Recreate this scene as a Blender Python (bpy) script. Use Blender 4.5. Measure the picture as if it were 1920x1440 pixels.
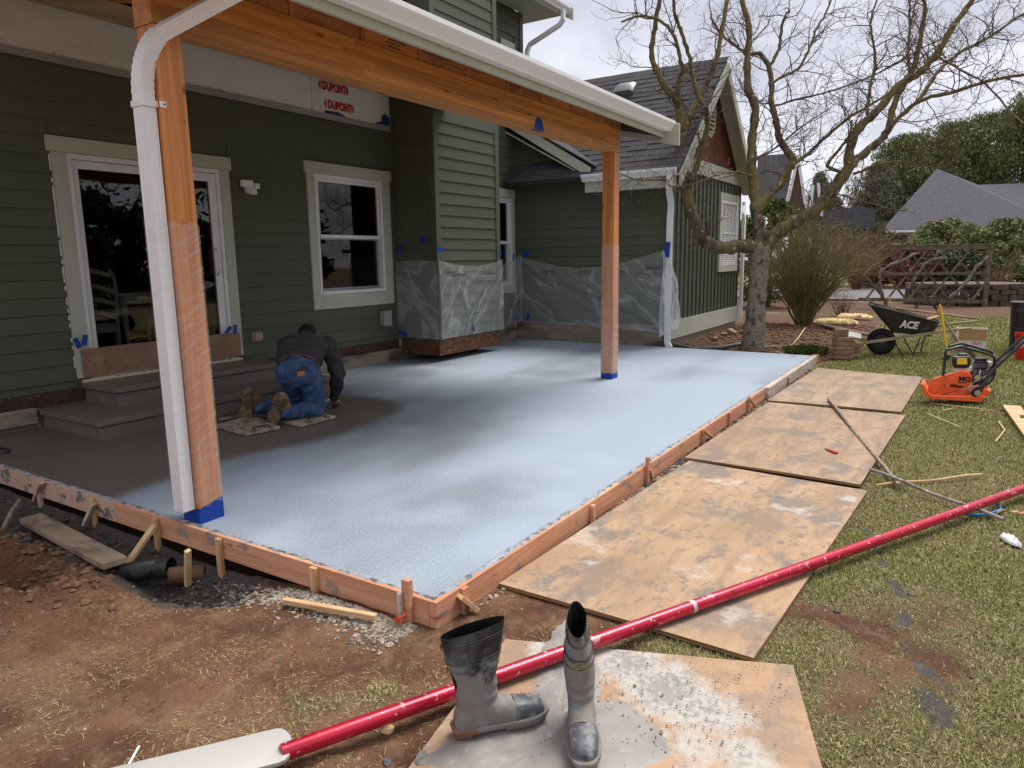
import bpy, bmesh, math, random
import numpy as np
from mathutils import Matrix, Vector
for o in list(bpy.data.objects): bpy.data.objects.remove(o)
scene=bpy.context.scene; COL=scene.collection
rnd=random.Random(7); nr=np.random.default_rng(7)
# ---------------------------------------------------------------- camera
YAW,PITCH,ROLL,FPX=0.570929,0.174095,-0.0152317,1331.2
CAM=np.array([0.,0.,1.42])
_f=np.array([math.cos(PITCH)*math.cos(YAW),math.cos(PITCH)*math.sin(YAW),-math.sin(PITCH)])
_r=np.array([math.sin(YAW),-math.cos(YAW),0.]); _u=np.cross(_r,_f)
CR=math.cos(ROLL)*_r+math.sin(ROLL)*_u; CU=-math.sin(ROLL)*_r+math.cos(ROLL)*_u; CF=_f
cd=bpy.data.cameras.new('camera'); cam=bpy.data.objects.new('camera',cd); COL.objects.link(cam)
cam.matrix_world=Matrix(((CR[0],CU[0],-CF[0],CAM[0]),(CR[1],CU[1],-CF[1],CAM[1]),(CR[2],CU[2],-CF[2],CAM[2]),(0,0,0,1)))
cd.sensor_width=36; cd.lens=FPX/1920*36; cd.clip_start=.05; cd.clip_end=600
scene.camera=cam
def ray(px,py): return CR*((px-960)/FPX)-CU*((py-720)/FPX)+CF
def at(px,py,d): return CAM+ray(px,py)*d                # survey of the photo: point at a depth
def onz(px,py,z):
    d=ray(px,py); return CAM+d*((z-CAM[2])/d[2])
def ony(px,py,y):
    d=ray(px,py); return CAM+d*((y-CAM[1])/d[1])
def onx(px,py,x):
    d=ray(px,py); return CAM+d*((x-CAM[0])/d[0])
# ---------------------------------------------------------------- world and sun
SUN_EL=math.radians(62); SUN_AZ=math.radians(-18)   # azimuth of the sun, measured from +X towards +Y
w=bpy.data.worlds.new('World'); scene.world=w; w.use_nodes=True
nt=w.node_tree; nt.nodes.clear(); N=nt.nodes.new; Lk=nt.links.new
out=N('ShaderNodeOutputWorld'); bg=N('ShaderNodeBackground'); bg.inputs[1].default_value=.1
sky=N('ShaderNodeTexSky'); sky.sky_type='NISHITA'; sky.sun_disc=False; sky.sun_elevation=SUN_EL; sky.sun_rotation=math.radians(90)-SUN_AZ
tc=N('ShaderNodeTexCoord'); sep=N('ShaderNodeSeparateXYZ'); Lk(tc.outputs['Generated'],sep.inputs[0])
def wm(op,a,b):
    n=N('ShaderNodeMath'); n.operation=op
    for i,v in enumerate((a,b)):
        if isinstance(v,(int,float)): n.inputs[i].default_value=v
        else: Lk(v,n.inputs[i])
    return n.outputs[0]
den=wm('ADD',wm('MAXIMUM',sep.outputs[2],0.0),.22)
cmb=N('ShaderNodeCombineXYZ'); Lk(wm('DIVIDE',sep.outputs[0],den),cmb.inputs[0]); Lk(wm('DIVIDE',sep.outputs[1],den),cmb.inputs[1])
n1=N('ShaderNodeTexNoise'); n1.inputs['Scale'].default_value=1.15; n1.inputs['Detail'].default_value=7; n1.inputs['Roughness'].default_value=.55; n1.inputs['Distortion'].default_value=.4
Lk(cmb.outputs[0],n1.inputs['Vector'])
cr=N('ShaderNodeValToRGB'); e=cr.color_ramp.elements
e[0].position=.34; e[0].color=(.46,.46,.54,1); e[1].position=.66; e[1].color=(.92,.92,.96,1)
x=cr.color_ramp.elements.new(.5); x.color=(.72,.72,.80,1)
Lk(n1.outputs['Fac'],cr.inputs[0])
vm=N('ShaderNodeVectorMath'); vm.operation='SCALE'; Lk(cr.outputs[0],vm.inputs[0]); vm.inputs['Scale'].default_value=7.3
mx=N('ShaderNodeMix'); mx.data_type='RGBA'; mx.inputs[0].default_value=.93
Lk(sky.outputs[0],mx.inputs[6]); Lk(vm.outputs[0],mx.inputs[7]); Lk(mx.outputs[2],bg.inputs[0]); Lk(bg.outputs[0],out.inputs[0])
sl=bpy.data.lights.new('sun','SUN'); sl.energy=2.6; sl.angle=math.radians(30); sl.color=(1,.96,.9)
so=bpy.data.objects.new('sun',sl); COL.objects.link(so)
sd=Vector((math.cos(SUN_EL)*math.cos(SUN_AZ),math.cos(SUN_EL)*math.sin(SUN_AZ),math.sin(SUN_EL)))
so.rotation_euler=sd.to_track_quat('Z','Y').to_euler(); so.location=(0,-5,12)
vs=scene.view_settings; vs.view_transform='Standard'; vs.look='None'; vs.exposure=0.70; vs.gamma=1; vs.use_curve_mapping=False
scene.render.engine='CYCLES'; scene.render.resolution_x=1024; scene.render.resolution_y=768
scene.cycles.max_bounces=7; scene.cycles.transparent_max_bounces=14; scene.cycles.caustics_reflective=False; scene.cycles.caustics_refractive=False
# ---------------------------------------------------------------- materials
MATS={}
def mat(name,col,rough=.7,layers=(),bump=None,spec=.3,metal=0,coord='Object',rand=0,bump2=None,sub=None,coat=0):
    """layers: dict(t='noise'|'wave'|'voronoi'|'attr', s=(sx,sy,sz), lo, hi, col, fac, det)"""
    m=bpy.data.materials.new(name); m.use_nodes=True; MATS[name]=m
    t=m.node_tree; n=t.nodes; l=t.links; bs=n['Principled BSDF']
    bs.inputs['Roughness'].default_value=rough; bs.inputs['Specular IOR Level'].default_value=spec; bs.inputs['Metallic'].default_value=metal
    if coat: bs.inputs['Coat Weight'].default_value=coat; bs.inputs['Coat Roughness'].default_value=.15
    tc=n.new('ShaderNodeTexCoord'); src=tc.outputs[coord]
    if rand:
        oi=n.new('ShaderNodeObjectInfo'); ad=n.new('ShaderNodeVectorMath'); ad.operation='MULTIPLY_ADD'
        cx=n.new('ShaderNodeCombineXYZ')
        for i in range(3): l.new(oi.outputs['Random'],cx.inputs[i])
        l.new(cx.outputs[0],ad.inputs[0]); ad.inputs[1].default_value=(37,53,71); l.new(src,ad.inputs[2]); src=ad.outputs[0]
    def tex(L):
        ty=L.get('t','noise')
        if ty=='attr':
            a=n.new('ShaderNodeAttribute'); a.attribute_name=L['name']; return a.outputs['Fac']
        mp=n.new('ShaderNodeMapping'); s0_=src
        if 'r' in L:
            m0=n.new('ShaderNodeMapping'); m0.inputs['Rotation'].default_value=L['r']; l.new(src,m0.inputs[0]); s0_=m0.outputs[0]
        l.new(s0_,mp.inputs[0]); s=L.get('s',1); s=(s,)*3 if isinstance(s,(int,float)) else s
        mp.inputs['Scale'].default_value=s; mp.inputs['Location'].default_value=L.get('o',(0,0,0))
        if ty=='noise':
            x=n.new('ShaderNodeTexNoise'); x.inputs['Scale'].default_value=1; x.inputs['Detail'].default_value=L.get('det',4); x.inputs['Roughness'].default_value=L.get('ro',.55); x.inputs['Distortion'].default_value=L.get('dist',0); o=x.outputs['Fac']
        elif ty=='voronoi':
            x=n.new('ShaderNodeTexVoronoi'); x.inputs['Scale'].default_value=1; o=x.outputs['Distance']
        else:
            x=n.new('ShaderNodeTexWave'); x.inputs['Scale'].default_value=1; x.inputs['Distortion'].default_value=L.get('dist',3); x.inputs['Detail'].default_value=L.get('det',3); x.bands_direction=L.get('dir','X'); o=x.outputs['Fac']
        l.new(mp.outputs[0],x.inputs[0]); return o
    def ramp(o,lo,hi):
        r=n.new('ShaderNodeMapRange'); r.interpolation_type='SMOOTHSTEP'; l.new(o,r.inputs[0]); r.inputs[1].default_value=lo; r.inputs[2].default_value=hi; return r.outputs[0]
    def mathn(op,a,b):
        x=n.new('ShaderNodeMath'); x.operation=op
        for i,v in enumerate((a,b)):
            if isinstance(v,(int,float)): x.inputs[i].default_value=v
            else: l.new(v,x.inputs[i])
        return x.outputs[0]
    cur=None; curR=None
    for L in layers:
        o=tex(L)
        if 'add' in L: o=mathn('ADD',o,mathn('MULTIPLY',mathn('SUBTRACT',tex(L['add']),.5),L['add'].get('amt',1)))
        f=ramp(o,L.get('lo',.4),L.get('hi',.6))
        if 'mul' in L: 
            g=ramp(tex(L['mul']),L['mul'].get('lo',.4),L['mul'].get('hi',.6)); f=mathn('MULTIPLY',f,g)
        f=mathn('MULTIPLY',f,L.get('fac',1))
        mix=n.new('ShaderNodeMix'); mix.data_type='RGBA'; l.new(f,mix.inputs[0])
        if cur is None: mix.inputs[6].default_value=(*col,1)
        else: l.new(cur,mix.inputs[6])
        mix.inputs[7].default_value=(*L['col'],1); cur=mix.outputs[2]
        if 'rough' in L:
            mr=n.new('ShaderNodeMix'); l.new(f,mr.inputs[0])
            if curR is None: mr.inputs[2].default_value=rough
            else: l.new(curR,mr.inputs[2])
            mr.inputs[3].default_value=L['rough']; curR=mr.outputs[0]
    if rand:
        hv=n.new('ShaderNodeHueSaturation'); mr=n.new('ShaderNodeMapRange'); l.new(oi.outputs['Random'],mr.inputs[0]); mr.inputs[3].default_value=1-rand; mr.inputs[4].default_value=1+rand
        l.new(mr.outputs[0],hv.inputs['Value'])
        if cur is None: hv.inputs['Color'].default_value=(*col,1)
        else: l.new(cur,hv.inputs['Color'])
        cur=hv.outputs[0]
    if cur is None: bs.inputs['Base Color'].default_value=(*col,1)
    else: l.new(cur,bs.inputs['Base Color'])
    if curR is not None: l.new(curR,bs.inputs['Roughness'])
    prev=None
    for b in (bump,bump2):
        if not b: continue
        bn=n.new('ShaderNodeBump'); bn.inputs['Strength'].default_value=b.get('st',.5); bn.inputs['Distance'].default_value=b.get('d',.01)
        l.new(tex(b),bn.inputs['Height'])
        if prev: l.new(prev,bn.inputs['Normal'])
        prev=bn.outputs[0]
    if prev: l.new(prev,bs.inputs['Normal'])
    if sub: bs.inputs['Transmission Weight'].default_value=sub
    return m
# ---------------------------------------------------------------- mesh helpers
class MB:
    def __init__(s): s.v=[]; s.f=[]; s.n=0
    def add(s,v,f):
        v=np.asarray(v,float); s.v.append(v); s.f.extend([tuple(i+s.n for i in q) for q in f]); s.n+=len(v); return s
    def box(s,lo,hi,R=None,c=None):
        (a,b,d),(A,B,D)=lo,hi
        v=np.array([(a,b,d),(A,b,d),(A,B,d),(a,B,d),(a,b,D),(A,b,D),(A,B,D),(a,B,D)],float)
        if R is not None:
            c=v.mean(0) if c is None else np.array(c); v=(v-c)@np.array(R).T+c
        return s.add(v,[(3,2,1,0),(4,5,6,7),(0,1,5,4),(1,2,6,5),(2,3,7,6),(3,0,4,7)])
    def bar(s,p,q,wd,th,up=(0,0,1),ends=None):
        p=np.array(p,float); q=np.array(q,float); d=q-p; d/=np.linalg.norm(d); up=np.array(up,float)
        sd=np.cross(d,up); sd/=np.linalg.norm(sd); u=np.cross(sd,d)
        v=[]
        for k,e in enumerate((p,q)):
            sc=1 if ends is None else ends[k]
            for a,b in ((-1,-1),(1,-1),(1,1),(-1,1)): v.append(e+sd*a*wd/2*sc+u*b*th/2*sc)
        return s.add(v,[(3,2,1,0),(4,5,6,7),(0,1,5,4),(1,2,6,5),(2,3,7,6),(3,0,4,7)])
    def prism(s,pts,d):
        pts=np.asarray(pts,float); d=np.asarray(d,float); n=len(pts)
        return s.add(np.vstack([pts,pts+d]),[tuple(range(n))[::-1],tuple(range(n,2*n))]+[(i,(i+1)%n,n+(i+1)%n,n+i) for i in range(n)])
    def tube(s,P,r,n=6,cap=True,sq=None):
        P=np.asarray(P,float); m=len(P); r=np.full(m,r,float) if np.isscalar(r) else np.asarray(r,float)
        T=np.gradient(P,axis=0); T/=np.linalg.norm(T,axis=1)[:,None]+1e-12
        a=np.array([0,0,1.]) if abs(T[0][2])<.9 else np.array([1.,0,0]); u=np.cross(T[0],a); u/=np.linalg.norm(u)
        ang=np.arange(n)*2*math.pi/n; vs=[]
        for i in range(m):
            u=u-T[i]*np.dot(u,T[i]); u/=np.linalg.norm(u)+1e-12; b=np.cross(T[i],u)
            vs.append(P[i]+r[i]*(np.cos(ang)[:,None]*u+np.sin(ang)[:,None]*b))
        f=[(i*n+j,i*n+(j+1)%n,(i+1)*n+(j+1)%n,(i+1)*n+j) for i in range(m-1) for j in range(n)]
        if cap: f+=[tuple(range(n))[::-1],tuple(range((m-1)*n,m*n))]
        return s.add(np.vstack(vs),f)
    def loft(s,rings,cap=True,closed=True):
        n=len(rings[0]); m=len(rings); k=n if closed else n-1
        f=[(i*n+j,i*n+(j+1)%n,(i+1)*n+(j+1)%n,(i+1)*n+j) for i in range(m-1) for j in range(k)]
        if cap: f+=[tuple(range(n))[::-1],tuple(range((m-1)*n,m*n))]
        return s.add(np.vstack([np.asarray(r,float) for r in rings]),f)
    def grid(s,G):
        G=np.asarray(G,float); a,b=G.shape[:2]
        return s.add(G.reshape(-1,3),[(i*b+j,(i+1)*b+j,(i+1)*b+j+1,i*b+j+1) for i in range(a-1) for j in range(b-1)])
    def disc(s,c,ax,r,th,n=20,r2=None):
        ax=np.array(ax,float); ax/=np.linalg.norm(ax); c=np.array(c,float)
        return s.tube([c-ax*th/2,c+ax*th/2],[r,r if r2 is None else r2],n)
    def blob(s,c,rad,n=8,m=5,R=None,jit=0):
        vs=[];c=np.array(c,float)
        for i in range(m+1):
            ph=math.pi*i/m
            for j in range(n):
                th=2*math.pi*j/n; k=1+jit*rnd.uniform(-1,1)
                vs.append((math.sin(ph)*math.cos(th)*rad[0]*k,math.sin(ph)*math.sin(th)*rad[1]*k,math.cos(ph)*rad[2]*k))
        v=np.array(vs)
        if R is not None: v=v@np.array(R).T
        return s.add(v+c,[(i*n+j,(i+1)*n+j,(i+1)*n+(j+1)%n,i*n+(j+1)%n) for i in range(m) for j in range(n)])
    def mesh(s,name,smooth=False,bev=0,seg=2):
        me=bpy.data.meshes.new(name); me.from_pydata(np.vstack(s.v).tolist(),[],s.f)
        if bev:
            bm=bmesh.new(); bm.from_mesh(me); bmesh.ops.remove_doubles(bm,verts=bm.verts,dist=1e-5)
            es=[e for e in bm.edges if len(e.link_faces)==2 and e.calc_face_angle(0)>.5]
            bmesh.ops.bevel(bm,geom=es,offset=bev,segments=seg,affect='EDGES',profile=.6,clamp_overlap=True); bm.to_mesh(me); bm.free()
        if smooth:
            me.polygons.foreach_set('use_smooth',[True]*len(me.polygons))
            if smooth!=True: me.set_sharp_from_angle(angle=math.radians(smooth))
        return me
    def build(s,name,m,parent=None,smooth=False,bev=0,seg=2,label=None):
        return link(name,s.mesh(name,smooth,bev,seg),m,parent,label)
def link(name,me,m,parent=None,label=None):
    o=bpy.data.objects.new(name,me); COL.objects.link(o)
    if m is not None:
        me.materials.clear(); me.materials.append(MATS[m] if isinstance(m,str) else m)
    if parent is not None: par(o,parent)
    if label: o['label']=label
    return o
def par(o,p):
    bpy_w=WORLD(p); o.parent=p; o.matrix_parent_inverse=bpy_w.inverted()
def WORLD(o):
    if o.parent is None: return o.matrix_basis.copy()
    return WORLD(o.parent)@o.matrix_parent_inverse@o.matrix_basis
def thing(name,label,cat,loc=(0,0,0),group=None,rz=0):
    e=bpy.data.objects.new(name,None); COL.objects.link(e); e.empty_display_size=.2; e.location=loc; e.rotation_euler=(0,0,rz)
    tag(e,label,cat,group); return e
def tag(o,label,cat,group=None):
    o['label']=label; o['category']=cat
    if group: o['group']=group
    return o
def kind(o,k,label=None):
    o['kind']=k
    if label: o['label']=label
    return o
UNIT={}
def ubox(name,lo,hi,m,parent,bev=.0):
    """axis aligned box sharing one unit mesh per material (cheap repeated pieces)"""
    key=(m,bev)
    if key not in UNIT: UNIT[key]=MB().box((-.5,-.5,-.5),(.5,.5,.5)).mesh('unit_'+m); UNIT[key].materials.append(MATS[m])
    o=bpy.data.objects.new(name,UNIT[key]); COL.objects.link(o)
    lo=np.array(lo,float); hi=np.array(hi,float); o.location=(lo+hi)/2; o.scale=hi-lo
    par(o,parent); return o
def text(name,body,size,org,xd,yd,m,parent,sx=1,depth=.0006,align='LEFT',shear=0,bold=0):
    cu=bpy.data.curves.new(name,'FONT'); cu.body=body; cu.size=size; cu.extrude=depth; cu.align_x=align; cu.shear=shear; cu.offset=bold; cu.resolution_u=3
    to=bpy.data.objects.new(name+'_tmp',cu); COL.objects.link(to)
    dg=bpy.context.evaluated_depsgraph_get(); me=bpy.data.meshes.new_from_object(to.evaluated_get(dg)); bpy.data.objects.remove(to)
    xd=Vector(xd).normalized(); yd=Vector(yd).normalized(); zd=xd.cross(yd)
    mt=Matrix(((xd.x*sx,yd.x,zd.x,org[0]),(xd.y*sx,yd.y,zd.y,org[1]),(xd.z*sx,yd.z,zd.z,org[2]),(0,0,0,1))); me.transform(mt)
    return link(name,me,m,parent)
def _h(ix,iy,seed):
    h=(ix.astype(np.int64)*374761393+iy.astype(np.int64)*668265263+seed*1442695041)&0x7fffffff
    h=((h^(h>>13))*1274126177)&0x7fffffff; return ((h^(h>>16))&0xffff)/65535.
def vnoise(x,y,seed=0):
    x=np.asarray(x,float); y=np.asarray(y,float); ix=np.floor(x); iy=np.floor(y); fx=x-ix; fy=y-iy; fx=fx*fx*(3-2*fx); fy=fy*fy*(3-2*fy)
    a=_h(ix,iy,seed); b=_h(ix+1,iy,seed); c=_h(ix,iy+1,seed); d=_h(ix+1,iy+1,seed)
    return (a*(1-fx)+b*fx)*(1-fy)+(c*(1-fx)+d*fx)*fy
def fbm(x,y,sc=1,o=4,seed=0,g=.5):
    t=0; a=1; tot=0
    for k in range(o): t=t+a*vnoise(np.asarray(x)*sc,np.asarray(y)*sc,seed+k*17); tot+=a; a*=g; sc*=2.03
    return t/tot
def sst(a,b,x): t=np.clip((x-a)/(b-a),0,1); return t*t*(3-2*t)
def attr(me,name,val):
    a=me.attributes.new(name,'FLOAT','POINT'); a.data.foreach_set('value',np.asarray(val,np.float32))
def remesh(mb,vox=.012,smooth=6,disp=None,sub=0):
    """fuse overlapping solids into one continuous skin"""
    me=mb.mesh('tmp'); o=bpy.data.objects.new('tmp',me); COL.objects.link(o)
    r=o.modifiers.new('r','REMESH'); r.mode='VOXEL'; r.voxel_size=vox
    s=o.modifiers.new('s','SMOOTH'); s.factor=.5; s.iterations=smooth
    dg=bpy.context.evaluated_depsgraph_get(); out=bpy.data.meshes.new_from_object(o.evaluated_get(dg)); bpy.data.objects.remove(o)
    out.polygons.foreach_set('use_smooth',[True]*len(out.polygons)); return out
def capsule(mb,p,q,r0,r1,n=14,sx=1):
    """tapered round limb with round ends"""
    p=np.array(p,float); q=np.array(q,float); d=q-p; L=np.linalg.norm(d); d/=L
    P=[];R=[]
    for t in np.linspace(-1,0,5): P.append(p+d*r0*t*.98); R.append(r0*math.sqrt(max(1e-4,1-t*t*.96)))
    for t in (.25,.5,.75): P.append(p+d*L*t); R.append(r0+(r1-r0)*t)
    for t in np.linspace(0,1,5): P.append(q+d*r1*t*.98); R.append(r1*math.sqrt(max(1e-4,1-t*t*.96)))
    mb.tube(P,R,n)
def rotm(ax,deg): return np.array(Matrix.Rotation(math.radians(deg),3,ax))
# ---------------------------------------------------------------- ground
G0=-.11
def gh(x,y):
    x=np.asarray(x,float); y=np.asarray(y,float)
    h=G0+.018*(fbm(x,y,.7,3,3)-.5)*sst(-2,2,x)
    left=(1-sst(2.12,2.2,x))*sst(1.6,2.6,y)
    h=h+left*(-.12*np.exp(-((x-2.0)/.2)**2)*sst(2.4,3.1,y)+.045*(fbm(x,y,3.1,4,11)-.5))
    h=h-.13*np.exp(-(((x-1.93)/.2)**2+((y-3.35)/.32)**2))
    h=h-.20*np.exp(-(((x-1.5)/.15)**2+((y-4.15)/.34)**2))+.07*np.exp(-(((x-1.33)/.12)**2+((y-4.1)/.35)**2))
    rough=sst(2.4,1.6,x)*(.035*(fbm(x,y,6,4,5)-.5))+left*sst(2.6,3.4,y)*.075*(fbm(x,y,9,5,15,.62)-.5)+.014*(fbm(x,y,14,3,9)-.5)*sst(9,3,x)
    h=h+rough
    bed=sst(10.6,11.2,x)*sst(17,15,x)*sst(1.3,2.2,y)*sst(7,4.5,y)
    h=h+bed*(.07+.08*(fbm(x,y,2.2,4,21)-.5))
    slab=sst(2.16,2.2,x)*sst(11.4,10.9,x)*sst(1.79,1.84,y)
    h=h*(1-slab)+slab*(-.3)
    h=h-.02*np.exp(-((y-1.74)/.05)**2)*sst(2.4,3,x)*sst(11,10,x)
    return h
def axis(stops):
    a=[]
    for (p,q,s) in stops: a+=list(np.arange(p,q,s))
    return np.array(a+[stops[-1][1]])
gx=axis([(-90,-10,10),(-10,-1,1),(-1,.8,.12),(.8,3.0,.025),(3.0,8,.06),(8,18,.1),(18,30,.4),(30,60,3),(60,260,20)])
gy=axis([(-150,-30,15),(-30,-6,2),(-6,-1.5,.15),(-1.5,0,.05),(0,5.8,.026),(5.8,8,.15),(8,14,.6),(14,40,3),(40,160,15)])
GX,GY=np.meshgrid(gx,gy,indexing='ij'); GZ=gh(GX,GY)
mb=MB().grid(np.stack([GX,GY,GZ],-1)); gme=mb.mesh('ground',smooth=True)
X=GX.ravel(); Y=GY.ravel()
def grass_amt(X,Y):
    g=.33+.08*(X-2)-.27*(Y-1.0)+1.0*(fbm(X,Y,1.3,4,31)-.5)+.9*(fbm(X,Y,4.5,4,37)-.5)
    g=g*sst(.75,1.25,X+.25*(1.6-Y)*0+.0)
    g=np.maximum(g,.62*np.exp(-(((X-1.62)/.28)**2+((Y-1.75)/.35)**2))*(fbm(X,Y,6,3,41)*1.6))
    k_=sst(3.6,5.6,X)*sst(1.3,.9,Y); g=g*(1-k_)+k_*(.55+.5*fbm(X,Y,1.5,3,43))
    far=X>10.4
    bed=sst(10.5,10.9,X)*sst(17.3,16.8,X+.25*np.sin(Y*2))*sst(1.35,1.75,Y+.2*np.sin(X*1.7))
    bed=np.maximum(bed,sst(13.8,14.6,X)*sst(20.5,19,X)*sst(.9,1.7,Y+.3*np.sin(X)))
    bed=np.maximum(bed,sst(20.2,20.5,X+.12*np.sin(Y*3))*sst(26,25,X))
    g=np.where(far,1-bed,g)
    g=np.where(X>26,.6,g)
    strip=np.exp(-((Y-1.74)/.07)**2)*sst(2.2,2.5,X)*sst(11,10.4,X)
    return np.clip(g-strip*.8,0,1),bed
gA,bedA=grass_amt(X,Y)
MUDLINE=[tuple(onz(px,py,G0)[:2]) for px,py in ((1592,930),(1622,985),(1650,1050),(1690,1120),(1700,1180),(1740,1260),(1775,1340),(1790,1400))]
MUDW=[.03,.05,.04,.035,.05,.07,.10,.07]
def mud_amt(X,Y):
    m=(1-sst(2.14,2.2,X))*sst(2.6,3.2,Y)*sst(1.55,1.9,X+.25*(fbm(X,Y,3,3,51)-.5))
    q=np.zeros(np.shape(X))
    for (a,b),wa,wb in zip(zip(MUDLINE[:-1],MUDLINE[1:]),MUDW[:-1],MUDW[1:]):
        ex,ey=b[0]-a[0],b[1]-a[1]; t=np.clip(((X-a[0])*ex+(Y-a[1])*ey)/(ex*ex+ey*ey),0,1); d=np.hypot(X-a[0]-t*ex,Y-a[1]-t*ey); q=np.maximum(q,np.exp(-(d/(wa+(wb-wa)*t))**2))
    return np.maximum(m,.85*q*sst(.30,.62,fbm(X,Y,8,3,53)))
mudA=mud_amt(X,Y)
redA=sst(2.0,1.5,X)*sst(3.0,4.0,Y)
attr(gme,'grass',gA); attr(gme,'bed',bedA*(X>10.4)); attr(gme,'mud',mudA); attr(gme,'redsoil',redA)
mat('ground_soil',(.275,.138,.078),.95,[
  dict(s=3,det=6,lo=.35,hi=.7,col=(.18,.086,.048)),
  dict(s=(1.7,1.1,1.5),det=6,dist=.8,lo=.48,hi=.62,col=(.125,.062,.038),fac=.85),
  dict(s=9,det=8,lo=.5,hi=.72,col=(.35,.21,.125),fac=.7),
  dict(s=(2.2,1.3,2),o=(5,3,0),det=6,dist=.6,lo=.52,hi=.68,col=(.36,.22,.13),fac=.45),
  dict(s=(26,34,26),det=6,ro=.7,lo=.56,hi=.7,col=(.44,.30,.19),fac=.5),
  dict(t='attr',name='redsoil',lo=0,hi=1,col=(.23,.098,.052),fac=.75),
  dict(t='attr',name='bed',lo=.3,hi=.7,col=(.145,.082,.058),add=dict(s=12,amt=.6)),
  dict(s=40,det=3,lo=.55,hi=.7,col=(.09,.055,.036),fac=.6),
  dict(t='attr',name='grass',lo=.3,hi=.62,col=(.20,.175,.08),fac=.85,add=dict(s=(45,60,45),det=4,amt=.7)),
  dict(s=(2.3,2.3,2.3),det=4,lo=.52,hi=.66,col=(.21,.18,.085),fac=.45,mul=dict(t='attr',name='grass',lo=.3,hi=.6)),
  dict(t='attr',name='mud',lo=.28,hi=.72,col=(.115,.10,.088),rough=.65,add=dict(s=16,det=7,ro=.7,amt=1.0)),
  dict(s=30,det=5,lo=.5,hi=.68,col=(.19,.165,.145),fac=.6,mul=dict(t='attr',name='mud',lo=.4,hi=.7)),
  dict(s=95,det=2,lo=.68,hi=.74,col=(.42,.38,.33),fac=.5)],
  bump=dict(s=26,det=9,ro=.72,st=1.0,d=.04),bump2=dict(s=120,det=3,st=.5,d=.006),spec=.15)
ground=kind(link('ground',gme,'ground_soil'),'structure','lawn and churned brown soil around the patio')
# ---------------------------------------------------------------- patio slab
SX0,SX1,SY0,SY1=2.19,10.82,1.815,7.0
sx=np.arange(SX0,SX1+.01,.06); sy=np.arange(SY0,SY1+.01,.06); AX,AY=np.meshgrid(sx,sy,indexing='ij')
AX=np.minimum(AX,10.76+.028*(AY-SY0)); AX[-1]=10.76+.028*(AY[-1]-SY0)
AZ=.004*(fbm(AX,AY,1.3,3,61)-.5)
mb=MB().grid(np.stack([AX,AY,AZ],-1))
for (A,B) in ((np.stack([AX[0],AY[0],AZ[0]],-1),1),(np.stack([AX[-1],AY[-1],AZ[-1]],-1),-1)):
    lo=A.copy(); lo[:,2]=-.12; mb.grid(np.stack([lo,A] if B==1 else [A,lo],0))
A=np.stack([AX[:,0],AY[:,0],AZ[:,0]],-1); lo=A.copy(); lo[:,2]=-.12; mb.grid(np.stack([A,lo],0))
sme=mb.mesh('patio_slab',smooth=40)
VV=np.array([v.co for v in sme.vertices]); PX,PY=VV[:,0],VV[:,1]
edge=[(2.1,4.30),(2.54,4.40),(3.01,4.49),(3.33,4.46),(3.66,4.36),(4.07,4.31),(4.5,4.35),(5.0,4.47),(5.34,4.75),(5.42,5.2),(5.35,5.6),(5.6,6.3),(5.9,7.2),(1.5,7.2),(1.5,4.3)]
def sdist(px,py,poly):
    d=np.full(px.shape,9.); ins=np.zeros(px.shape,bool); n=len(poly)
    for i in range(n):
        (x0,y0),(x1,y1)=poly[i],poly[(i+1)%n]; ex,ey=x1-x0,y1-y0
        t=np.clip(((px-x0)*ex+(py-y0)*ey)/(ex*ex+ey*ey),0,1); d=np.minimum(d,np.hypot(px-x0-t*ex,py-y0-t*ey))
        c=((y0>py)!=(y1>py))&(px<(x1-x0)*(py-y0)/((y1-y0)+1e-12)+x0); ins^=c
    return np.where(ins,d,-d)
wet=.5+sdist(PX,PY,edge)*1.35
thin=fbm(PX*.55+PY*.3,PY*1.2-PX*.25,.9,4,71)
thin=.5+(thin-.5)*.75+.16*np.exp(-(((PX-5.0)/1.3)**2+((PY-3.6)/.6)**2))+.10*np.exp(-(((PX-3.4)/.5)**2+((PY-2.5)/.5)**2))+.14*sst(4.9,6.6,PY)+.0
attr(sme,'wet',np.clip(wet,0,1)); attr(sme,'thin',thin)
mat('fresh_concrete',(.335,.395,.465),.85,[
  dict(t='attr',name='thin',lo=.40,hi=.80,col=(.155,.17,.195),fac=.85,add=dict(s=(70,70,70),det=3,ro=.7,amt=.55)),
  dict(s=(150,150,150),det=2,lo=.56,hi=.66,col=(.24,.27,.31),fac=.5),
  dict(s=(1.6,1.1,2),det=6,lo=.48,hi=.75,col=(.395,.45,.515),fac=.5),
  dict(t='attr',name='wet',lo=.36,hi=.66,col=(.145,.127,.108),rough=.42,add=dict(s=(60,60,60),det=6,ro=.8,amt=.75)),
  dict(s=(1.2,5,1),det=5,lo=.45,hi=.7,col=(.175,.155,.133),fac=.8,mul=dict(t='attr',name='wet',lo=.6,hi=.9)),
  ],bump=dict(s=(130,110,130),det=3,st=.25,d=.004),bump2=dict(s=(9,5,9),det=4,st=.12,d=.01),spec=.3)
slab=kind(link('patio_slab',sme,'fresh_concrete'),'structure','freshly poured patio slab dusted blue grey, dark and wet by the steps')
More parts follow.
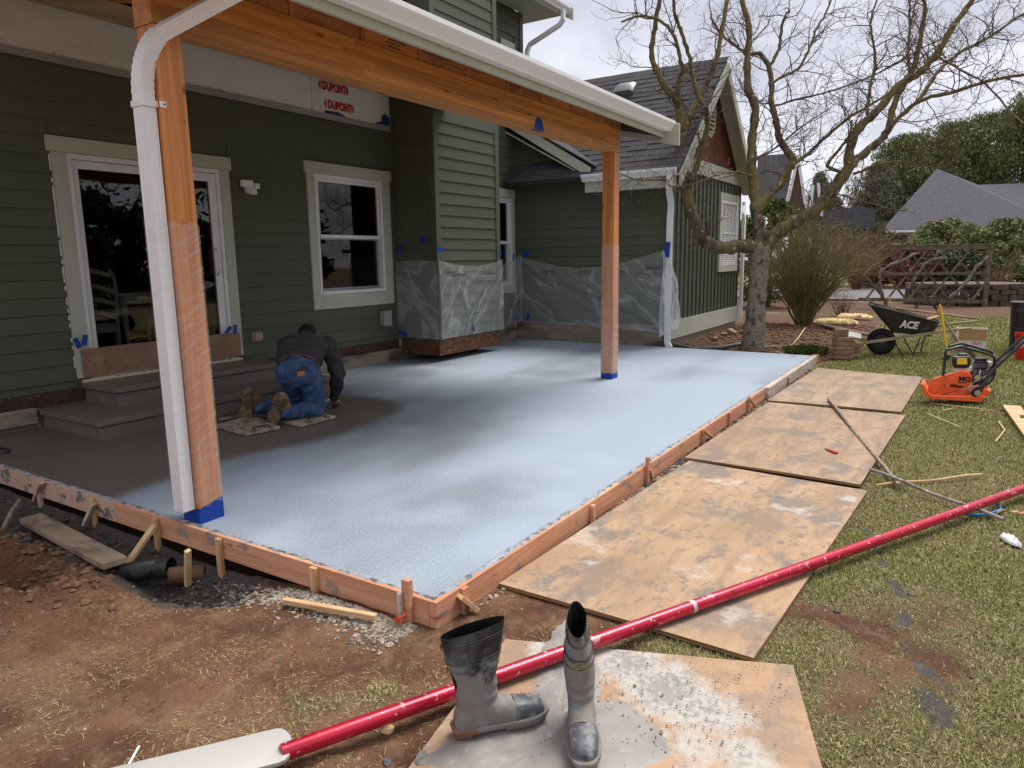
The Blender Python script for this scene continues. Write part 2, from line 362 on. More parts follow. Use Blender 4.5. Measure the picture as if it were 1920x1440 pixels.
# ---------------------------------------------------------------- road behind the fence
mat('asphalt',(.16,.155,.16),.9,[dict(s=60,det=2,lo=.5,hi=.7,col=(.24,.23,.22)),dict(s=2,lo=.5,hi=.7,col=(.20,.19,.185),fac=.7)],spec=.2)
ry=np.linspace(-40,40,41); rg=np.stack([np.stack([np.full_like(ry,25.9+1e-3*0),ry,np.full_like(ry,G0+.055)],-1),np.stack([np.full_like(ry,33.2),ry,np.full_like(ry,G0+.06)],-1)],0)
kind(MB().grid(rg).build('road','asphalt'),'structure','grey asphalt road running behind the lattice fence')
# ---------------------------------------------------------------- house materials
GRN=(.096,.109,.074)
mat('siding',GRN,.62,[dict(s=(1.2,6,6),det=5,lo=.4,hi=.75,col=(.108,.120,.085),fac=.7),dict(s=(3,60,60),det=3,lo=.5,hi=.8,col=(.084,.095,.064),fac=.6)],bump=dict(s=(3,90,90),det=4,st=.22,d=.002),rand=.05,spec=.2)
mat('siding_plain',GRN,.6,[dict(s=(4,4,1),det=5,lo=.4,hi=.75,col=(.106,.118,.083),fac=.7)],bump=dict(s=(80,80,3),det=4,st=.2,d=.002),spec=.35)
mat('trim_sage',(.50,.51,.42),.6,[dict(s=2.2,det=5,lo=.45,hi=.75,col=(.45,.46,.375)),dict(s=7,det=2,lo=.74,hi=.78,col=(.66,.66,.6),fac=.7)],bump=dict(s=(5,60,60),det=3,st=.1,d=.002))
mat('vinyl_white',(.80,.80,.80),.35,[dict(s=3,lo=.5,hi=.8,col=(.72,.72,.71))],spec=.5)
mat('gutter_white',(.86,.865,.86),.32,[dict(s=(.6,5,5),det=4,lo=.5,hi=.8,col=(.80,.805,.80))],spec=.5)
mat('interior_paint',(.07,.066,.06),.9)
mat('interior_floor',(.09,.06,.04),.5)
mat('dark_metal',(.02,.02,.022),.45,spec=.5)
mat('old_rim_board',(.075,.042,.030),.9,[dict(s=(2,9,14),det=6,lo=.45,hi=.7,col=(.045,.028,.022)),dict(s=60,det=2,lo=.66,hi=.72,col=(.35,.32,.28),fac=.8)],bump=dict(s=(6,30,40),det=5,st=.5,d=.01))
mat('osb_edge',(.15,.07,.035),.9,[dict(s=(30,30,60),det=4,lo=.4,hi=.6,col=(.07,.03,.018)),dict(s=(12,12,40),det=4,lo=.55,hi=.7,col=(.26,.14,.07))],bump=dict(s=(25,25,60),det=4,st=.6,d=.01))
mat('old_concrete',(.24,.205,.165),.95,[dict(s=(2.5,2.5,9),det=6,lo=.4,hi=.7,col=(.36,.30,.22)),dict(s=(1.5,1.5,4),det=5,lo=.55,hi=.7,col=(.13,.095,.065)),dict(s=20,lo=.6,hi=.7,col=(.2,.2,.2),fac=.6)],bump=dict(s=(5,5,14),det=6,st=.7,d=.03))
mat('house_wrap',(.76,.76,.74),.5,[dict(s=(1.2,1,4),det=5,lo=.45,hi=.75,col=(.66,.66,.64))],bump=dict(s=(3,3,2),det=5,dist=1.5,st=.35,d=.03),spec=.35)
mat('flashing',(.40,.41,.42),.4,[dict(s=(2,5,9),lo=.5,hi=.7,col=(.33,.34,.35))],metal=.3)
mat('wrap_red',(.50,.022,.03),.5); mat('wrap_blue',(.02,.05,.17),.5)
mat('shingle',(.062,.059,.064),.95,[dict(s=90,det=2,lo=.45,hi=.65,col=(.105,.10,.105)),dict(s=(3,3,3),det=4,lo=.5,hi=.75,col=(.075,.068,.066),fac=.7)],bump=dict(s=120,det=2,st=.6,d=.004),rand=.16,spec=.2)
mat('red_wood',(.17,.048,.028),.8,[dict(s=(9,9,1),det=4,lo=.4,hi=.7,col=(.10,.03,.02))],rand=.1)
mat('white_blind',(.72,.73,.73),.6)
mat('tape_blue',(.01,.055,.33),.55,bump=dict(s=60,st=.3,d=.002))
def glassmat(name,tint,refl=1.0):
    m=bpy.data.materials.new(name); m.use_nodes=True; t=m.node_tree; n=t.nodes; n.clear(); l=t.links; MATS[name]=m
    o=n.new('ShaderNodeOutputMaterial'); mx=n.new('ShaderNodeMixShader'); tr=n.new('ShaderNodeBsdfTransparent'); gl=n.new('ShaderNodeBsdfGlossy'); fr=n.new('ShaderNodeFresnel')
    fr.inputs[0].default_value=1.52; tr.inputs[0].default_value=(*tint,1); gl.inputs['Roughness'].default_value=.0
    bp=n.new('ShaderNodeBump'); nz=n.new('ShaderNodeTexNoise'); tc=n.new('ShaderNodeTexCoord'); nz.inputs['Scale'].default_value=3.0; nz.inputs['Detail'].default_value=1; bp.inputs['Strength'].default_value=.05; bp.inputs['Distance'].default_value=.02
    l.new(tc.outputs['Object'],nz.inputs[0]); l.new(nz.outputs['Fac'],bp.inputs['Height']); l.new(bp.outputs[0],gl.inputs['Normal'])
    l.new(fr.outputs[0],mx.inputs[0]); l.new(tr.outputs[0],mx.inputs[1]); l.new(gl.outputs[0],mx.inputs[2]); l.new(mx.outputs[0],o.inputs[0]); return m
glassmat('window_glass',(.72,.75,.74))
def filmmat(name,base,streak,scale,tcol=(1,1,1),rough=.25,lo=.5,hi=.7,rot=(0,0,0),col=(.75,.77,.78),bump=.5,ridge=False):
    """thin clear plastic: mostly see-through, whiter where it is creased"""
    m=bpy.data.materials.new(name); m.use_nodes=True; t=m.node_tree; n=t.nodes; n.clear(); l=t.links; MATS[name]=m
    o=n.new('ShaderNodeOutputMaterial'); mx=n.new('ShaderNodeMixShader'); tr=n.new('ShaderNodeBsdfTransparent'); ps=n.new('ShaderNodeBsdfPrincipled')
    tr.inputs[0].default_value=(*tcol,1); ps.inputs['Base Color'].default_value=(*col,1); ps.inputs['Roughness'].default_value=rough; ps.inputs['Specular IOR Level'].default_value=.6
    tc=n.new('ShaderNodeTexCoord'); mp=n.new('ShaderNodeMapping'); mp.inputs['Scale'].default_value=scale; m0=n.new('ShaderNodeMapping'); m0.inputs['Rotation'].default_value=rot; l.new(tc.outputs['Object'],m0.inputs[0])
    nz=n.new('ShaderNodeTexNoise'); nz.inputs['Scale'].default_value=1; nz.inputs['Detail'].default_value=6; nz.inputs['Distortion'].default_value=.7
    mr=n.new('ShaderNodeMapRange'); mr.inputs[1].default_value=lo; mr.inputs[2].default_value=hi; mr.inputs[3].default_value=base; mr.inputs[4].default_value=streak
    bp=n.new('ShaderNodeBump'); bp.inputs['Strength'].default_value=bump; bp.inputs['Distance'].default_value=.02
    l.new(m0.outputs[0],mp.inputs[0]); l.new(mp.outputs[0],nz.inputs[0]); 
    fo=nz.outputs['Fac']
    if ridge:
        a1=n.new('ShaderNodeMath'); a1.operation='SUBTRACT'; l.new(fo,a1.inputs[0]); a1.inputs[1].default_value=.5; a2=n.new('ShaderNodeMath'); a2.operation='ABSOLUTE'; l.new(a1.outputs[0],a2.inputs[0]); fo=a2.outputs[0]; mr.inputs[3].default_value=streak; mr.inputs[4].default_value=base; nz.inputs['Detail'].default_value=2.5
    l.new(fo,mr.inputs[0]); l.new(nz.outputs['Fac'],bp.inputs['Height']); l.new(bp.outputs[0],ps.inputs['Normal'])
    l.new(mr.outputs[0],mx.inputs[0]); l.new(tr.outputs[0],mx.inputs[1]); l.new(ps.outputs[0],mx.inputs[2]); l.new(mx.outputs[0],o.inputs[0]); return m
# ---------------------------------------------------------------- main house
WY=6.95; WX=10.98                      # main wall plane (faces -Y), wing wall plane (faces -X)
house=thing('house','dark green lap sided house with sage trim along the fresh patio','house',(6,WY,0))
SH={}
def lapmesh():
    # unit lap board: x 0..1 along wall, z 0..1 up, y 0 (wall) .. -1 (proud bottom)
    v=[(0,0,.0),(0,-.75,.0),(0,-1,.035),(0,-.22,1.10),(0,0,1.10)]; v=v+[(1,b,c) for a,b,c in v]
    return MB().add(v,[(0,1,2,3,4),(9,8,7,6,5),(0,5,6,1),(1,6,7,2),(2,7,8,3),(3,8,9,4),(4,9,5,0)]).mesh('siding_board')
LAP=lapmesh(); LAP.materials.append(MATS['siding'])
def board(parent,p,q,z,h,proud=.018,face='-Y',pl=0.):
    o=bpy.data.objects.new('siding_board',LAP); COL.objects.link(o)
    if face=='-Y': o.location=(p,pl,z); o.scale=(q-p,proud,h)
    else: o.location=(pl,q,z); o.rotation_euler=(0,0,-math.pi/2); o.scale=(q-p,proud,h)   # faces -X, runs along Y
    par(o,parent); return o
def rows(parent,a,b,z0,z1,ex,face,pl,holes=(),topf=None):
    z=z0
    while z<z1-.02:
        h=min(ex,z1-z); segs=[(a,b)]
        if topf is not None: segs=[(max(a,topf(z+h*1.1)),b)] if topf(z+h*1.1)<b else []
        for (x0,x1,c,d) in holes:
            if z+h>c and z<d:
                ns=[]
                for (s,t) in segs:
                    if x1<=s or x0>=t: ns.append((s,t)); continue
                    if x0-s>.01: ns.append((s,x0))
                    if t-x1>.01: ns.append((x1,t))
                segs=ns
        for (s,t) in segs:
            # butt joints in long runs
            if t-s>3.6:
                m=s+(t-s)*rnd.uniform(.35,.65); board(parent,s,m-.0015,z,h,face=face,pl=pl); board(parent,m+.0015,t,z,h,face=face,pl=pl)
            else: board(parent,s,t,z,h,face=face,pl=pl)
        z+=ex
EX=.155
# -- main wall: backing with the openings left free
DX0,DX1,DZ0,DZ1=3.44,5.00,.37,2.42
W1=(6.34,7.56,1.00,2.50); W2=(9.85,10.86,.97,2.47)
mw=MB()
def wallcells(mbx,x0,x1,z0,z1,holes,y0,y1):
    xs=sorted({x0,x1,*[h[0] for h in holes],*[h[1] for h in holes]}); zs=sorted({z0,z1,*[h[2] for h in holes],*[h[3] for h in holes]})
    for i in range(len(xs)-1):
        for j in range(len(zs)-1):
            cx=(xs[i]+xs[i+1])/2; cz=(zs[j]+zs[j+1])/2
            if any(h[0]<cx<h[1] and h[2]<cz<h[3] for h in holes): continue
            mbx.box((xs[i],y0,zs[j]),(xs[i+1],y1,zs[j+1]))
HOLES=[(DX0,DX1,DZ0,DZ1),W1,W2]
wallcells(mw,-.6,WX+.1,.30,5.75,HOLES,WY+.004,WY+.15)
wall=mw.build('main_wall','siding_plain',house)
TR=[(3.30,5.13,.3,2.56),(6.20,7.72,.83,2.645),(9.6,10.965,.83,2.62)]
rows(wall,-.6,7.80,.365,3.20,EX,'-Y',WY,TR)
rows(wall,9.36,WX,.365,3.6,EX,'-Y',WY,TR)
# -- foundation
fb=MB().box((-.6,WY+.005,.17),(7.8,WY+.1,.362)); fb.build('rim_board','old_rim_board',house)
fc=MB().box((-.6,WY-.03,-.25),(2.95,WY+.1,.168)); fc.box((5.45,WY-.03,-.25),(WX,WY+.1,.168)); fc.build('foundation','old_concrete',house)
fs=MB()
for i in range(10):
    x0=-.6+.35*i; fs.box((x0,WY-.075-.02*rnd.random(),.02+.03*rnd.random()),(x0+.36,WY-.028,.15+.05*rnd.random()))
fs.build('torn_membrane','old_concrete',house,bev=.012)
MB().box((9.36,WY+.006,.165),(WX,WY+.1,.36)).build('rim_board','old_concrete',house)
# -- house wrap strip under the patio roof
ww=MB()
def wrapgrid(x0,x1,z0,z1,y):
    xs=np.linspace(x0,x1,int((x1-x0)/.05)+2); zs=np.linspace(z0,z1,9); A,B=np.meshgrid(xs,zs,indexing='ij')
    return np.stack([A,y-.012*fbm(A,B,4,4,5)-.004*np.abs(np.sin(A*9+B*14)),B],-1)
ww.grid(wrapgrid(-.6,6.42,3.235,3.85,WY-.006)); ww.grid(wrapgrid(6.38,7.80,3.235,3.85,WY-.012))
hw=ww.build('house_wrap','house_wrap',house,smooth=True)
MB().box((-.6,WY-.03,3.175),(7.80,WY-.018,3.24)).build('flashing','flashing',house)
MB().box((7.765,WY-.034,2.9),(7.80,WY+.002,3.75)).build('corner_bead','siding_plain',house)
st=MB()
for i in range(46):
    x=rnd.uniform(2.6,7.7); z=3.25+.3*(rnd.random()**3); st.box((x,WY-.035,z),(x+.022,WY-.033,z+.004),R=rotm('Y',rnd.uniform(-50,50)))
kind(st.build('staple','dark_metal',hw),'stuff')
def dupont(x,z,s):
    t=text('logo_text','DUPONT',s*.92,(x,WY-.032,z),(1,0,0),(0,0,1),'wrap_red',hw,sx=.72,bold=.006)
    for sg,xc in ((-1,x-.025),(1,x+s*2.78)):
        a=[(xc,WY-.032,z-.02),(xc,WY-.032,z+s*.7+.02)]
        pts=[(xc,WY-.034,z+s*.02)]
        n=7
        arc=[(xc+sg*s*.19*math.sin(math.pi*k/n),WY-.034,z-.01+s*.72*k/n) for k in range(n+1)]
        MB().prism(arc if sg<0 else arc[::-1],(0,.0008,0)).build('logo_mark','wrap_red',hw)
dupont(6.55,3.52,.15); dupont(6.63,3.31,.15)
MB().prism([(6.55,WY-.03,3.245),(6.95,WY-.03,3.245),(6.8,WY-.03,3.285),(6.6,WY-.03,3.275)],(0,.001,0)).build('logo_mark','wrap_blue',hw)
MB().prism([(7.45,WY-.03,3.245),(7.75,WY-.03,3.25),(7.75,WY-.03,3.36),(7.68,WY-.03,3.40),(7.6,WY-.03,3.36),(7.6,WY-.03,3.29)],(0,.001,0)).build('logo_mark','wrap_blue',hw)
# -- doors and windows
def trimset(parent,x0,x1,z0,z1,X0,X1,ztop,zb,y=WY-.028,sill=True):
    """casing boards: opening x0..x1,z0..z1; outer X0..X1; head to ztop; bottom zb"""
    ubox('head_trim',(X0-.03,y-.006,z1+.003),(X1+.03,WY+.05,ztop),'trim_sage',parent)
    ubox('side_trim',(X0,y,zb),(x0,WY+.05,z1),'trim_sage',parent); ubox('side_trim',(x1,y,zb),(X1,WY+.05,z1),'trim_sage',parent)
    if sill: ubox('sill_trim',(x0+.002,y,zb),(x1-.002,WY+.05,z0),'trim_sage',parent)
ca=MB()
for k in range(60):                                # gappy white caulk beads along the door casing
    z=.42+k*.034
    if rnd.random()<.75: ca.box((3.294,WY-.024,z),(3.302+.004*rnd.random(),WY-.012,z+.036))
door=MB().box((DX0,WY-.02,DZ1-.045),(DX1,WY+.09,DZ1)); door.box((DX0,WY-.02,DZ0),(DX0+.04,WY+.09,DZ1-.045)); door.box((DX1-.04,WY-.02,DZ0),(DX1,WY+.09,DZ1-.045)); door.box((DX0+.04,WY-.02,DZ0),(DX1-.04,WY+.09,DZ0+.05))
door=door.build('sliding_door','vinyl_white',house,bev=.004)
trimset(door,DX0,DX1,DZ0,DZ1,3.31,5.12,2.555,.385,sill=False); kind(ca.build('caulk_bead','white_blind',door),'stuff')
def sash(parent,x0,x1,z0,z1,y,t,fr='vinyl_white',d=.035):
    s=MB().box((x0,y,z0),(x0+t,y+d,z1)); s.box((x1-t,y,z0),(x1,y+d,z1)); s.box((x0+t,y,z1-t),(x1-t,y+d,z1)); s.box((x0+t,y,z0),(x1-t,y+d,z0+t))
    s.build('sash',fr,parent,bev=.003); MB().box((x0+t-.004,y+d*.5,z0+t-.004),(x1-t+.004,y+d*.5+.006,z1-t+.004)).build('pane','window_glass',parent)
sash(door,3.485,4.30,.43,2.37,WY+.035,.072); sash(door,4.21,4.955,.43,2.37,WY-.006,.085)
hd=MB().tube([(4.885,WY-.012,1.30),(4.885,WY-.05,1.33),(4.885,WY-.055,1.44),(4.885,WY-.05,1.55),(4.885,WY-.012,1.58)],.012,8); hd.build('handle','vinyl_white',door,smooth=True)
def dhwindow(W,X0,X1,ztop,zb):
    x0,x1,z0,z1=W
    o=MB().box((x0,WY-.012,z0),(x0+.05,WY+.09,z1)); o.box((x1-.05,WY-.012,z0),(x1,WY+.09,z1)); o.box((x0+.05,WY-.012,z1-.05),(x1-.05,WY+.09,z1)); o.box((x0+.05,WY-.012,z0),(x1-.05,WY+.09,z0+.05))
    o=o.build('window','vinyl_white',house,bev=.004); trimset(o,x0,x1,z0,z1,X0,X1,ztop,zb)
    m=(z0+z1)/2-.02
    sash(o,x0+.052,x1-.052,m,z1-.052,WY+.012,.035); sash(o,x0+.052,x1-.052,z0+.052,m+.005,WY+.05,.032,'flashing'); MB().box((x0+.06,WY-.004,m-.012),(x1-.06,WY+.06,m+.028)).build('meeting_rail','vinyl_white',o,bev=.003)
    return o
dhwindow(W1,6.215,7.70,2.64,.825); dhwindow(W2,9.72,10.955,2.62,.83)
# -- rooms behind the glass (the photo looks into them)
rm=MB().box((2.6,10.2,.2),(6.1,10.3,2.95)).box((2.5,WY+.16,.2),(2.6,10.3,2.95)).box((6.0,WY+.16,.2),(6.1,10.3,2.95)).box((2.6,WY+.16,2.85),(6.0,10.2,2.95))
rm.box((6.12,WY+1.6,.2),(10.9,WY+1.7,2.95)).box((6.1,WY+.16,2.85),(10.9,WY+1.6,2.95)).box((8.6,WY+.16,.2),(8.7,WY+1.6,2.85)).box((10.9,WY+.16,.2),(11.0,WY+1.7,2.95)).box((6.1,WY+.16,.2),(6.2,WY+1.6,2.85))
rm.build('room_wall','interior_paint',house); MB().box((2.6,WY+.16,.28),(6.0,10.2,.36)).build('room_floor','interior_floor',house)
# -- chimney chase / bump-out floating above the slab
BX0,BX1,BY=7.80,9.36,6.20
chase=MB().box((BX0+.02,BY+.02,.30),(BX1-.02,WY,6.6)).build('bumpout','siding_plain',house)
rows(chase,BX0+.09,BX1-.09,.325,6.5,EX,'-Y',BY+.02); rows(chase,BY+.09,WY,.325,6.5,EX,'-X',BX0+.02)
for (a,b) in (((BX0-.004,BY-.006,.315),(BX0+.09,BY+.018,6.5)),((BX1-.09,BY-.006,.315),(BX1+.01,BY+.018,6.5)),((BX0-.006,BY+.019,.315),(BX0+.019,BY+.09,6.5))): ubox('corner_board',a,b,'siding_plain',chase)
ubox('band_board',(BX0+.092,BY-.004,3.28),(BX1-.092,BY+.019,3.44),'siding_plain',chase)
rim=MB().box((BX0+.01,BY+.01,.09),(BX1-.02,BY+.06,.312)); rim.box((BX0+.01,BY+.061,.09),(BX0+.06,WY-.031,.312)); rim.box((BX0+.061,BY+.061,.13),(BX1-.03,WY-.031,.15)); rim.build('bumpout_rim','osb_edge',house,bev=.004)
# -- upper storey
uw=MB().box((-.6,WY+.003,5.76),(11.28,WY+.15,7.2)).build('upper_wall','siding_plain',house)
rows(uw,9.36,11.20,4.4,5.6,EX,'-Y',WY-.001,[(10.6,11.04,4.2,5.06)]); rows(uw,6.6,BX0,4.4,6.4,EX,'-Y',WY-.001)
ubox('corner_board',(11.20,WY-.03,3.6),(11.30,WY+.15,5.62),'siding_plain',uw); ubox('head_trim',(10.6,WY-.03,4.9),(11.04,WY+.0,5.06),'trim_sage',uw); ubox('corner_board',(7.55,WY-.03,4.0),(7.66,WY,6.4),'siding_plain',uw)
sf=MB().box((9.36,6.36,5.60),(11.75,WY-.032,5.64)); sf.box((11.31,WY-.03,5.60),(11.75,9.5,5.64)); sf.build('soffit','trim_sage',house)
ubox('fascia',(9.36,6.33,5.56),(11.78,6.358,5.72),'trim_sage',house)
ur=MB().prism([(9.37,6.30,5.725),(9.37,6.30,5.755),(9.37,9.5,7.5),(9.37,9.5,7.47)],(2.45,0,0)); ur.build('upper_roof','shingle',house)
MB().prism([(11.782,6.20,5.50),(11.782,6.20,5.70),(11.782,9.5,7.46),(11.782,9.5,7.3)],(.03,0,0)).build('rake_board','trim_sage',house)
def gutter(name,p0,p1,parent,sgn=-1,wd=.12,h=.11,axis='X'):
    """K style gutter running from p0 to p1; opens upward, profile projects to -Y (or -X)"""
    prof=[(0,0),(-.55,0),(-.62,.18),(-.80,.42),(-.96,.62),(-1.0,.72),(-1.0,1.0),(-.90,1.0),(-.90,.95),(-.965,.95),(-.965,.74),(-.93,.64),(-.77,.45),(-.58,.2),(-.52,.05),(-.03,.05),(-.03,1.0),(0,1.0)]
    p0=np.array(p0,float); p1=np.array(p1,float)
    if axis=='X': pts=[p0+np.array([0,a*wd,b*h]) for a,b in prof]
    else: pts=[p0+np.array([a*wd,0,b*h]) for a,b in prof]
    m=MB(); n=len(pts); pts=np.array(pts); d=p1-p0
    m.add(np.vstack([pts,pts+d]),[(i,(i+1)%n,n+(i+1)%n,n+i) for i in range(n)])
    for base in (pts,pts+d):       # end caps
        c=[base[k] for k in (0,1,2,3,4,5,6)]+[base[17]]; m.add(c,[tuple(range(len(c)))])
    return m.build(name,'gutter_white',parent)
gutter('gutter',(9.37,6.328,5.60),(11.74,6.328,5.60),house)
def dspath(P,wd,dp,parent,name='downspout',n=10,m='gutter_white',corr=True,side=None,sc=None):
    P=np.array(P,float)
    T=np.gradient(P,axis=0); T/=np.linalg.norm(T,axis=1)[:,None]; rings=[]
    side=np.array(side,float)
    prof=[]
    k=5
    for (ax,ay,bx,by) in ((-1,-1,1,-1),(1,-1,1,1),(1,1,-1,1),(-1,1,-1,-1)):
        for q in range(k*2):
            t=q/(k*2); x=ax+(bx-ax)*t; y=ay+(by-ay)*t; ind=.06 if (corr and q%2==1) else 0
            if ay==by: y*=1-ind
            else: x*=1-ind
            prof.append((x,y))
    for i in range(len(P)):
        s=side-T[i]*np.dot(side,T[i]); s/=np.linalg.norm(s); o=np.cross(T[i],s)
        k_=1 if sc is None else sc[i]; rings.append([P[i]+s*a*wd/2*k_+o*b*dp/2*k_ for a,b in prof])
    return MB().loft(rings).build(name,m,parent,smooth=30)
dspath([(11.55,6.26,5.62),(11.55,6.26,5.46),(11.53,6.32,5.38),(11.46,6.60,5.24),(11.40,6.84,5.12),(11.39,6.89,5.02),(11.39,6.90,4.9),(11.39,6.90,3.8)],.075,.06,house,corr=False,side=(1,0,0))
# -- wing: wall facing -X, gable wall facing -Y
RY0,RZ0=6.95,3.62; RS=(3.62-2.66)/(6.95-5.34)
wg=MB().prism([(WX+.004,4.10,.30),(WX+.004,WY+.15,.30),(WX+.004,WY+.15,3.70),(WX+.004,5.30,2.80),(WX+.004,4.10,2.80)],(.14,0,0)).build('wing_wall','siding_plain',house)
z=.365
while z<3.5:
    h=min(EX,3.62-z); zt=z+h
    yb=WY if zt<2.70 else None
    lo_y=4.16
    if zt>2.70: lo_y=max(4.16,5.34+(zt-2.66)/RS)
    if lo_y<WY-.05: board(wg,lo_y,WY-.03,z,h,face='-X',pl=WX)
    z+=EX
ubox('corner_board',(WX-.022,4.075,.33),(WX+.003,4.158,2.72),'siding_plain',wg); ubox('corner_board',(WX-.03,WY-.03,.33),(WX,WY-.016,3.6),'siding_plain',wg)
MB().box((WX+.006,4.10,.165),(WX+.1,WY,.36)).build('rim_board','old_concrete',house)
fx=MB()
for i in range(9): 
    y0=4.12+i*.31; fx.box((WX-.02-.03*rnd.random(),y0,-.2),(WX+.05,y0+.312,.10+.05*rnd.random())); fx.box((WX-.01-.02*rnd.random(),y0,.1),(WX+.05,y0+.312,.30+.03*rnd.random()))
fx.build('foundation','old_concrete',house,bev=.012)
# rake of the lower roof above the wing wall
rk=MB().prism([(WX-.30,5.30,2.69),(WX-.30,5.30,2.86),(WX-.30,WY+.2,3.98),(WX-.30,WY+.2,3.81)],(.035,0,0)); rk.build('rake_board','trim_sage',house)
rk=MB().prism([(WX-.264,5.31,2.66),(WX-.264,5.31,2.685),(WX-.264,WY+.2,3.70),(WX-.264,WY+.2,3.675)],(.26,0,0)); rk.build('soffit','trim_sage',house)
rk=MB().prism([(WX-.33,5.22,2.865),(WX-.33,5.22,2.89),(WX-.33,WY+.3,4.06),(WX-.33,WY+.3,4.03)],(1.2,0,0)); rk.build('lower_roof','shingle',house)
# gable wall, board and batten
GX0,GX1,GY0=WX,15.02,4.06; PKX=12.84; PKZ=4.60
gw=MB().prism([(GX0+.01,GY0+.012,.30),(GX1,GY0+.012,.30),(GX1,GY0+.012,2.80),(GX0+.01,GY0+.012,2.80)],(0,.12,0)).build('gable_wall','siding_plain',house)
x=GX0+.12
while x<GX1-.02:
    if 13.55<x<14.85:
        ubox('batten',(x,GY0-.012,.40),(x+.045,GY0+.012,1.12),'siding_plain',gw); ubox('batten',(x,GY0-.012,2.56),(x+.045,GY0+.012,2.79),'siding_plain',gw)
    else: ubox('batten',(x,GY0-.012,.40),(x+.045,GY0+.012,2.79),'siding_plain',gw)
    x+=.215
ubox('corner_board',(GX0-.025,GY0-.014,.33),(GX0+.08,GY0+.010,2.72),'siding_plain',gw)
ubox('skirt_board',(GX0-.03,GY0-.022,.09),(GX1+.02,GY0+.010,.385),'trim_sage',gw); ubox('frieze_board',(GX0+.10,GY0-.04,2.79),(GX1+.1,GY0+.012,3.03),'trim_sage',gw)
ubox('skirt_foundation',(GX0+.02,GY0+.013,-.25),(GX1,GY0+.1,.28),'old_concrete',gw)
# red gable triangle of vertical boards
rs=(PKZ-2.62)/(PKX-GX0+.12)
gt=house
tri=MB().prism([(GX0+.25,GY0+.02,3.03),(GX1-.25,GY0+.02,3.03),(PKX,GY0+.02,PKZ-.25)],(0,.08,0)).build('gable_panel','red_wood',house)
x=GX0+.3
while x<GX1-.3:
    zt=PKZ-.28-abs(x+.06-PKX)*rs
    if zt>3.1: ubox('gable_plank',(x,GY0+.002,3.032),(x+.118,GY0+.019,zt),'red_wood',tri)
    x+=.122
# round louvred vent
vt=MB(); ang=np.linspace(0,2*math.pi,25)
vc=np.array([PKX-.02,GY0-.01,3.86])
for a0,a1 in zip(ang[:-1],ang[1:]):
    P=[(vc[0]+r*math.cos(a)*.72,vc[1]-.02,vc[2]+r*math.sin(a)) for a,r in ((a0,.40),(a1,.40),(a1,.34),(a0,.34))]; vt.prism(P,(0,.035,0))
vent=vt.build('gable_vent','trim_sage',house)
for k in range(-4,5):
    zz=vc[2]+k*.075; hw_=.72*math.sqrt(max(.01,.345**2-(k*.075)**2)); ubox('louvre',(vc[0]-hw_,vc[1]-.016,zz-.014),(vc[0]+hw_,vc[1]+.004,zz+.02),'trim_sage',vent)
# gable window with blinds
GWX0,GWX1,GWZ0,GWZ1=13.66,14.72,1.24,2.46
o=MB().box((GWX0,GY0-.03,GWZ0),(GWX0+.06,GY0+.04,GWZ1)).box((GWX1-.06,GY0-.03,GWZ0),(GWX1,GY0+.04,GWZ1)).box((GWX0+.06,GY0-.03,GWZ1-.06),(GWX1-.06,GY0+.04,GWZ1)).box((GWX0+.06,GY0-.03,GWZ0),(GWX1-.06,GY0+.04,GWZ0+.06)).build('window','vinyl_white',house,bev=.004)
ubox('head_trim',(GWX0-.12,GY0-.035,GWZ1+.002),(GWX1+.12,GY0,GWZ1+.13),'trim_sage',o); ubox('sill_trim',(GWX0-.1,GY0-.035,GWZ0-.12),(GWX1+.1,GY0,GWZ0-.002),'trim_sage',o); ubox('side_trim',(GWX0-.1,GY0-.034,GWZ0-.001),(GWX0-.002,GY0,GWZ1),'trim_sage',o); ubox('side_trim',(GWX1+.002,GY0-.034,GWZ0-.001),(GWX1+.1,GY0,GWZ1),'trim_sage',o)
for k in range(1,4): ubox('muntin',(GWX0+.06,GY0-.012,GWZ0+k*.305-.009),(GWX1-.06,GY0-.004,GWZ0+k*.305+.009),'vinyl_white',o)
for k in range(1,4): ubox('muntin',(GWX0+k*.265-.008,GY0-.0125,GWZ0+.06),(GWX0+k*.265+.008,GY0-.0045,GWZ1-.06),'vinyl_white',o)
for k in range(26): ubox('blind_slat',(GWX0+.06,GY0+.004,GWZ0+.07+k*.042),(GWX1-.06,GY0+.010,GWZ0+.105+k*.042),'white_blind',o)
# wing roof: ridge along Y, eave at the -X side
EXX,EZ=WX-.36,2.72
sl=np.array([PKX-EXX,0,PKZ+.12-EZ]); sL=np.linalg.norm(sl); sl=sl/sL; nrm=np.array([-sl[2],0,sl[0]])
YR0,YR1=3.80,10.4
wr=MB().prism([(EXX,YR0,EZ),(PKX,YR0,PKZ+.12),(PKX,YR0,PKZ+.06),(EXX,YR0,EZ-.06)],(0,YR1-YR0,0)); wr.prism([(PKX,YR0,PKZ+.12),(2*PKX-EXX,YR0,EZ),(2*PKX-EXX,YR0,EZ-.06),(PKX,YR0,PKZ+.06)],(0,YR1-YR0,0))
wroof=wr.build('wing_roof','shingle',house)
SHG=MB().box((-.5,-.5,0),(.5,.5,1)).mesh('shingle'); SHG.materials.append(MATS['shingle'])
SHR=np.column_stack([sl,[0,1,0],nrm]); nc=0; t=0; cnt=0; rest=MB()
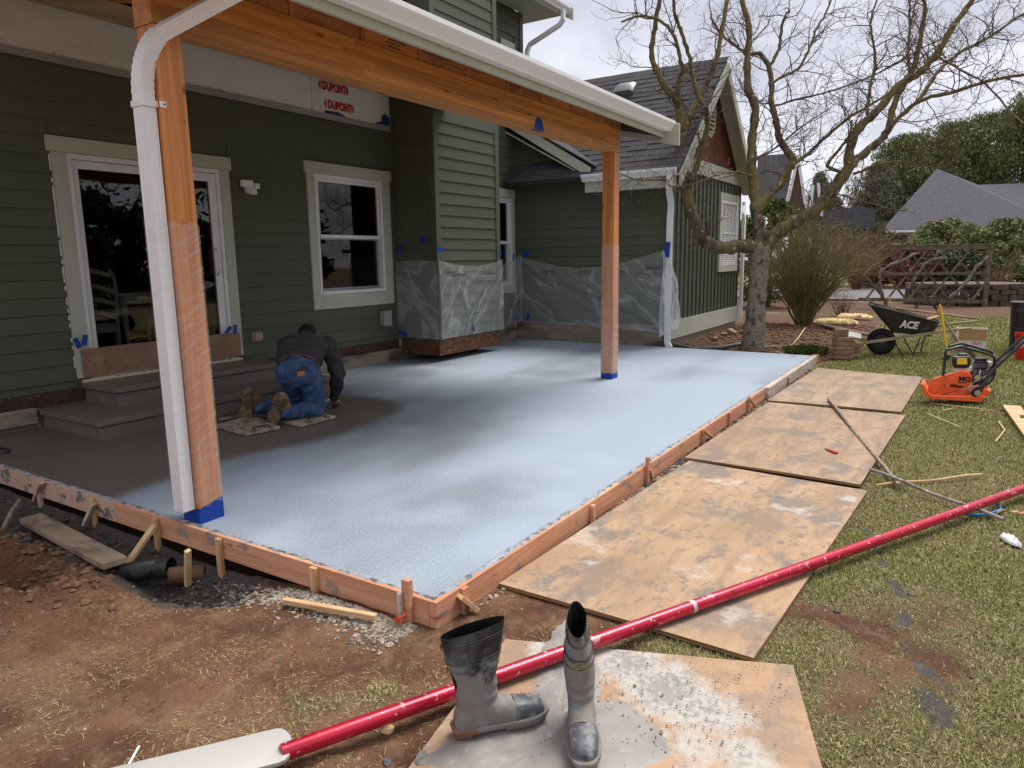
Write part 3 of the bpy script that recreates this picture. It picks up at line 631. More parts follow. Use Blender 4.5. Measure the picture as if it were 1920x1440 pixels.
while t<sL-.02:
    y=YR0-.02-rnd.random()*.3
    while y<YR1-.05:
        wdt=rnd.choice((.30,.33,.46,.25)); a=max(y,YR0-.02); b=min(y+wdt-.004,YR1)
        if b-a>.05:
            p0=np.array([EXX,0,EZ])-sl*.03+sl*(t+.085)+nrm*(.003)
            ln=.19; th=rnd.choice((.010,.013,.017)); c=p0+np.array([0,(a+b)/2,0])
            if cnt<290 and a<7.4:
                o=bpy.data.objects.new('shingle',SHG); COL.objects.link(o); cnt+=1
                Rm=Matrix([list(r) for r in SHR]).to_4x4(); tilt=Matrix.Rotation(math.radians(3.2),4,'Y')
                o.matrix_basis=Matrix.Translation(c)@Rm@tilt@Matrix.Diagonal((ln,b-a,th,1)); par(o,wroof)
            else:
                q=np.array([(-ln/2,-(b-a)/2,.008),(ln/2,-(b-a)/2,-.001),(ln/2,(b-a)/2,-.001),(-ln/2,(b-a)/2,.008)]); q2=q+np.array([0,0,th]); v=np.vstack([q,q2])@SHR.T+c
                rest.add(v,[(4,5,6,7),(0,1,5,4),(1,2,6,5),(2,3,7,6),(3,0,4,7)])
        y+=wdt
    t+=.145
kind(rest.build('shingle_field','shingle',wroof),'stuff')
# barge boards of the gable
for sg in (-1,1):
    e=np.array([PKX+sg*(PKX-EXX),YR0-.04,EZ-.06]); pk=np.array([PKX,YR0-.04,PKZ+.06])
    MB().prism([e,pk,pk-np.array([0,0,.2]),e-np.array([0,0,.2])],(0,.036,0)).build('barge_board','trim_sage',house)
    e2=e+np.array([0,.04,-.02]); p2=pk+np.array([0,.04,-.02]); MB().prism([e2,p2,p2-np.array([0,0,.02]),e2-np.array([0,0,.02])],(0,GY0-YR0-.02,0)).build('gable_soffit','trim_sage',house)
ubox('fascia',(EXX-.01,3.84,EZ-.26),(EXX+.02,5.36,EZ-.065),'trim_sage',house); ubox('soffit',(EXX+.021,3.88,EZ-.24),(WX,5.36,EZ-.22),'trim_sage',house)
gutter('gutter',(EXX-.012,3.82,EZ-.10),(EXX-.012,5.38,EZ-.10),house,axis='Y')
dspath([(EXX-.05,3.92,EZ-.08),(EXX-.05,3.92,EZ-.22),(EXX-.02,3.94,EZ-.30),(WX-.12,4.0,EZ-.48),(WX-.065,4.02,EZ-.58),(WX-.065,4.03,EZ-.7),(WX-.065,4.03,.06),(WX-.075,3.98,-.02)],.085,.065,house,side=(0,1,0),corr=False)
dspath([(GX1+.32,GY0+.02,2.5),(GX1+.30,GY0-.0,2.42),(GX1+.10,GY0-.04,2.24),(GX1+.07,GY0-.06,2.14),(GX1+.07,GY0-.06,.12)],.085,.065,house,side=(1,0,0),corr=False)
# roof vent hood
rv=onx(1178,163,12.1); 
def onroof(px,py):
    d=ray(px,py); p0=np.array([EXX,0,EZ]); t=np.dot(p0-CAM,nrm)/np.dot(d,nrm); return CAM+d*t
rv=onroof(1175,172); hood=MB(); R3=SHR
ring=[]
for (u,hh,wf) in ((-.17,.02,1),(-.16,.12,1),(-.05,.16,1),(.10,.12,.95),(.2,.02,.9)):
    ring.append([rv+R3@np.array([u,s*.19*wf,z]) for s,z in ((-1,.0),(-1,hh*.7),(-.7,hh),(.7,hh),(1,hh*.7),(1,.0))])
hood.loft(ring); mat('vent_metal',(.26,.26,.27),.4,metal=.6); hood.build('roof_vent','vent_metal',house,smooth=40)
# ---------------------------------------------------------------- patio cover
mat('fir_post',(.66,.265,.075),.42,[dict(s=(26,26,.9),det=5,lo=.42,hi=.62,col=(.47,.155,.036),dist=.5,fac=.85),dict(s=(60,60,1.5),det=3,lo=.55,hi=.7,col=(.75,.36,.12),fac=.5),dict(t='voronoi',s=(6,6,3.1),lo=.10,hi=.03,col=(.16,.05,.015),fac=.9)],bump=dict(s=(60,60,2),det=4,st=.15,d=.002),spec=.4,rand=.04)
mat('glulam',(.66,.30,.088),.5,[dict(s=(1.0,24,24),det=5,lo=.42,hi=.66,col=(.47,.18,.048),dist=.4,fac=.85),dict(s=(2,60,60),det=3,lo=.55,hi=.7,col=(.74,.39,.14),fac=.5),dict(t='voronoi',s=(1.4,5,5),lo=.10,hi=.04,col=(.12,.04,.012),fac=.9)],bump=dict(s=(2,60,60),det=4,st=.15,d=.002),spec=.35,rand=.20)
mat('fir_block',(.54,.235,.09),.7,[dict(s=(3,18,18),det=5,lo=.42,hi=.65,col=(.40,.15,.055)),dict(t='voronoi',s=(3,6,6),lo=.09,hi=.04,col=(.12,.04,.02),fac=.8)],bump=dict(s=(3,50,50),det=4,st=.2,d=.003),rand=.16)
mat('pale_ply',(.44,.30,.16),.8,[dict(s=(3,.6,3),det=4,lo=.45,hi=.65,col=(.52,.38,.22))])
mat('soffit_grey',(.20,.20,.21),.8)
mat('ink',(.012,.01,.01),.7)
filmmat('stretch_wrap',.14,.34,(2.5,2.5,42),rough=.2,lo=.0,hi=.05,rot=(.35,.45,0),col=(.80,.78,.77),bump=.06,ridge=True)
filmmat('stretch_wrap_dusty',.18,.5,(3,3,60),rough=.3,lo=.0,hi=.07,rot=(-.3,-.4,0),col=(.74,.72,.72),bump=.06,ridge=True)
filmmat('spout_wrap',.05,.14,(2,2,40),rough=.2,lo=.5,hi=.8,rot=(.3,.3,0),col=(.80,.80,.80),bump=.06)
cover=thing('patio_cover','orange fir post and beam patio roof with white gutter and downspout','patio roof',(5,3.55,0))
PY0,PY1=3.483,3.628; BZ=2.59
posts=[]
for (x0,x1) in ((2.211,2.358),(7.622,7.768)):
    p=MB().box((x0,PY0,.012),(x1,PY1,BZ)).build('post','fir_post',cover,bev=.006); posts.append(p)
# glulam beam of stacked laminations
bm_=MB().box((2.215,PY0+.006,BZ+.002),(7.765,PY1-.004,BZ+.25)).build('beam','glulam',cover)
nl=7; lh=.252/nl; LM={}
for k in range(nl):
    x=2.205
    while x<7.768:
        ln=min(rnd.uniform(.9,2.4),7.768-x); 
        if 7.768-x-ln<.3: ln=7.768-x
        o=MB().box((x,PY0-.003,BZ+k*lh),(x+ln-.0008,PY1+.004,BZ+(k+1)*lh-.0007)).build('lamination','glulam',bm_); x+=ln
ZB=BZ+.254; SLP=.235
def rz(y): return ZB+SLP*(y-PY0)
xr=2.51
RX=[]
while xr<7.8: RX.append(xr); xr+=.5835
for x in RX: MB().prism([(x-.02,3.09,rz(3.09)+.105),(x-.02,PY0+.004,rz(PY0)+.105),(x-.02,PY0+.004,rz(PY0)),(x-.02,WY-.05,rz(WY-.05)),(x-.02,WY-.05,rz(WY-.05)+.14),(x-.02,3.09,rz(3.09)+.14)],(.04,0,0)).build('rafter','fir_block',cover)
bl=[]
xs=[2.215]+RX+[7.766]
for a,b in zip(xs[:-1],xs[1:]):
    a2=a+.021 if a in RX else a; b2=b-.021 if b in RX else b
    if b2-a2>.03: bl.append(MB().box((a2,PY0+.004,ZB+.001),(b2,PY0+.042,ZB+.125)).build('blocking','fir_block',cover))
for x in RX: ubox('rafter_face',(x-.0195,PY0-.004,ZB+.002),(x+.0195,PY0+.003,ZB+.12),'fir_block',cover)
# roof deck, ceiling sheet, fascia, rake boards, gutter
X0,X1=1.93,8.035
def slab_(y0,y1,off,th,m,name,x0=X0,x1=X1): return MB().prism([(x0,y0,rz(y0)+off),(x0,y1,rz(y1)+off),(x0,y1,rz(y1)+off+th),(x0,y0,rz(y0)+off+th)],(x1-x0,0,0)).build(name,m,cover)
slab_(3.04,WY-.03,.142,.014,'pale_ply','roof_deck'); slab_(2.98,WY-.02,.160,.012,'shingle','roof_covering',X0-.03,X1+.05)
slab_(3.66,WY-.06,-.016,.012,'pale_ply','ceiling_sheet',4.2,7.74); slab_(5.3,WY-.06,-.016,.012,'pale_ply','ceiling_sheet',2.0,4.19)
slab_(3.086,WY-.06,-.012,.009,'soffit_grey','soffit',7.775,X1-.01)
FY=3.05
MB().box((X0,FY,2.752),(X1,FY+.03,2.91)).build('fascia','trim_sage',cover,bev=.003)
MB().prism([(X1+.002,2.885,2.652),(X1+.002,WY-.03,2.652+SLP*(WY-2.915)),(X1+.002,WY-.03,2.90+SLP*(WY-2.915)),(X1+.002,2.885,2.892)],(.036,0,0)).build('rake_board','trim_sage',cover,bev=.003)
MB().prism([(X0-.04,2.885,2.652),(X0-.04,WY-.03,2.652+SLP*(WY-2.915)),(X0-.04,WY-.03,2.90+SLP*(WY-2.915)),(X0-.04,2.885,2.892)],(.036,0,0)).build('rake_board','trim_sage',cover,bev=.003)
gutter('gutter',(X0,FY-.004,2.808),(X1-.004,FY-.004,2.808),cover,wd=.125,h=.105)
# downspout with elbows beside the post
pA=np.array([2.168,3.553,2.36]); 
up=[ony(318,55,3.40),ony(352,28,3.26),ony(392,2,3.13)]
P=[(2.168,3.553,.085),(2.168,3.553,1.2),(2.168,3.553,2.24)]; SC=[1,1,1]
e0=np.array([2.235,3.455,2.545]); e1=np.array([2.50,3.02,2.775]); b0=np.array([2.168,3.553,2.25]); b1=np.array([2.168,3.553,2.46])
for k in range(22):                               # crimped elbow
    t=k/21; P.append(tuple((1-t)**2*b0+2*t*(1-t)*b1+t*t*e0)); SC.append(1.03 if k%2 else .965)
for t in (.1,.15,.3,.5,.7,.85,1.0): P.append(tuple(e0+(e1-e0)*t)); SC.append(1)
ds=dspath(P,.088,.068,cover,side=(0,1,0),sc=SC)
st_=MB().box((2.128,3.50,2.195),(2.21,3.606,2.225)); st_.box((2.205,3.478,2.195),(2.24,3.4825,2.225)); st_.build('strap','gutter_white',ds,bev=.002)
MB().disc((2.228,3.476,2.21),(0,1,0),.005,.004,8).build('screw','dark_metal',ds)
# stretch film round the posts
def wrapshell(x0,x1,y0,y1,z0,z1,m,par_,name='stretch_film',seed=1):
    ring=[]; pts=[]
    def edge(a,b,n): return [(a[0]+(b[0]-a[0])*t/n,a[1]+(b[1]-a[1])*t/n) for t in range(n)]
    pts=edge((x0,y0),(x1,y0),6)+edge((x1,y0),(x1,y1),6)+edge((x1,y1),(x0,y1),6)+edge((x0,y1),(x0,y0),6)
    cx,cy=(x0+x1)/2,(y0+y1)/2; rings=[]
    for k in range(40):
        z=z0+(z1-z0)*k/39; r=[]
        for (x,y) in pts:
            j=.0022*vnoise(np.array([x*30+y*22]),np.array([z*26]),seed)[0]; dx,dy=x-cx,y-cy; L=math.hypot(dx,dy)
            r.append((x+dx/L*j,y+dy/L*j,z+(.012*math.sin(x*60+y*40) if k in (0,39) else 0)))
        rings.append(r)
    return MB().loft(rings,cap=False).build(name,m,par_,smooth=True)
wrapshell(2.207,2.362,3.479,3.632,.10,1.63,'stretch_wrap',posts[0],seed=3)
wrapshell(2.129,2.207,3.505,3.601,.09,1.63,'spout_wrap',ds,seed=4)
wrapshell(7.618,7.772,3.479,3.632,.62,1.56,'stretch_wrap',posts[1],seed=5); wrapshell(7.617,7.773,3.478,3.633,.06,.64,'stretch_wrap_dusty',posts[1],seed=6)
tp=MB().prism([(2.2085,3.4805,.0),(2.3605,3.4805,.0),(2.3605,3.4805,.125),(2.2085,3.4805,.085)],(0,.151,0)); tp.build('blue_tape','tape_blue',posts[0])
MB().box((2.205,3.476,.0),(2.29,3.4795,.07),R=rotm('Y',3)).build('blue_tape','tape_blue',posts[0])
MB().box((7.619,3.480,.0),(7.771,3.631,.075)).build('blue_tape','tape_blue',posts[1],bev=.002)
# blue tape half disc on the beam
c=ony(1011,250,PY0-.004); hd=[(c[0]+.085*math.cos(a),PY0-.0045,BZ+.004+.115*math.sin(a)) for a in np.linspace(0,math.pi,13)]
MB().prism(hd,(0,.001,0)).build('blue_tape','tape_blue',bm_); MB().prism([(c[0]-.13,PY0-.006,BZ-.002),(c[0]+.10,PY0-.006,BZ-.002),(c[0]+.07,PY0+.03,BZ-.003),(c[0]-.10,PY0+.03,BZ-.004)],(0,0,-.001)).build('blue_tape','tape_blue',bm_)
# handwriting on the blocking
def blk(x): 
    return [b for b,(a,bb) in zip(bl,[(xs[i],xs[i+1]) for i in range(len(xs)-1)]) if a<=x<bb][0]
for i,s in enumerate(('Trust in the Lord with','all your heart & lean','not on your own','understanding')):
    text('handwriting',s,.021,(3.90+.03*(i%2),PY0+.0025,ZB+.088-i*.022),(1,0,0),(0,0,1),'ink',blk(3.95),shear=.25,depth=.0004)
def scribble(x0,x1,z0,z1,lines):
    m=MB(); r=random.Random(int(x0*100))
    for i in range(lines):
        z=z1-(z1-z0)*i/max(1,lines-1); x=x0
        while x<x1:
            wl=r.uniform(.02,.06); q=x
            while q<min(x+wl,x1): m.bar((q,PY0+.0024,z-.003*r.random()),(q+r.uniform(.003,.006),PY0+.0024,z+.010*r.random()),.0016,.0007,up=(0,1,0)); q+=.0055
            x+=wl+.012
    m.build('handwriting','ink',blk((x0+x1)/2))
scribble(4.36,4.6,ZB+.06,ZB+.07,1); scribble(4.55,4.8,ZB+.03,ZB+.04,1); scribble(4.92,5.02,ZB+.06,ZB+.06,1); scribble(5.46,5.62,ZB+.03,ZB+.10,5); scribble(5.68,5.98,ZB+.03,ZB+.085,4); scribble(6.05,6.25,ZB+.04,ZB+.08,3); scribble(7.2,7.28,ZB+.03,ZB+.09,4); scribble(7.34,7.74,ZB+.03,ZB+.085,4)
# ---------------------------------------------------------------- steps
mat('wet_concrete',(.165,.144,.122),.42,[dict(s=(2,5,5),det=5,lo=.42,hi=.7,col=(.195,.172,.146)),dict(s=(9,9,9),det=4,lo=.55,hi=.75,col=(.13,.112,.095),fac=.6)],bump=dict(s=(14,30,30),det=4,st=.12,d=.004),spec=.35)
steps=thing('concrete_steps','two freshly cast dark wet concrete steps below the sliding door','steps',(4.2,6.4,0))
def step(x0,x1,y0,y1,z0,z1):
    MB().box((x0+.03,y0+.035,z0-.03),(x1-.03,y1,z1-.062)).build('riser','wet_concrete',steps,bev=.006); MB().box((x0+.045,y0+.05,z1-.063),(x1-.045,y1,z1-.048)).build('shadow_joint','wet_concrete',steps); MB().box((x0,y0,z1-.05),(x1,y1,z1)).build('tread','wet_concrete',steps,bev=.009,seg=3)
step(2.93,5.50,5.885,WY-.032,0,.168); step(3.33,5.22,6.33,WY-.026,.17,.342)
# ---------------------------------------------------------------- formwork
mat('form_lumber',(.63,.33,.20),.8,[dict(s=(1.1,1.1,26),det=5,lo=.4,hi=.66,col=(.52,.245,.135),dist=.4),dict(s=(4,4,60),det=3,lo=.55,hi=.72,col=(.70,.42,.28),fac=.6),dict(t='voronoi',s=(2.1,2.1,7),lo=.11,hi=.04,col=(.22,.09,.04),fac=.8),dict(s=(5,5,9),det=5,lo=.60,hi=.68,col=(.22,.20,.19),fac=.75)],bump=dict(s=(3,3,70),det=4,st=.2,d=.003),rand=.08,spec=.2)
mat('form_muddy',(.60,.36,.25),.85,[dict(s=(7,7,9),det=6,lo=.53,hi=.60,col=(.15,.135,.12)),dict(s=(20,20,30),det=4,lo=.5,hi=.6,col=(.45,.40,.36),fac=.6)],bump=dict(s=(10,10,20),det=5,st=.5,d=.008))
mat('form_grey',(.52,.45,.38),.85,[dict(s=(1.5,1.5,26),det=5,lo=.4,hi=.66,col=(.42,.34,.27)),dict(s=(7,7,9),det=5,lo=.55,hi=.65,col=(.63,.62,.60))],bump=dict(s=(3,3,60),det=4,st=.25,d=.003))
mat('stake_wood',(.64,.40,.21),.8,[dict(s=(30,30,3),det=4,lo=.4,hi=.65,col=(.50,.28,.13))],rand=.14,bump=dict(s=(60,60,4),det=3,st=.2,d=.002))
mat('stake_yellow',(.70,.53,.28),.8,[dict(s=(30,30,3),det=4,lo=.4,hi=.65,col=(.60,.42,.2))],rand=.08)
mat('concrete_splat',(.30,.315,.34),.85,[dict(s=40,det=4,lo=.45,hi=.6,col=(.36,.40,.45)),dict(s=20,det=4,lo=.50,hi=.62,col=(.14,.14,.145))],bump=dict(s=60,det=4,st=.7,d=.006))
form=thing('concrete_formwork','reddish lumber formwork staked around the edge of the fresh slab','formwork',(2.16,1.79,-.1))
FX,FY0=2.150,1.775; FZ0,FZ1=-.118,.006
for (y0,y1,m) in ((1.815,4.25,'form_lumber'),(4.254,6.9,'form_muddy')): MB().box((FX,y0,FZ0),(FX+.038,y1,FZ1)).build('form_board',m,form,bev=.003)
for (x0,x1,m) in ((FX,4.55,'form_lumber'),(4.553,7.85,'form_lumber')): MB().box((x0,FY0,FZ0),(x1,FY0+.038,FZ1)).build('form_board',m,form,bev=.003)
MB().box((7.853,FY0-.035,FZ0),(10.72,FY0+.036,FZ1+.002)).build('form_board','form_grey',form,bev=.003)
MB().box((10.722,FY0-.05,FZ0+.02),(10.76,FY0+.036,FZ1+.012)).build('form_board','form_lumber',form,bev=.003)
# cement smear along the top edges
def smear(p,q,wd,n,seed,zc):
    p=np.array(p,float); q=np.array(q,float); d=(q-p)/n; s=np.array([-d[1],d[0],0]); s/=np.linalg.norm(s); m=MB(); r=random.Random(seed); A=[];B=[];Cc=[]
    for i in range(n+1):
        c=p+d*i; a=r.uniform(.1,1)*wd; b=r.uniform(.1,1)*wd; h=r.uniform(.002,.008)
        A.append(c-s*a+[0,0,zc]); B.append(c+[0,0,zc+h]); Cc.append(c+s*b+[0,0,zc-.002])
    m.grid(np.array([A,B,Cc])); return m
kind(smear((FX+.03,1.80,0),(FX+.03,6.8,0),.024,190,1,.0065).build('cement_smear','concrete_splat',form),'stuff'); kind(smear((10.7,FY0+.03,0),(2.19,FY0+.03,0),.024,300,2,.0085).build('cement_smear','concrete_splat',form),'stuff')
def stake(name,p,top,bot,ax,m='stake_wood',wd=.038,th=.022,tip=True,tilt=0):
    x,y=p; a,b=(wd,th) if ax=='Y' else (th,wd)     # ax = face direction
    pts=[(-1,-1),(1,-1),(1,1),(-1,1)]; r0=[(x+u*a/2,y+v*b/2,top) for u,v in pts]; r1=[(x+u*a/2,y+v*b/2,bot+.09) for u,v in pts]; r2=[(x+u*a*.12,y+v*b*.12,bot) for u,v in pts]
    return MB().loft([r2,r1,r0]).build(name,m,form,bev=.0015,seg=1)
for (px,py,top) in ((298,1000,.003),(415,1025,-.004),(592,1075,.002)): 
    c=onx(px,py,FX); stake('stake',(FX-.0125,c[1]),top,-.30,'X')
stake('stake',(FX-.0125,onx(178,948,FX)[1]),.006,-.25,'X','stake_wood'); stake('stake',(FX-.0125,onx(75,905,FX)[1]),.004,-.25,'X','form_muddy')
cs=onx(768,1105,FX); stake('stake',(FX-.016,cs[1]),.085,-.2,'X','form_lumber',.042,.028)
stake('stake',(FX-.044,cs[1]+.018),.03,-.22,'X','form_grey',.02,.018)
for (px,py,top) in ((867,1110,.004),(1211,890,.075),(1316,812,.012),(1366,780,.004),(1402,752,.02)):
    c=ony(px,py,FY0); stake('stake',(c[0],FY0-.0125),top,-.28,'Y','form_lumber')
for px,py in ((1471,712),(1108,958)): c=ony(px,py,FY0); stake('stake',(c[0],FY0-.047 if px>1430 else FY0-.0125),-.01,-.28,'Y','form_lumber')
def brace(p,q,m='stake_yellow',wd=.036,th=.02,up=(0,0,1)): return MB().bar(p,q,wd,th,up).build('brace',m,form,bev=.0015,seg=1)
def bx(px,py,x): return onx(px,py,x)
a=onx(290,985,FX-.03); brace(a,onz(238,1058,-.19),'stake_yellow'); a=onx(176,945,FX-.03); brace(a,onz(158,985,-.17),'form_grey')
a=onx(78,905,FX-.03); brace(a,onz(66,938,-.15),'form_muddy')
a=ony(862,1118,FY0-.02); brace(a,onz(893,1142,G0+.01),'stake_yellow',.045)
for p0,p1 in (((1217,880),(1222,897)),((1319,806),(1338,822)),((1404,745),(1418,764))):
    a=ony(*p0,FY0-.02); b=onz(*p1,G0+.005); brace(a,b,'stake_wood',.03)
mat('orange_string',(.85,.12,.02),.7)
kn=MB(); c0=np.array([FX-.05,cs[1]+.01,-.09])
for k in range(5):
    t=np.linspace(0,2*math.pi,9); kn.tube(np.stack([c0[0]-.01-.012*np.cos(t)*rnd.uniform(.5,1.2),c0[1]+.03*np.sin(t)*rnd.uniform(.4,1),c0[2]+.02*np.sin(t*1.0+k)+.008*k-.01],-1),.0022,5)
kn.build('string_knot','orange_string',form,smooth=True)
# ---------------------------------------------------------------- plywood sheets
def plymat(name,base,dark,seed,grey=.5,white=.3,rot=0):
    return mat(name,base,.8,[dict(s=(1.3,7,3),r=(0,0,rot),o=(seed,seed*2,0),det=6,lo=.38,hi=.68,col=dark,dist=.8),
      dict(s=(4,22,6),r=(0,0,rot),o=(seed,0,0),det=5,lo=.52,hi=.70,col=tuple(c*.72 for c in base),fac=.6),
      dict(s=(2.6,3.6,3),o=(seed*3,seed,0),det=7,ro=.68,lo=.49,hi=.60,col=(.215,.185,.16),fac=grey),
      dict(s=(60,60,60),det=2,lo=.6,hi=.7,col=(.26,.19,.13),fac=.5),dict(s=(11,17,11),o=(seed,0,seed),det=8,ro=.72,lo=.52,hi=.64,col=(.185,.165,.145),fac=grey),dict(s=(1.2,1.5,1),o=(0,seed,0),det=4,lo=.45,hi=.7,col=tuple(c*.66 for c in base),fac=.55),
      dict(s=(3.1,2.3,3),o=(seed*5,seed*2,0),det=7,ro=.66,lo=.60,hi=.68,col=(.60,.53,.45),fac=white),
      dict(t='attr',name='dust',lo=.35,hi=.75,col=(.47,.44,.40),add=dict(s=13,det=7,ro=.7,amt=1.1)),dict(t='attr',name='dust',lo=.6,hi=.95,col=(.30,.285,.265),add=dict(s=40,det=5,amt=1.2))],bump=dict(s=(6,30,10),r=(0,0,rot),det=5,st=.25,d=.004),bump2=dict(s=(30,30,30),det=4,st=.25,d=.004),spec=.2)
plymat('ply_a',(.46,.31,.195),(.365,.24,.15),1.3,.85,.45); plymat('ply_b',(.42,.285,.18),(.31,.21,.135),4.1,.8,.15); plymat('ply_c',(.42,.295,.195),(.31,.22,.148),7.7,.75,.15); plymat('ply_d',(.46,.295,.18),(.37,.24,.15),2.9,.45,.85,1.2)
mat('ply_edge',(.34,.20,.10),.9,[dict(s=(2,2,300),det=2,lo=.45,hi=.55,col=(.18,.10,.05))],bump=dict(s=(5,5,300),st=.3,d=.002))
mat('cement_crust',(.27,.25,.23),.92,[dict(s=30,det=5,lo=.45,hi=.62,col=(.15,.145,.14)),dict(s=14,det=4,lo=.56,hi=.7,col=(.40,.39,.375))],bump=dict(s=55,det=5,st=.8,d=.008))
mat('cement_slurry',(.30,.275,.245),.5,[dict(s=6,det=6,lo=.42,hi=.68,col=(.22,.205,.19)),dict(s=22,det=4,lo=.58,hi=.7,col=(.40,.375,.34),fac=.7)],bump=dict(s=(18,24,18),det=5,st=.35,d=.006),spec=.4)
def plysheet(label,cor,zs,m,th=.018,n=24,dust=()):
    P=[np.array([*onz(px,py,z)[:2],z]) for (px,py),z in zip(cor,zs)]
    t=thing('plywood_sheet',label,'plywood',(float(np.mean([p[0] for p in P])),float(np.mean([p[1] for p in P])),G0))
    G=np.zeros((n+1,n+1,3))
    for i in range(n+1):
        for j in range(n+1):
            u,v=i/n,j/n; G[i,j]=(P[0]*(1-u)+P[1]*u)*(1-v)+(P[3]*(1-u)+P[2]*u)*v
            G[i,j,2]+=.004*math.sin(u*3+v*2)-.002
    tm=MB().grid(G).mesh('top_ply',smooth=True); dv=np.zeros(len(tm.vertices)); gg=G.reshape(-1,3)
    for (px,py,r_,a_) in dust: c=onz(px,py,zs[0]); dv=np.maximum(dv,a_*np.exp(-((gg[:,0]-c[0])**2+(gg[:,1]-c[1])**2)/r_**2))
    attr(tm,'dust',dv); link('top_ply',tm,m,t)
    e=[G[:,0],G[-1,:],G[::-1,-1],G[0,::-1]]; mb=MB()
    for k,r in enumerate(e):
        lo=r.copy(); lo[:,2]-=th; mb.grid(np.stack([lo-[0,0,0],r-[0,0,.0006]],0))
    lo=G.copy(); lo[:,:,2]-=th; mb.grid(lo); mb.build('edge_ply','ply_edge',t)
    return t,G
z0=-.088
S1,GA=plysheet('cement spattered plywood sheet lying against the formwork in front',[(935,1093),(1413,1233),(1627,918),(1292,864)],[z0-.004,z0+.002,z0+.004,z0],'ply_a',n=50,dust=((1500,960,.16,.55),(1590,935,.1,.7),(1300,1075,.2,.5),(1400,1045,.14,.5),(1110,1056,.07,.62),(1380,1155,.12,.5)))
S2,GB=plysheet('middle plywood sheet with the small red knife on it',[(1283,857),(1613,908),(1698,777),(1441,754)],[z0+.02,z0+.022,z0+.012,z0+.012],'ply_b')
S3,GC=plysheet('farthest plywood sheet, beside the orange plate compactor',[(1438,750),(1690,772),(1730,706),(1533,690)],[z0+.01,z0+.01,z0+.008,z0+.008],'ply_c')
S4,GD=plysheet('plywood sheet smeared with grey cement under the rubber boots',[(705,1520),(1565,1520),(1487,1244),(948,1199)],[z0-.006]*4,'ply_d',n=70,dust=((1250,1290,.22,.95),(1180,1240,.2,.9),(1320,1330,.2,.8),(1400,1420,.14,.75),(1040,1225,.16,.85),(1290,1400,.2,.6),(800,1400,.05,.5)))
def crust(c,rx,ry,ang,seed,m='cement_crust',h=.010,par_=None,name='cement_crust',n=22,zoff=.0):
    """raised patch of dried cement with a ragged edge"""
    r=np.random.default_rng(seed); k=64; th=np.linspace(0,2*math.pi,k,endpoint=False); pr_=r.uniform(-1,1,11); rad=1+.30*np.interp(th,np.linspace(0,2*math.pi,12),np.append(pr_,pr_[0]))+.05*r.uniform(-1,1,k)
    rings=[]; ca,sa=math.cos(ang),math.sin(ang)
    for q,hh in ((1,-.001),(.93,.5),(.75,.9),(.5,1),(.2,.85)):
        x=rx*rad*q*np.cos(th)*(1 if q==1 else 1+.05*r.uniform(-1,1,k)); y=ry*rad*q*np.sin(th)
        z=zoff+h*hh*(1+.5*r.uniform(-1,1,k)) if hh>0 else np.full(k,zoff-.001)
        rings.append(np.stack([c[0]+x*ca-y*sa,c[1]+x*sa+y*ca,c[2]+z],-1))
    mb=MB().loft(rings[::-1][::-1],cap=False); mb.add([*rings[-1]],[tuple(range(k))]); return mb.build(name,m,par_,smooth=True)
c=onz(1000,1400,z0-.006); crust(c+[0,-.02,.001],.34,.23,-.7,50,'cement_slurry',.006,S4,'cement_slurry'); crust(onz(1060,1260,z0-.004),.30,.13,.5,51,'cement_slurry',.005,S4,'cement_slurry')
crust(onz(790,1420,z0-.004),.03,.02,.4,55,'cement_crust',.004,S4)
# loose crumbs of cement on the sheets
cr_=MB(); r=random.Random(4)
for i in range(700):
    if i<560: px,py=r.gauss(1260,130),r.gauss(1310,60)
    elif i<700: px,py=r.gauss(1000,120),r.gauss(1290,60)
    else: px,py=r.uniform(950,1600),r.uniform(900,1200)
    c=onz(px,py,z0)
    if i<700 and not (948<px<1480 and 1205<py<1440): continue
    s=r.uniform(.0014,.0036)*(2.0 if r.random()<.05 else 1); cr_.blob(c,(s,s*r.uniform(.7,1.2),s*.7),5,3,jit=.25)
kind(cr_.build('cement_crumbs','cement_crust'),'stuff','loose grey cement crumbs scattered on the plywood sheets')
# ---------------------------------------------------------------- rubber boots
mat('boot_rubber',(.020,.020,.022),.38,[dict(s=(9,9,6),det=6,lo=.52,hi=.70,col=(.11,.115,.12),rough=.7,fac=.8),dict(t='attr',name='mudh',lo=.40,hi=.60,col=(.215,.208,.198),rough=.85,add=dict(s=11,det=7,ro=.65,amt=1.2)),dict(t='attr',name='mudh',lo=.70,hi=.9,col=(.20,.175,.15),rough=.9,add=dict(s=16,det=6,amt=1.0)),dict(t='attr',name='cap',lo=.5,hi=.7,col=(.075,.08,.09),rough=.4),dict(s=(28,28,28),det=6,lo=.46,hi=.66,col=(.22,.22,.22),rough=.8,mul=dict(t='attr',name='mudh',lo=.2,hi=.5)),dict(t='attr',name='red',lo=.5,hi=.7,col=(.20,.085,.05),fac=.8,add=dict(s=20,det=4,amt=.6))],bump=dict(s=45,det=5,st=.35,d=.005),spec=.45)
mat('boot_inside',(.008,.008,.009),.7)
mat('boot_logo',(.42,.36,.11),.6)
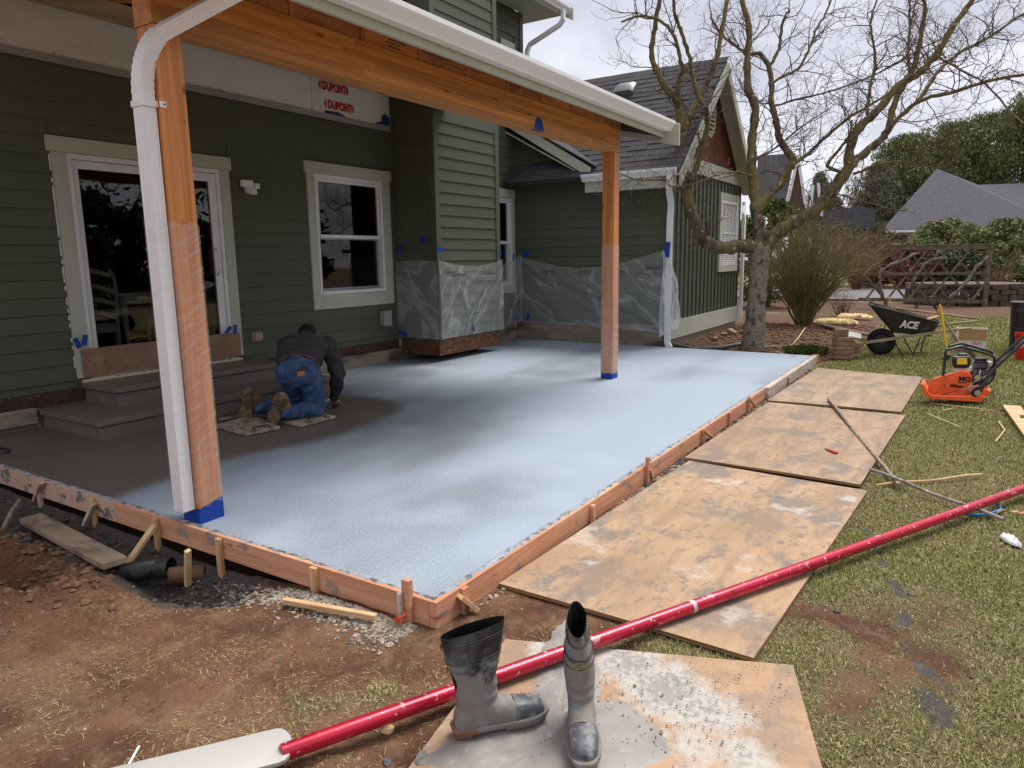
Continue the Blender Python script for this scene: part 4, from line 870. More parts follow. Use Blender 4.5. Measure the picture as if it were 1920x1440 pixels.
def rubber_boot(loc,rz_,label,lean=0,mudtop=.6,tl=.16):
    t=thing('rubber_boot',label,'boot',loc,rz=0)
    mb=MB(); H=.375; n=28; an=np.linspace(0,2*math.pi,n,endpoint=False)
    # local: toe +x, z up.  shaft sections (z, cx, half length, half width)
    sh=[(.03,-.005,.058,.040),(.10,-.004,.066,.044),(.15,-.004,.070,.048),(.19,-.008,.070,.052),(.25,-.012,.086,.047),(.31,-.013,.100,.038),(.36,-.013,.108,.031),(H+.05,-.013,.110,.029)]
    shw=[]
    for z,cx,a,b in sh: shw.append(np.stack([cx+a*np.cos(an),b*np.sin(an),np.full(n,z)],-1))
    mb.loft(shw)
    ft=[(-.078,.012,.075,.026),(-.065,.006,.095,.036),(-.02,.004,.12,.042),(.03,.004,.125,.043),(.075,.005,.105,.044),(.12,.006,.088,.047),(.165,.008,.080,.047),(.20,.010,.070,.040),(.222,.018,.055,.024)]
    fr=[]
    for x,zb,zt,b in ft: fr.append(np.stack([np.full(n,x),b*np.sign(np.cos(an))*np.abs(np.cos(an))**.75,(zb+zt)/2+(zt-zb)/2*np.sign(np.sin(an))*np.abs(np.sin(an))**.8],-1))
    mb.loft(fr)
    me=remesh(mb,.006,5)
    bm=bmesh.new(); bm.from_mesh(me); bmesh.ops.bisect_plane(bm,geom=bm.verts[:]+bm.edges[:]+bm.faces[:],plane_co=(0,0,H-.012),plane_no=(-tl,0,1),clear_outer=True); bm.to_mesh(me); bm.free()
    co=np.array([v.co for v in me.vertices]); no=np.array([v.normal for v in me.vertices])
    low=sst(.20,.03,co[:,2]); dsp=.006*low*(fbm(co[:,0]*1.0+co[:,1]*.7,co[:,2]-co[:,1]*.6,34,4,len(label))-.42)+.0022*np.sin(co[:,2]*150+co[:,0]*26)*np.exp(-((co[:,2]-.135)/.035)**2)*sst(-.02,.05,co[:,0])+.003*(fbm(co[:,0]+co[:,1],co[:,2],12,3,3)-.5)
    co=co+no*dsp[:,None]; me.vertices.foreach_set('co',co.ravel()); me.update()
    mu=1.12-co[:,2]/.36*mudtop*1.65
    attr(me,'mudh',np.clip(mu,0,1)); attr(me,'cap',((co[:,0]>.115)&(co[:,2]>.035)).astype(float)*.8); attr(me,'red',np.clip(.9-np.abs(co[:,0]+.04)/.08,0,1)*(co[:,2]<.03)*.8)
    M4=Matrix.Translation(loc)@Matrix.Rotation(rz_,4,'Z')@Matrix.Rotation(lean,4,'X')
    def put(name,me_,m,p=t):
        me_.transform(M4); me_.polygons.foreach_set('use_smooth',[True]*len(me_.polygons)); return link(name,me_,m,p)
    upper=put('upper',me,'boot_rubber')
    inn=MB().loft([np.stack([-.013+a*np.cos(an),b*np.sin(an),z+tl*(-.013+a*np.cos(an)) if z>.3 else np.full(n,z)],-1) for z,a,b in ((.12,.055,.035),(.25,.080,.040),(H-.0135,.1040,.0265))],cap=False); inn.add(np.stack([.05*np.cos(an),.03*np.sin(an),np.full(n,.12)],-1),[tuple(range(n))]); put('lining',inn.mesh('lining'),'boot_inside')
    so=MB()                                         # sole with heel, slightly wider than the foot
    def solering(z,g):
        P=[]
        for x,b in ((-.088,.018),(-.075,.034),(-.03,.042),(.03,.040),(.08,.046),(.14,.052),(.19,.046),(.222,.030),(.236,.012)): P.append((x+(g if x>.2 else (-g if x<-.07 else 0)),b+g,z))
        return P+[(x,-b,z) for x,b,z in P[::-1]]
    so.loft([solering(.014,0),solering(.028,.004),solering(.036,.002)]); so.loft([[(x,y,z) for x,y,z in solering(0,-.004) if x<.02],[(x,y,z) for x,y,z in solering(.02,0) if x<.02]]); so.loft([[(x,y,z) for x,y,z in solering(.002,-.006) if x>.05],[(x,y,z) for x,y,z in solering(.02,0) if x>.05]])
    sme_=so.mesh('sole',bev=.003); k=len(sme_.vertices); attr(sme_,'mudh',np.full(k,.95)); attr(sme_,'cap',np.zeros(k)); c2=np.array([v.co for v in sme_.vertices]); attr(sme_,'red',(c2[:,0]<.02)*.75); put('sole',sme_,'boot_rubber')
    for z in (.33,.322,.272,.262,.235):             # moulded ribs round the shaft
        a=np.interp(z,[.19,.25,.31,.36],[.070,.086,.100,.108])+.0015; b=np.interp(z,[.19,.25,.31,.36],[.052,.047,.038,.031])+.0015
        tt=np.linspace(0,2*math.pi,41); rb=MB().tube(np.stack([-.013+a*np.cos(tt),b*np.sin(tt),z+tl*a*np.cos(tt)*sst(.2,.36,z)],-1),.0016,5,cap=False).mesh('rib'); k=len(rb.vertices); attr(rb,'mudh',np.full(k,.30)); put('rib',rb,'boot_rubber')
    tt=np.linspace(0,math.pi,15); cs_=MB().tube(np.stack([.118+.0*tt,.0485*np.cos(tt),.018+.072*np.sin(tt)],-1),.0016,5).mesh('toe_seam'); attr(cs_,'mudh',np.zeros(len(cs_.vertices))); put('toe_seam',cs_,'boot_rubber')
    # round raised emblem on the front of the shaft: oval ring with letters
    tt=np.linspace(0,2*math.pi,25); fx=lambda y,z:-.013+(np.interp(z,[.19,.25,.31],[.070,.086,.100])+.0025)*np.sqrt(np.maximum(0,1-(y/.045)**2))
    yy=.024*np.cos(tt); zz=.245+.017*np.sin(tt); put('emblem_ring',MB().tube(np.stack([fx(yy,zz),yy,zz],-1),.0012,5,cap=False).mesh('emblem'),'boot_logo')
    cu=bpy.data.curves.new('e','FONT'); cu.body='QLC'; cu.size=.021; cu.align_x='CENTER'; cu.extrude=.001; ob=bpy.data.objects.new('e',cu); COL.objects.link(ob); em=bpy.data.meshes.new_from_object(ob.evaluated_get(bpy.context.evaluated_depsgraph_get())); bpy.data.objects.remove(ob)
    for v in em.vertices:
        y,z=v.co.x,v.co.y+.238; v.co=Vector((float(fx(np.array(y),np.array(z)))+v.co.z,y,z))
    put('emblem_letters',em,'boot_logo'); return t
b1=onz(898,1372,z0-.004); b1t=onz(1018,1345,z0-.004); d1=b1t-b1
rubber_boot((b1[0],b1[1],z0+.004),math.atan2(d1[1],d1[0]),'muddy black rubber boot standing sideways, toe to the right')
b2=onz(1092,1362,z0-.004); b2t=onz(1098,1455,z0-.004); d2=b2t-b2
rubber_boot((b2[0],b2[1],z0+.006),math.atan2(d2[1],d2[0]),'grey caked rubber boot with its toe pointing at the viewer',lean=.05,mudtop=.42,tl=-.06)
# ---------------------------------------------------------------- bull float
mat('float_red',(.52,.012,.042),.28,[dict(s=(7,7,7),det=5,lo=.5,hi=.75,col=(.33,.004,.022)),dict(s=(50,50,50),det=3,lo=.655,hi=.69,col=(.62,.52,.5),rough=.7),dict(s=(14,14,14),det=6,lo=.64,hi=.70,col=(.50,.35,.34),rough=.7,fac=.7)],spec=.5,metal=.35,coat=.3)
mat('float_head',(.52,.50,.47),.45,[dict(s=(6,6,6),det=5,lo=.45,hi=.7,col=(.44,.42,.40)),dict(s=24,det=4,lo=.66,hi=.72,col=(.68,.67,.64))],metal=.25,bump=dict(s=80,st=.15,d=.002))
bf=thing('bull_float','long red poled concrete float lying across the plywood behind the boots','float',(2.0,1.3,G0))
q=[(528,1412,-.055),(850,1293,-.052),(1220,1162,-.048),(1570,1030,-.045),(1930,912,-.04)]; P=[onz(a,b,z) for a,b,z in q]; P0,P1=np.array(P[0]),np.array(P[-1]); dirp=(P1-P0)/np.linalg.norm(P1-P0)
def onpole(t): return P0+(P1-P0)*t
MB().tube([onpole(0),onpole(.37)],.027,20).build('pole','float_red',bf,smooth=40); MB().tube([onpole(.3703),onpole(1.15)],.027,20).build('pole','float_red',bf,smooth=40)
MB().tube([onpole(.368),onpole(.3725)],.0277,20).build('joint_ring','float_head',bf,smooth=40)
for t in (.40,.42): 
    MB().disc(onpole(t)+np.array([-.0145,-.0145,.0185]),(-.5,-.5,.7),.005,.003,10).build('button_hole','dark_metal',bf)
# head: wide rounded blade across the pole end, leaving the frame
hx=np.array([dirp[1],-dirp[0],0]); hx/=np.linalg.norm(hx); h0=onpole(0)-dirp*.01
prof=[]
W_=.11
c0=onz(520,1398,-.05); cL=onz(330,1445,-.05); ax=(cL-c0)/np.linalg.norm(cL-c0); sd_=np.array([ax[1],-ax[0],0])
tp=[]
for t in np.linspace(-math.pi/2,math.pi/2,9): tp.append(c0+(-ax)*(.045*math.cos(t))*1.0+sd_*(.085*math.sin(t)) if False else c0-ax*.045*math.cos(t)+sd_*.085*math.sin(t))
tp=[p+np.array([0,0,0]) for p in tp]+[c0+ax*1.1+sd_*.085,c0+ax*1.1-sd_*.085]
tp=np.array(tp)-sd_*.0; tp[:,2]=-.062
MB().prism(tp,(0,0,.016)).build('blade','float_head',bf,bev=.005,smooth=30)
MB().box((0,0,0),(1,1,1)).v
br=MB().bar(onpole(0)-dirp*.0,onpole(0)+dirp*.045,.05,.05); 
# ---------------------------------------------------------------- loose timber, rods and pipes round the formwork
mat('old_board',(.33,.245,.17),.9,[dict(s=(3,3,3),det=6,lo=.42,hi=.62,col=(.17,.125,.095)),dict(s=(14,3,14),det=4,lo=.5,hi=.7,col=(.45,.36,.26),fac=.6)],bump=dict(s=(20,5,20),det=5,st=.4,d=.005))
mat('scrap_wood',(.66,.45,.25),.8,[dict(s=(20,4,20),det=4,lo=.4,hi=.65,col=(.52,.32,.16))],bump=dict(s=(40,6,40),st=.2,d=.003))
mat('stick_brown',(.22,.16,.11),.85,[dict(s=(20,20,20),det=4,lo=.4,hi=.6,col=(.34,.27,.20))],bump=dict(s=40,st=.3,d=.003))
mat('rod_grey',(.33,.30,.27),.6,[dict(s=(12,12,12),det=4,lo=.45,hi=.65,col=(.20,.15,.11)),dict(s=30,lo=.6,hi=.7,col=(.5,.48,.45))])
mat('black_plastic',(.018,.018,.019),.45,[dict(s=14,det=5,lo=.5,hi=.7,col=(.06,.052,.045),rough=.8)],spec=.4)
mat('white_plastic',(.80,.80,.80),.4); mat('blue_strap',(.03,.16,.42),.5); mat('red_plastic',(.42,.02,.03),.35); mat('bright_steel',(.5,.5,.5),.25,metal=1)
def barthing(name,label,cat,p,q,wd,th,m,up=(0,0,1),bev=.002,group=None):
    o=MB().bar(p,q,wd,th,up).build(name,m,None,bev=bev,seg=1); return tag(o,label,cat,group)
p=onz(58,972,-.135); q=onz(216,1056,-.125); barthing('weathered_plank','weathered brown plank lying in the dark mud beside the form','plank',p,q,.125,.038,'old_board',bev=.004)
p=onz(352,1098,-.25); q=onx(352,1032,1.98); barthing('leaning_stake','pale stake standing loose beside the corrugated pipe end','stake',p,q,.03,.022,'stake_yellow',up=(0,1,0))
p=onz(6,992,-.16); q=onz(36,938,-.10); tag(MB().tube([p,(p+q)/2+[0,0,.012],q],[.013,.014,.012],8).build('round_stick','stick_brown',None,smooth=40),'short round brown stick at the left edge of the mud','stick')
p=onz(532,1126,-.085); q=onz(705,1157,-.08); barthing('lumber_offcut','thin pale lumber offcut lying on the gravel beside the form','lumber',p,q,.028,.024,'scrap_wood')
p=onz(226,1460,-.1); q=onz(261,1398,-.1); barthing('white_strip','thin white plastic strip lying on the bare dirt','strip',p,q,.008,.004,'white_plastic')
def corrpipe(name,label,P,r,m,step=.013,th=True):
    P=np.array(P,float); seg=np.linalg.norm(np.diff(P,axis=0),axis=1); L=seg.sum(); cum=np.r_[0,np.cumsum(seg)]; n=int(L/step*4); s=np.linspace(0,L,n)
    Q=np.stack([np.interp(s,cum,P[:,k]) for k in range(3)],-1); Q=np.array([Q[max(0,i-6):i+7].mean(0) for i in range(n)]); rr=r*(1+.055*np.sign(np.sin(s/step*2*math.pi))*np.abs(np.sin(s/step*2*math.pi))**.6)
    t=thing(name,label,'pipe',tuple(Q[0])); MB().tube(Q,rr,20,cap=False).build('corrugated_wall',m,t,smooth=50)
    e=Q[-1]-Q[-3]; e/=np.linalg.norm(e); MB().tube([Q[-1]-e*.07,Q[-1]],[r*.9,r*.9],20,cap=False).build('inner_wall',m,t); MB().tube([Q[-1]-e*.075,Q[-1]+e*.002],[r*1.04,r*1.07],20,cap=False).build('end_collar',m,t); MB().disc(Q[-1]-e*.06,e,r*.9,.002,20).build('bore',MATS['boot_inside'],t); return t
P=[onz(188,1092,-.30),onz(225,1078,-.235),onz(270,1068,-.20),onz(324,1064,-.185)]; corrpipe('drain_pipe','black corrugated drain pipe sticking out of the red dirt',P,.052,'black_plastic')
P=[onz(1262,650,-.03),onz(1300,657,-.05),onz(1350,655,-.045),onz(1404,645,-.03)]; corrpipe('drain_pipe','black corrugated drain pipe lying between tree trunk and house corner',P,.06,'black_plastic',.03)
mat('clay_pipe',(.15,.085,.05),.8,[dict(s=9,lo=.45,hi=.65,col=(.13,.075,.045))])
tag(MB().tube([onz(318,1080,-.235),onz(385,1074,-.235)],.047,18).build('brown_pipe','clay_pipe',None,smooth=40),'brown pipe stub running from the black drain pipe under the form','pipe')
# rods on the right lawn
def rod(name,label,cat,a,b,r,m,n=8):
    P=[np.array(a)+(np.array(b)-np.array(a))*t+np.array([0,0,.006*math.sin(t*9)]) for t in np.linspace(0,1,9)]; return tag(MB().tube(P,r,n).build(name,m,None,smooth=40),label,cat)
a=onz(1553,748,-.055); b=onz(1685,910,-.075); rod('wooden_rod','brown rod lying diagonally from the plywood onto the lawn','rod',a,b,.014,'stick_brown')
a=onz(1632,880,-.05); b=onz(1882,975,-.075); rod('metal_rod','long grey rod reaching under the red pole','rod',a,b,.0115,'rod_grey')
a=onz(1642,910,-.09); b=onz(1840,890,-.085); rod('thin_stick','thin pale stick lying crosswise on the lawn by the rods','stick',a,b,.009,'scrap_wood')
P=[onz(px,py,z) for px,py,z in ((1780,957,-.09),(1812,965,-.08),(1850,965,-.08),(1878,955,-.085),(1868,943,-.085),(1858,935,-.09))]; tag(MB().tube(P,.008,7).build('blue_strap','blue_strap',None,smooth=60),'bent blue strap on the grass under the rod end','strap')
a=onz(1840,965,-.09); b=onz(1884,958,-.085); rod('split_stick','split brown stick beside the blue strap','stick',a,b,.009,'stick_brown'); a=onz(1898,962,-.085); b=onz(1930,962,-.085); rod('pale_stick','short pale stick at the right edge beside the blue strap','stick',a,b,.010,'scrap_wood')
# folded red knife on the middle sheet
c=onz(1560,846,z0+.017); kn=thing('utility_knife','small red utility knife on the middle plywood sheet','knife',tuple(c)); k0=onz(1552,843,z0+.025); k1=onz(1569,850,z0+.025)
MB().bar(k0,k1,.026,.016,ends=(.8,1.1)).build('handle','red_plastic',kn,bev=.004); MB().bar(k0+(k0-k1)*.3,k0,.016,.003).build('blade_holder','dark_metal',kn)
# straw coloured slivers on the lawn
for i,(p0,p1,lab) in enumerate((((1745,756),(1868,770),'longest straw coloured wood sliver, in front of the compactor plate'),((1768,770),(1788,765),'shortest wood sliver, in front of the compactor'),((1738,775),(1799,800),'straight wood sliver slanting away from the compactor on the lawn'),((1872,790),(1884,806),'upper half of the bent pale sliver beside the notched board'),((1884,806),(1867,828),'lower half of the bent pale sliver beside the notched board'))):
    barthing('wood_sliver',lab,'sliver',onz(*p0,-.088),onz(*p1,-.086),.008,.006,'stake_yellow',bev=0)
nb=thing('notched_board','pale plywood board with a notch at the right lawn edge','board',tuple(onz(1900,780,-.1)))
Pn=[onz(px,py,-.065) for px,py in ((1880,759),(1912,761),(1990,830),(1960,842),(1925,810))]
Pn=[onz(1880,759,-.065),onz(1914,761,-.065),onz(1925,778,-.065),onz(1910,778,-.065),onz(1914,784,-.065),onz(1932,785,-.065),onz(1990,850,-.065),onz(1945,850,-.065)]
MB().prism(Pn[::-1],(0,0,-.022)).build('plank','scrap_wood',nb); 
# cement lump
tag(crust(onz(1895,1015,G0+.012),.07,.035,.5,77,'white_plastic',.02,None,'plaster_splat'),'white splat of plaster on the lawn at the right edge','splat')
sp=thing('slip_block','small tan wood block wedged under the red pole','block',tuple(onz(726,1366,-.1))); MB().blob(onz(726,1364,-.088),(.022,.028,.02),8,5,jit=.12).build('wood_block','scrap_wood',sp)
# black ring handle on the wet slab
c=onz(-2,845,.012); tt=np.linspace(0,2*math.pi,33); tag(MB().tube(np.stack([c[0]+.055*np.cos(tt),c[1]+.11*np.sin(tt),c[2]+0*tt],-1),.009,8,cap=False).build('black_ring','dark_metal',None,smooth=True),'black ring lying on the wet slab at the left edge','ring')
# ---------------------------------------------------------------- machines and tools on the lawn
UH=np.array([CR[0],CR[1],0]); UH/=np.linalg.norm(UH); VH=np.array([CF[0],CF[1],0]); VH/=np.linalg.norm(VH); ZH=np.array([0,0,1.])
mat('tub_black',(.018,.019,.021),.42,[dict(s=9,det=4,lo=.5,hi=.7,col=(.035,.035,.036)),dict(s=(5,5,12),det=6,lo=.58,hi=.72,col=(.10,.09,.08),rough=.8,fac=.6)],spec=.4); mat('tyre',(.016,.016,.016),.8); mat('ash_wood',(.40,.30,.19),.75,[dict(s=(9,9,9),det=5,lo=.42,hi=.62,col=(.29,.21,.13))],bump=dict(s=50,st=.2,d=.002)); mat('letter_white',(.78,.78,.78),.5)
mat('machine_orange',(.82,.11,.018),.38,[dict(s=10,det=5,lo=.52,hi=.72,col=(.66,.085,.018)),dict(s=26,det=5,lo=.62,hi=.7,col=(.36,.10,.05),rough=.7,fac=.7)],spec=.5)
mat('machine_black',(.012,.012,.013),.4,spec=.5); mat('engine_grey',(.22,.22,.22),.45,[dict(s=30,lo=.45,hi=.6,col=(.10,.10,.10))],metal=.5); mat('label_yellow',(.85,.55,.03),.5); mat('cream_paint',(.62,.60,.54),.5)
mat('handle_yellow',(.80,.50,.02),.45); mat('cardboard',(.50,.31,.15),.8,[dict(s=(3,3,20),lo=.4,hi=.7,col=(.44,.27,.125))]); mat('box_white',(.74,.74,.73),.7); mat('print_pink',(.75,.12,.25),.6); mat('bucket_red',(.62,.025,.02),.35); mat('rusty_blade',(.24,.15,.10),.7,[dict(s=20,det=5,lo=.4,hi=.65,col=(.36,.26,.19))],metal=.3)
def setframe(px):
    global UH,VH
    d=ray(px,650); VH=np.array([d[0],d[1],0]); VH/=np.linalg.norm(VH); UH=np.array([VH[1],-VH[0],0])
class Sv:                                            # survey frame: points at a depth with a sideways (away) offset
    def __init__(s,d): s.d=d
    def __call__(s,px,py,dv=0): return at(px,py,s.d)+VH*dv
# ---- wheelbarrow
setframe(1690); W=Sv(10.55); wb=thing('wheelbarrow','black tub wheelbarrow with wooden handles full of scrap wood','wheelbarrow',tuple(np.array([*W(1690,665,.3)[:2],G0])))
WD=.58
def rr(a,b,n0,n1,n=5,ri=.12):
    """rounded quad ring: a,b near side ends; n0,n1 inset of far side; returns ring of pts"""
    P=[]; c=[(a,0),(b,0),(b,1),(a,1)]
    return P
def trayring(L,R,w0,w1,rad=.09):
    L=np.array(L); R=np.array(R); u=(R-L); ln=np.linalg.norm(u); u=u/ln; P=[]
    cs=[(rad,w0+rad,180),(ln-rad,w0+rad,270),(ln-rad,w1-rad,0),(rad,w1-rad,90)]
    for cx,cy,a0 in cs:
        for k in range(6):
            a=math.radians(a0+18*k); P.append(L+u*(cx+rad*math.cos(a))+VH*(cy+rad*math.sin(a)))
    return P
rim=trayring(W(1628,571),W(1762,605),0,WD); rimi=trayring(W(1629.5,571.5),W(1760.5,605),.012,WD-.012)
mid=trayring(W(1648,597),W(1755,619),.05,WD-.05); bot=trayring(W(1672,624),W(1744,633),.11,WD-.11,.07)
tub=MB().loft([rim,mid,bot],cap=False); tub.add(bot,[tuple(range(24))]); boti=[p+ZH*.012 for p in trayring(W(1673,623),W(1743,632),.12,WD-.12,.07)]; midi=trayring(W(1649.5,597),W(1753.5,619),.06,WD-.06)
tub.loft([rimi,midi,boti],cap=False); tub.add(boti,[tuple(range(24))[::-1]]); tub.loft([rim,rimi],cap=False); tub.build('tub','tub_black',wb,smooth=50)
rp=np.array(rim+[rim[0]]); MB().tube(rp,.011,8,cap=False).build('rim','tub_black',wb,smooth=True)
for dv,off,x1 in ((.07,0,1821),(WD-.05,0,0)):
    if x1: a=W(1621,643.5,dv); b=W(1793,619,dv); c=W(1821,616,dv)
    else: a=W(1626,634,dv-.02); b=W(1809,611,dv); c=W(1838,607,dv)
    h=MB().bar(a,b,.036,.042).build('handle','ash_wood',wb,bev=.005); MB().tube([b-(c-b)*.1,b+(c-b)*.3,c],[.019,.017,.016],10).build('grip','ash_wood',h,smooth=True)
wc=W(1651,644,.28); ax_=VH
tt=np.linspace(0,2*math.pi,33); ty=MB().tube(np.array([wc+UH*.150*math.cos(t)+ZH*.150*math.sin(t) for t in tt]),.052,12,cap=False).build('tyre','tyre',wb,smooth=True); MB().disc(wc,VH,.105,.05,24).build('rim','machine_black',ty); MB().disc(wc,VH,.03,.12,12).build('hub','engine_grey',ty)
MB().tube([W(1624,641,.07),W(1651,644,.07),W(1651,644,.5)],.010,8).build('axle','machine_black',wb)
for (a,b) in (((1677,641,.06),(1694,671.5,.05)),((1694,671.5,.05),(1710,671.5,.05)),((1710,671.5,.05),(1725,634,.07)),((1692,637,.5),(1710,668,.5)),((1710,668,.5),(1727,667,.5)),((1727,667,.5),(1738,630,.5)),((1717,652,.06),(1733,645,.5))): MB().tube([W(*a),W(*b)],.010,8).build('leg','machine_black',wb)
for (a,b) in (((1645,625,.15),(1653,608,.12)),((1652,625,.4),(1660,610,.4))): MB().tube([W(*a),W(*b)],.006,6).build('tray_strut','machine_black',wb)
# lettering on the near side of the tub
o=W(1687,613.5,.048); e=W(1718,616.8,.048); xd=(e-o)/np.linalg.norm(e-o); n_=np.cross(xd,ZH); up_=ZH*.86+VH*-.32; up_=up_-xd*np.dot(up_,xd)
text('lettering','ACE',.150,tuple(o-VH*.02),xd,up_,'letter_white',wb,sx=.92,bold=.006,depth=.004)
# loose wood in the barrow
def wbar(label,a,b,wd,th,m,name='scrap_board',cat='board',r=None):
    if r: o=MB().tube([a,b],r,10).build(name,m,None,smooth=40)
    else: o=MB().bar(a,b,wd,th).build(name,m,None,bev=.002,seg=1)
    return tag(o,label,cat)
wbar('grey board poking out over the front lip of the wheelbarrow',W(1623,563,.35),W(1668,590,.3),.12,.02,'old_board')
wbar('round tool handle lying across the wheelbarrow load past its back rim',W(1678,580,.25),W(1838,600,.25),0,0,'ash_wood','tool_handle','handle',.017)
wbar('thin splintered stake standing up in the wheelbarrow load',W(1665,557,.3),W(1675,592,.3),.022,.015,'stake_yellow','stake','stake')
wbar('reddish board lying in the wheelbarrow behind the tool handle',W(1685,585,.35),W(1750,600,.3),.14,.025,'form_lumber')
wbar('short split offcut on the wheelbarrow load near its back rim',W(1738,600,.1),W(1772,592,.3),.05,.02,'scrap_wood','wood_offcut','offcut'); wbar('brown offcut leaning in the middle of the wheelbarrow load',W(1655,578,.2),W(1700,592,.4),.07,.03,'stick_brown','wood_offcut','offcut')
# ---- shovel, sledge, box, bin, bucket
setframe(1800); W=Sv(10.3); sv=thing('shovel','shovel with black grip leaning on the wheelbarrow handle, blade down','shovel',tuple(W(1825,680)))
MB().tube([W(1756,581),W(1784,620)],.016,10).build('shaft','ash_wood',sv,smooth=40); MB().tube([W(1784,620),W(1802,650)],[.018,.021],10).build('socket','rod_grey',sv,smooth=40)
MB().tube([W(1757,582),W(1750,574),W(1741,566),W(1739,559),W(1744,556),W(1755,559),W(1757,565),W(1754,574),W(1757,582)],.010,8).build('grip','machine_black',sv,smooth=True)
bl_=[]
for t,hw in ((0,.055),(.12,.085),(.6,.09),(.85,.07),(1,.03)):
    c=W(1800,650)+(W(1827,679)-W(1800,650))*t; bl_.append([c+UH*hw*s*.75+ZH*hw*s*.45+VH*(.03*(1-s*s)) for s in (-1,-.5,0,.5,1)]+[c+UH*hw*s*.75+ZH*hw*s*.45+VH*(.03*(1-s*s)+.003) for s in (1,.5,0,-.5,-1)])
MB().loft(bl_).build('blade','rusty_blade',sv,smooth=60)
sg=thing('sledge_hammer','yellow handled hammer standing head down beside the wheelbarrow','hammer',tuple(W(1776,668))); W2_=Sv(10.15)
MB().tube([W2_(1762,570),W2_(1766,592),W2_(1776,664)],[.017,.016,.018],10).build('handle','handle_yellow',sg,smooth=40); hc=W2_(1777,668); MB().bar(hc-VH*.09,hc+VH*.09,.06,.06).build('head','machine_black',sg,bev=.008)
bxo=thing('cardboard_box','open white and brown cardboard box on the lawn behind the shovel','box',tuple(onz(1815,664,G0))); D=11.0; Bq=Sv(11.35)
c0=Bq(1790,664); c0[2]=G0+.012; c1=c0+UH*.40; hh=.33; dd=.28
def wallq(a,b,h,m,name,th=.006,lift=0): 
    o=MB().bar((a+b)/2*0+a+ZH*(h/2+lift),b+ZH*(h/2+lift),th,h).build(name,m,bxo); return o
wallq(c0,c1,hh*.45,'box_white','front_panel'); wallq(c0+VH*dd,c1+VH*dd,hh,'box_white','back_panel'); wallq(c0,c0+VH*dd,hh,'box_white','side_panel'); wallq(c1,c1+VH*dd,hh,'box_white','side_panel'); MB().bar(c0+VH*dd/2+ZH*.004,c1+VH*dd/2+ZH*.004,dd,.006).build('bottom_panel','cardboard',bxo)
MB().bar(c0-VH*.008+ZH*(hh*.72)+UH*.03,c1-VH*.008+ZH*(hh*.72),.006,hh*.55).build('front_flap','cardboard',bxo)
text('box_print','tape',.075,tuple(c0+UH*.22-VH*.006+ZH*.09),UH,ZH,'print_pink',bxo,depth=.0008,bold=.001)
setframe(1910); bc=onz(1925,663,G0); bn=thing('trash_bin','tall black plastic bin at the right edge of the lawn','bin',tuple(bc)); bc=bc+VH*.25
def ringsq(c,r,z,n=24,p=4):
    P=[]
    for k in range(n):
        a=2*math.pi*k/n; ca,sa=math.cos(a),math.sin(a); q=(abs(ca)**p+abs(sa)**p)**(-1/p); P.append(c+UH*r*q*ca+VH*r*q*sa+ZH*(z-c[2]))
    return P
MB().loft([ringsq(bc,.23,G0+.0),ringsq(bc,.245,G0+.35),ringsq(bc,.265,G0+.76),ringsq(bc,.25,G0+.76),ringsq(bc,.24,G0+.2)],cap=False).build('body','tub_black',bn,smooth=40); MB().loft([ringsq(bc,.272,G0+.74),ringsq(bc,.275,G0+.77)]).build('rim','tub_black',bn,smooth=40)
MB().tube([bc-UH*.02-VH*.27+ZH*.70-ZH*G0*0,bc+UH*.03-VH*.29+ZH*.78,bc+UH*.12-VH*.27+ZH*.64],.014,8).build('lid_handle','engine_grey',bn,smooth=True)
kc=onz(1922,677,G0); bk=thing('bucket','red plastic bucket with white print in front of the black bin','bucket',tuple(kc)); kc=kc+VH*.13
MB().loft([ringsq(kc,.125,G0+.005,28,2),ringsq(kc,.145,G0+.33,28,2),ringsq(kc,.155,G0+.335,28,2),ringsq(kc,.155,G0+.385,28,2),ringsq(kc,.143,G0+.385,28,2),ringsq(kc,.12,G0+.03,28,2)],cap=False).build('body','bucket_red',bk,smooth=40)
text('bucket_print','The',.075,tuple(kc-VH*.142-UH*.085+ZH*.24),UH*.8+ZH*.6,ZH*.8-UH*.6,'letter_white',bk); text('bucket_print','Home',.07,tuple(kc-VH*.14-UH*.105+ZH*.15),UH*.8+ZH*.6,ZH*.8-UH*.6,'letter_white',bk)
# ---- plate compactor
setframe(1795); K=Sv(7.17); pc=thing('plate_compactor','orange plate compactor with black handle parked on the lawn','compactor',tuple(np.array([*K(1795,752,.2)[:2],G0])))
PW=.34
base=[(1727,719),(1726.5,724),(1731,737),(1738,744),(1747,748),(1838,754.5),(1845,748),(1847.5,744.5),(1843,744),(1760,742),(1746,740),(1737,732),(1732,721)]
MB().prism([K(x,y,0) for x,y in base],VH*PW).build('base_plate','machine_orange',pc,bev=.004,seg=1)
def hull2(c0,r0,c1,r1,n=14):
    """outline of the hull of two circles in pixels"""
    dx,dy=c1[0]-c0[0],c1[1]-c0[1]; L=math.hypot(dx,dy); a0=math.atan2(dy,dx); b=math.acos((r0-r1)/L); P=[]
    for k in range(n+1): a=a0+b+(2*math.pi-2*b)*k/n; P.append((c0[0]+r0*math.cos(a),c0[1]+r0*math.sin(a)))
    for k in range(n+1): a=a0-b+(2*b)*k/n; P.append((c1[0]+r1*math.cos(a),c1[1]+r1*math.sin(a)))
    return P
def plate(P,dv,th,m,name,parent=pc,bev=.006,S=K): return MB().prism([S(x,y,dv) for x,y in P][::-1],VH*th).build(name,m,parent,bev=bev,seg=3,smooth=35)
gd=plate(hull2((1756,727),16.5,(1806,712.5),17.0),.055,.075,'machine_orange','belt_guard')
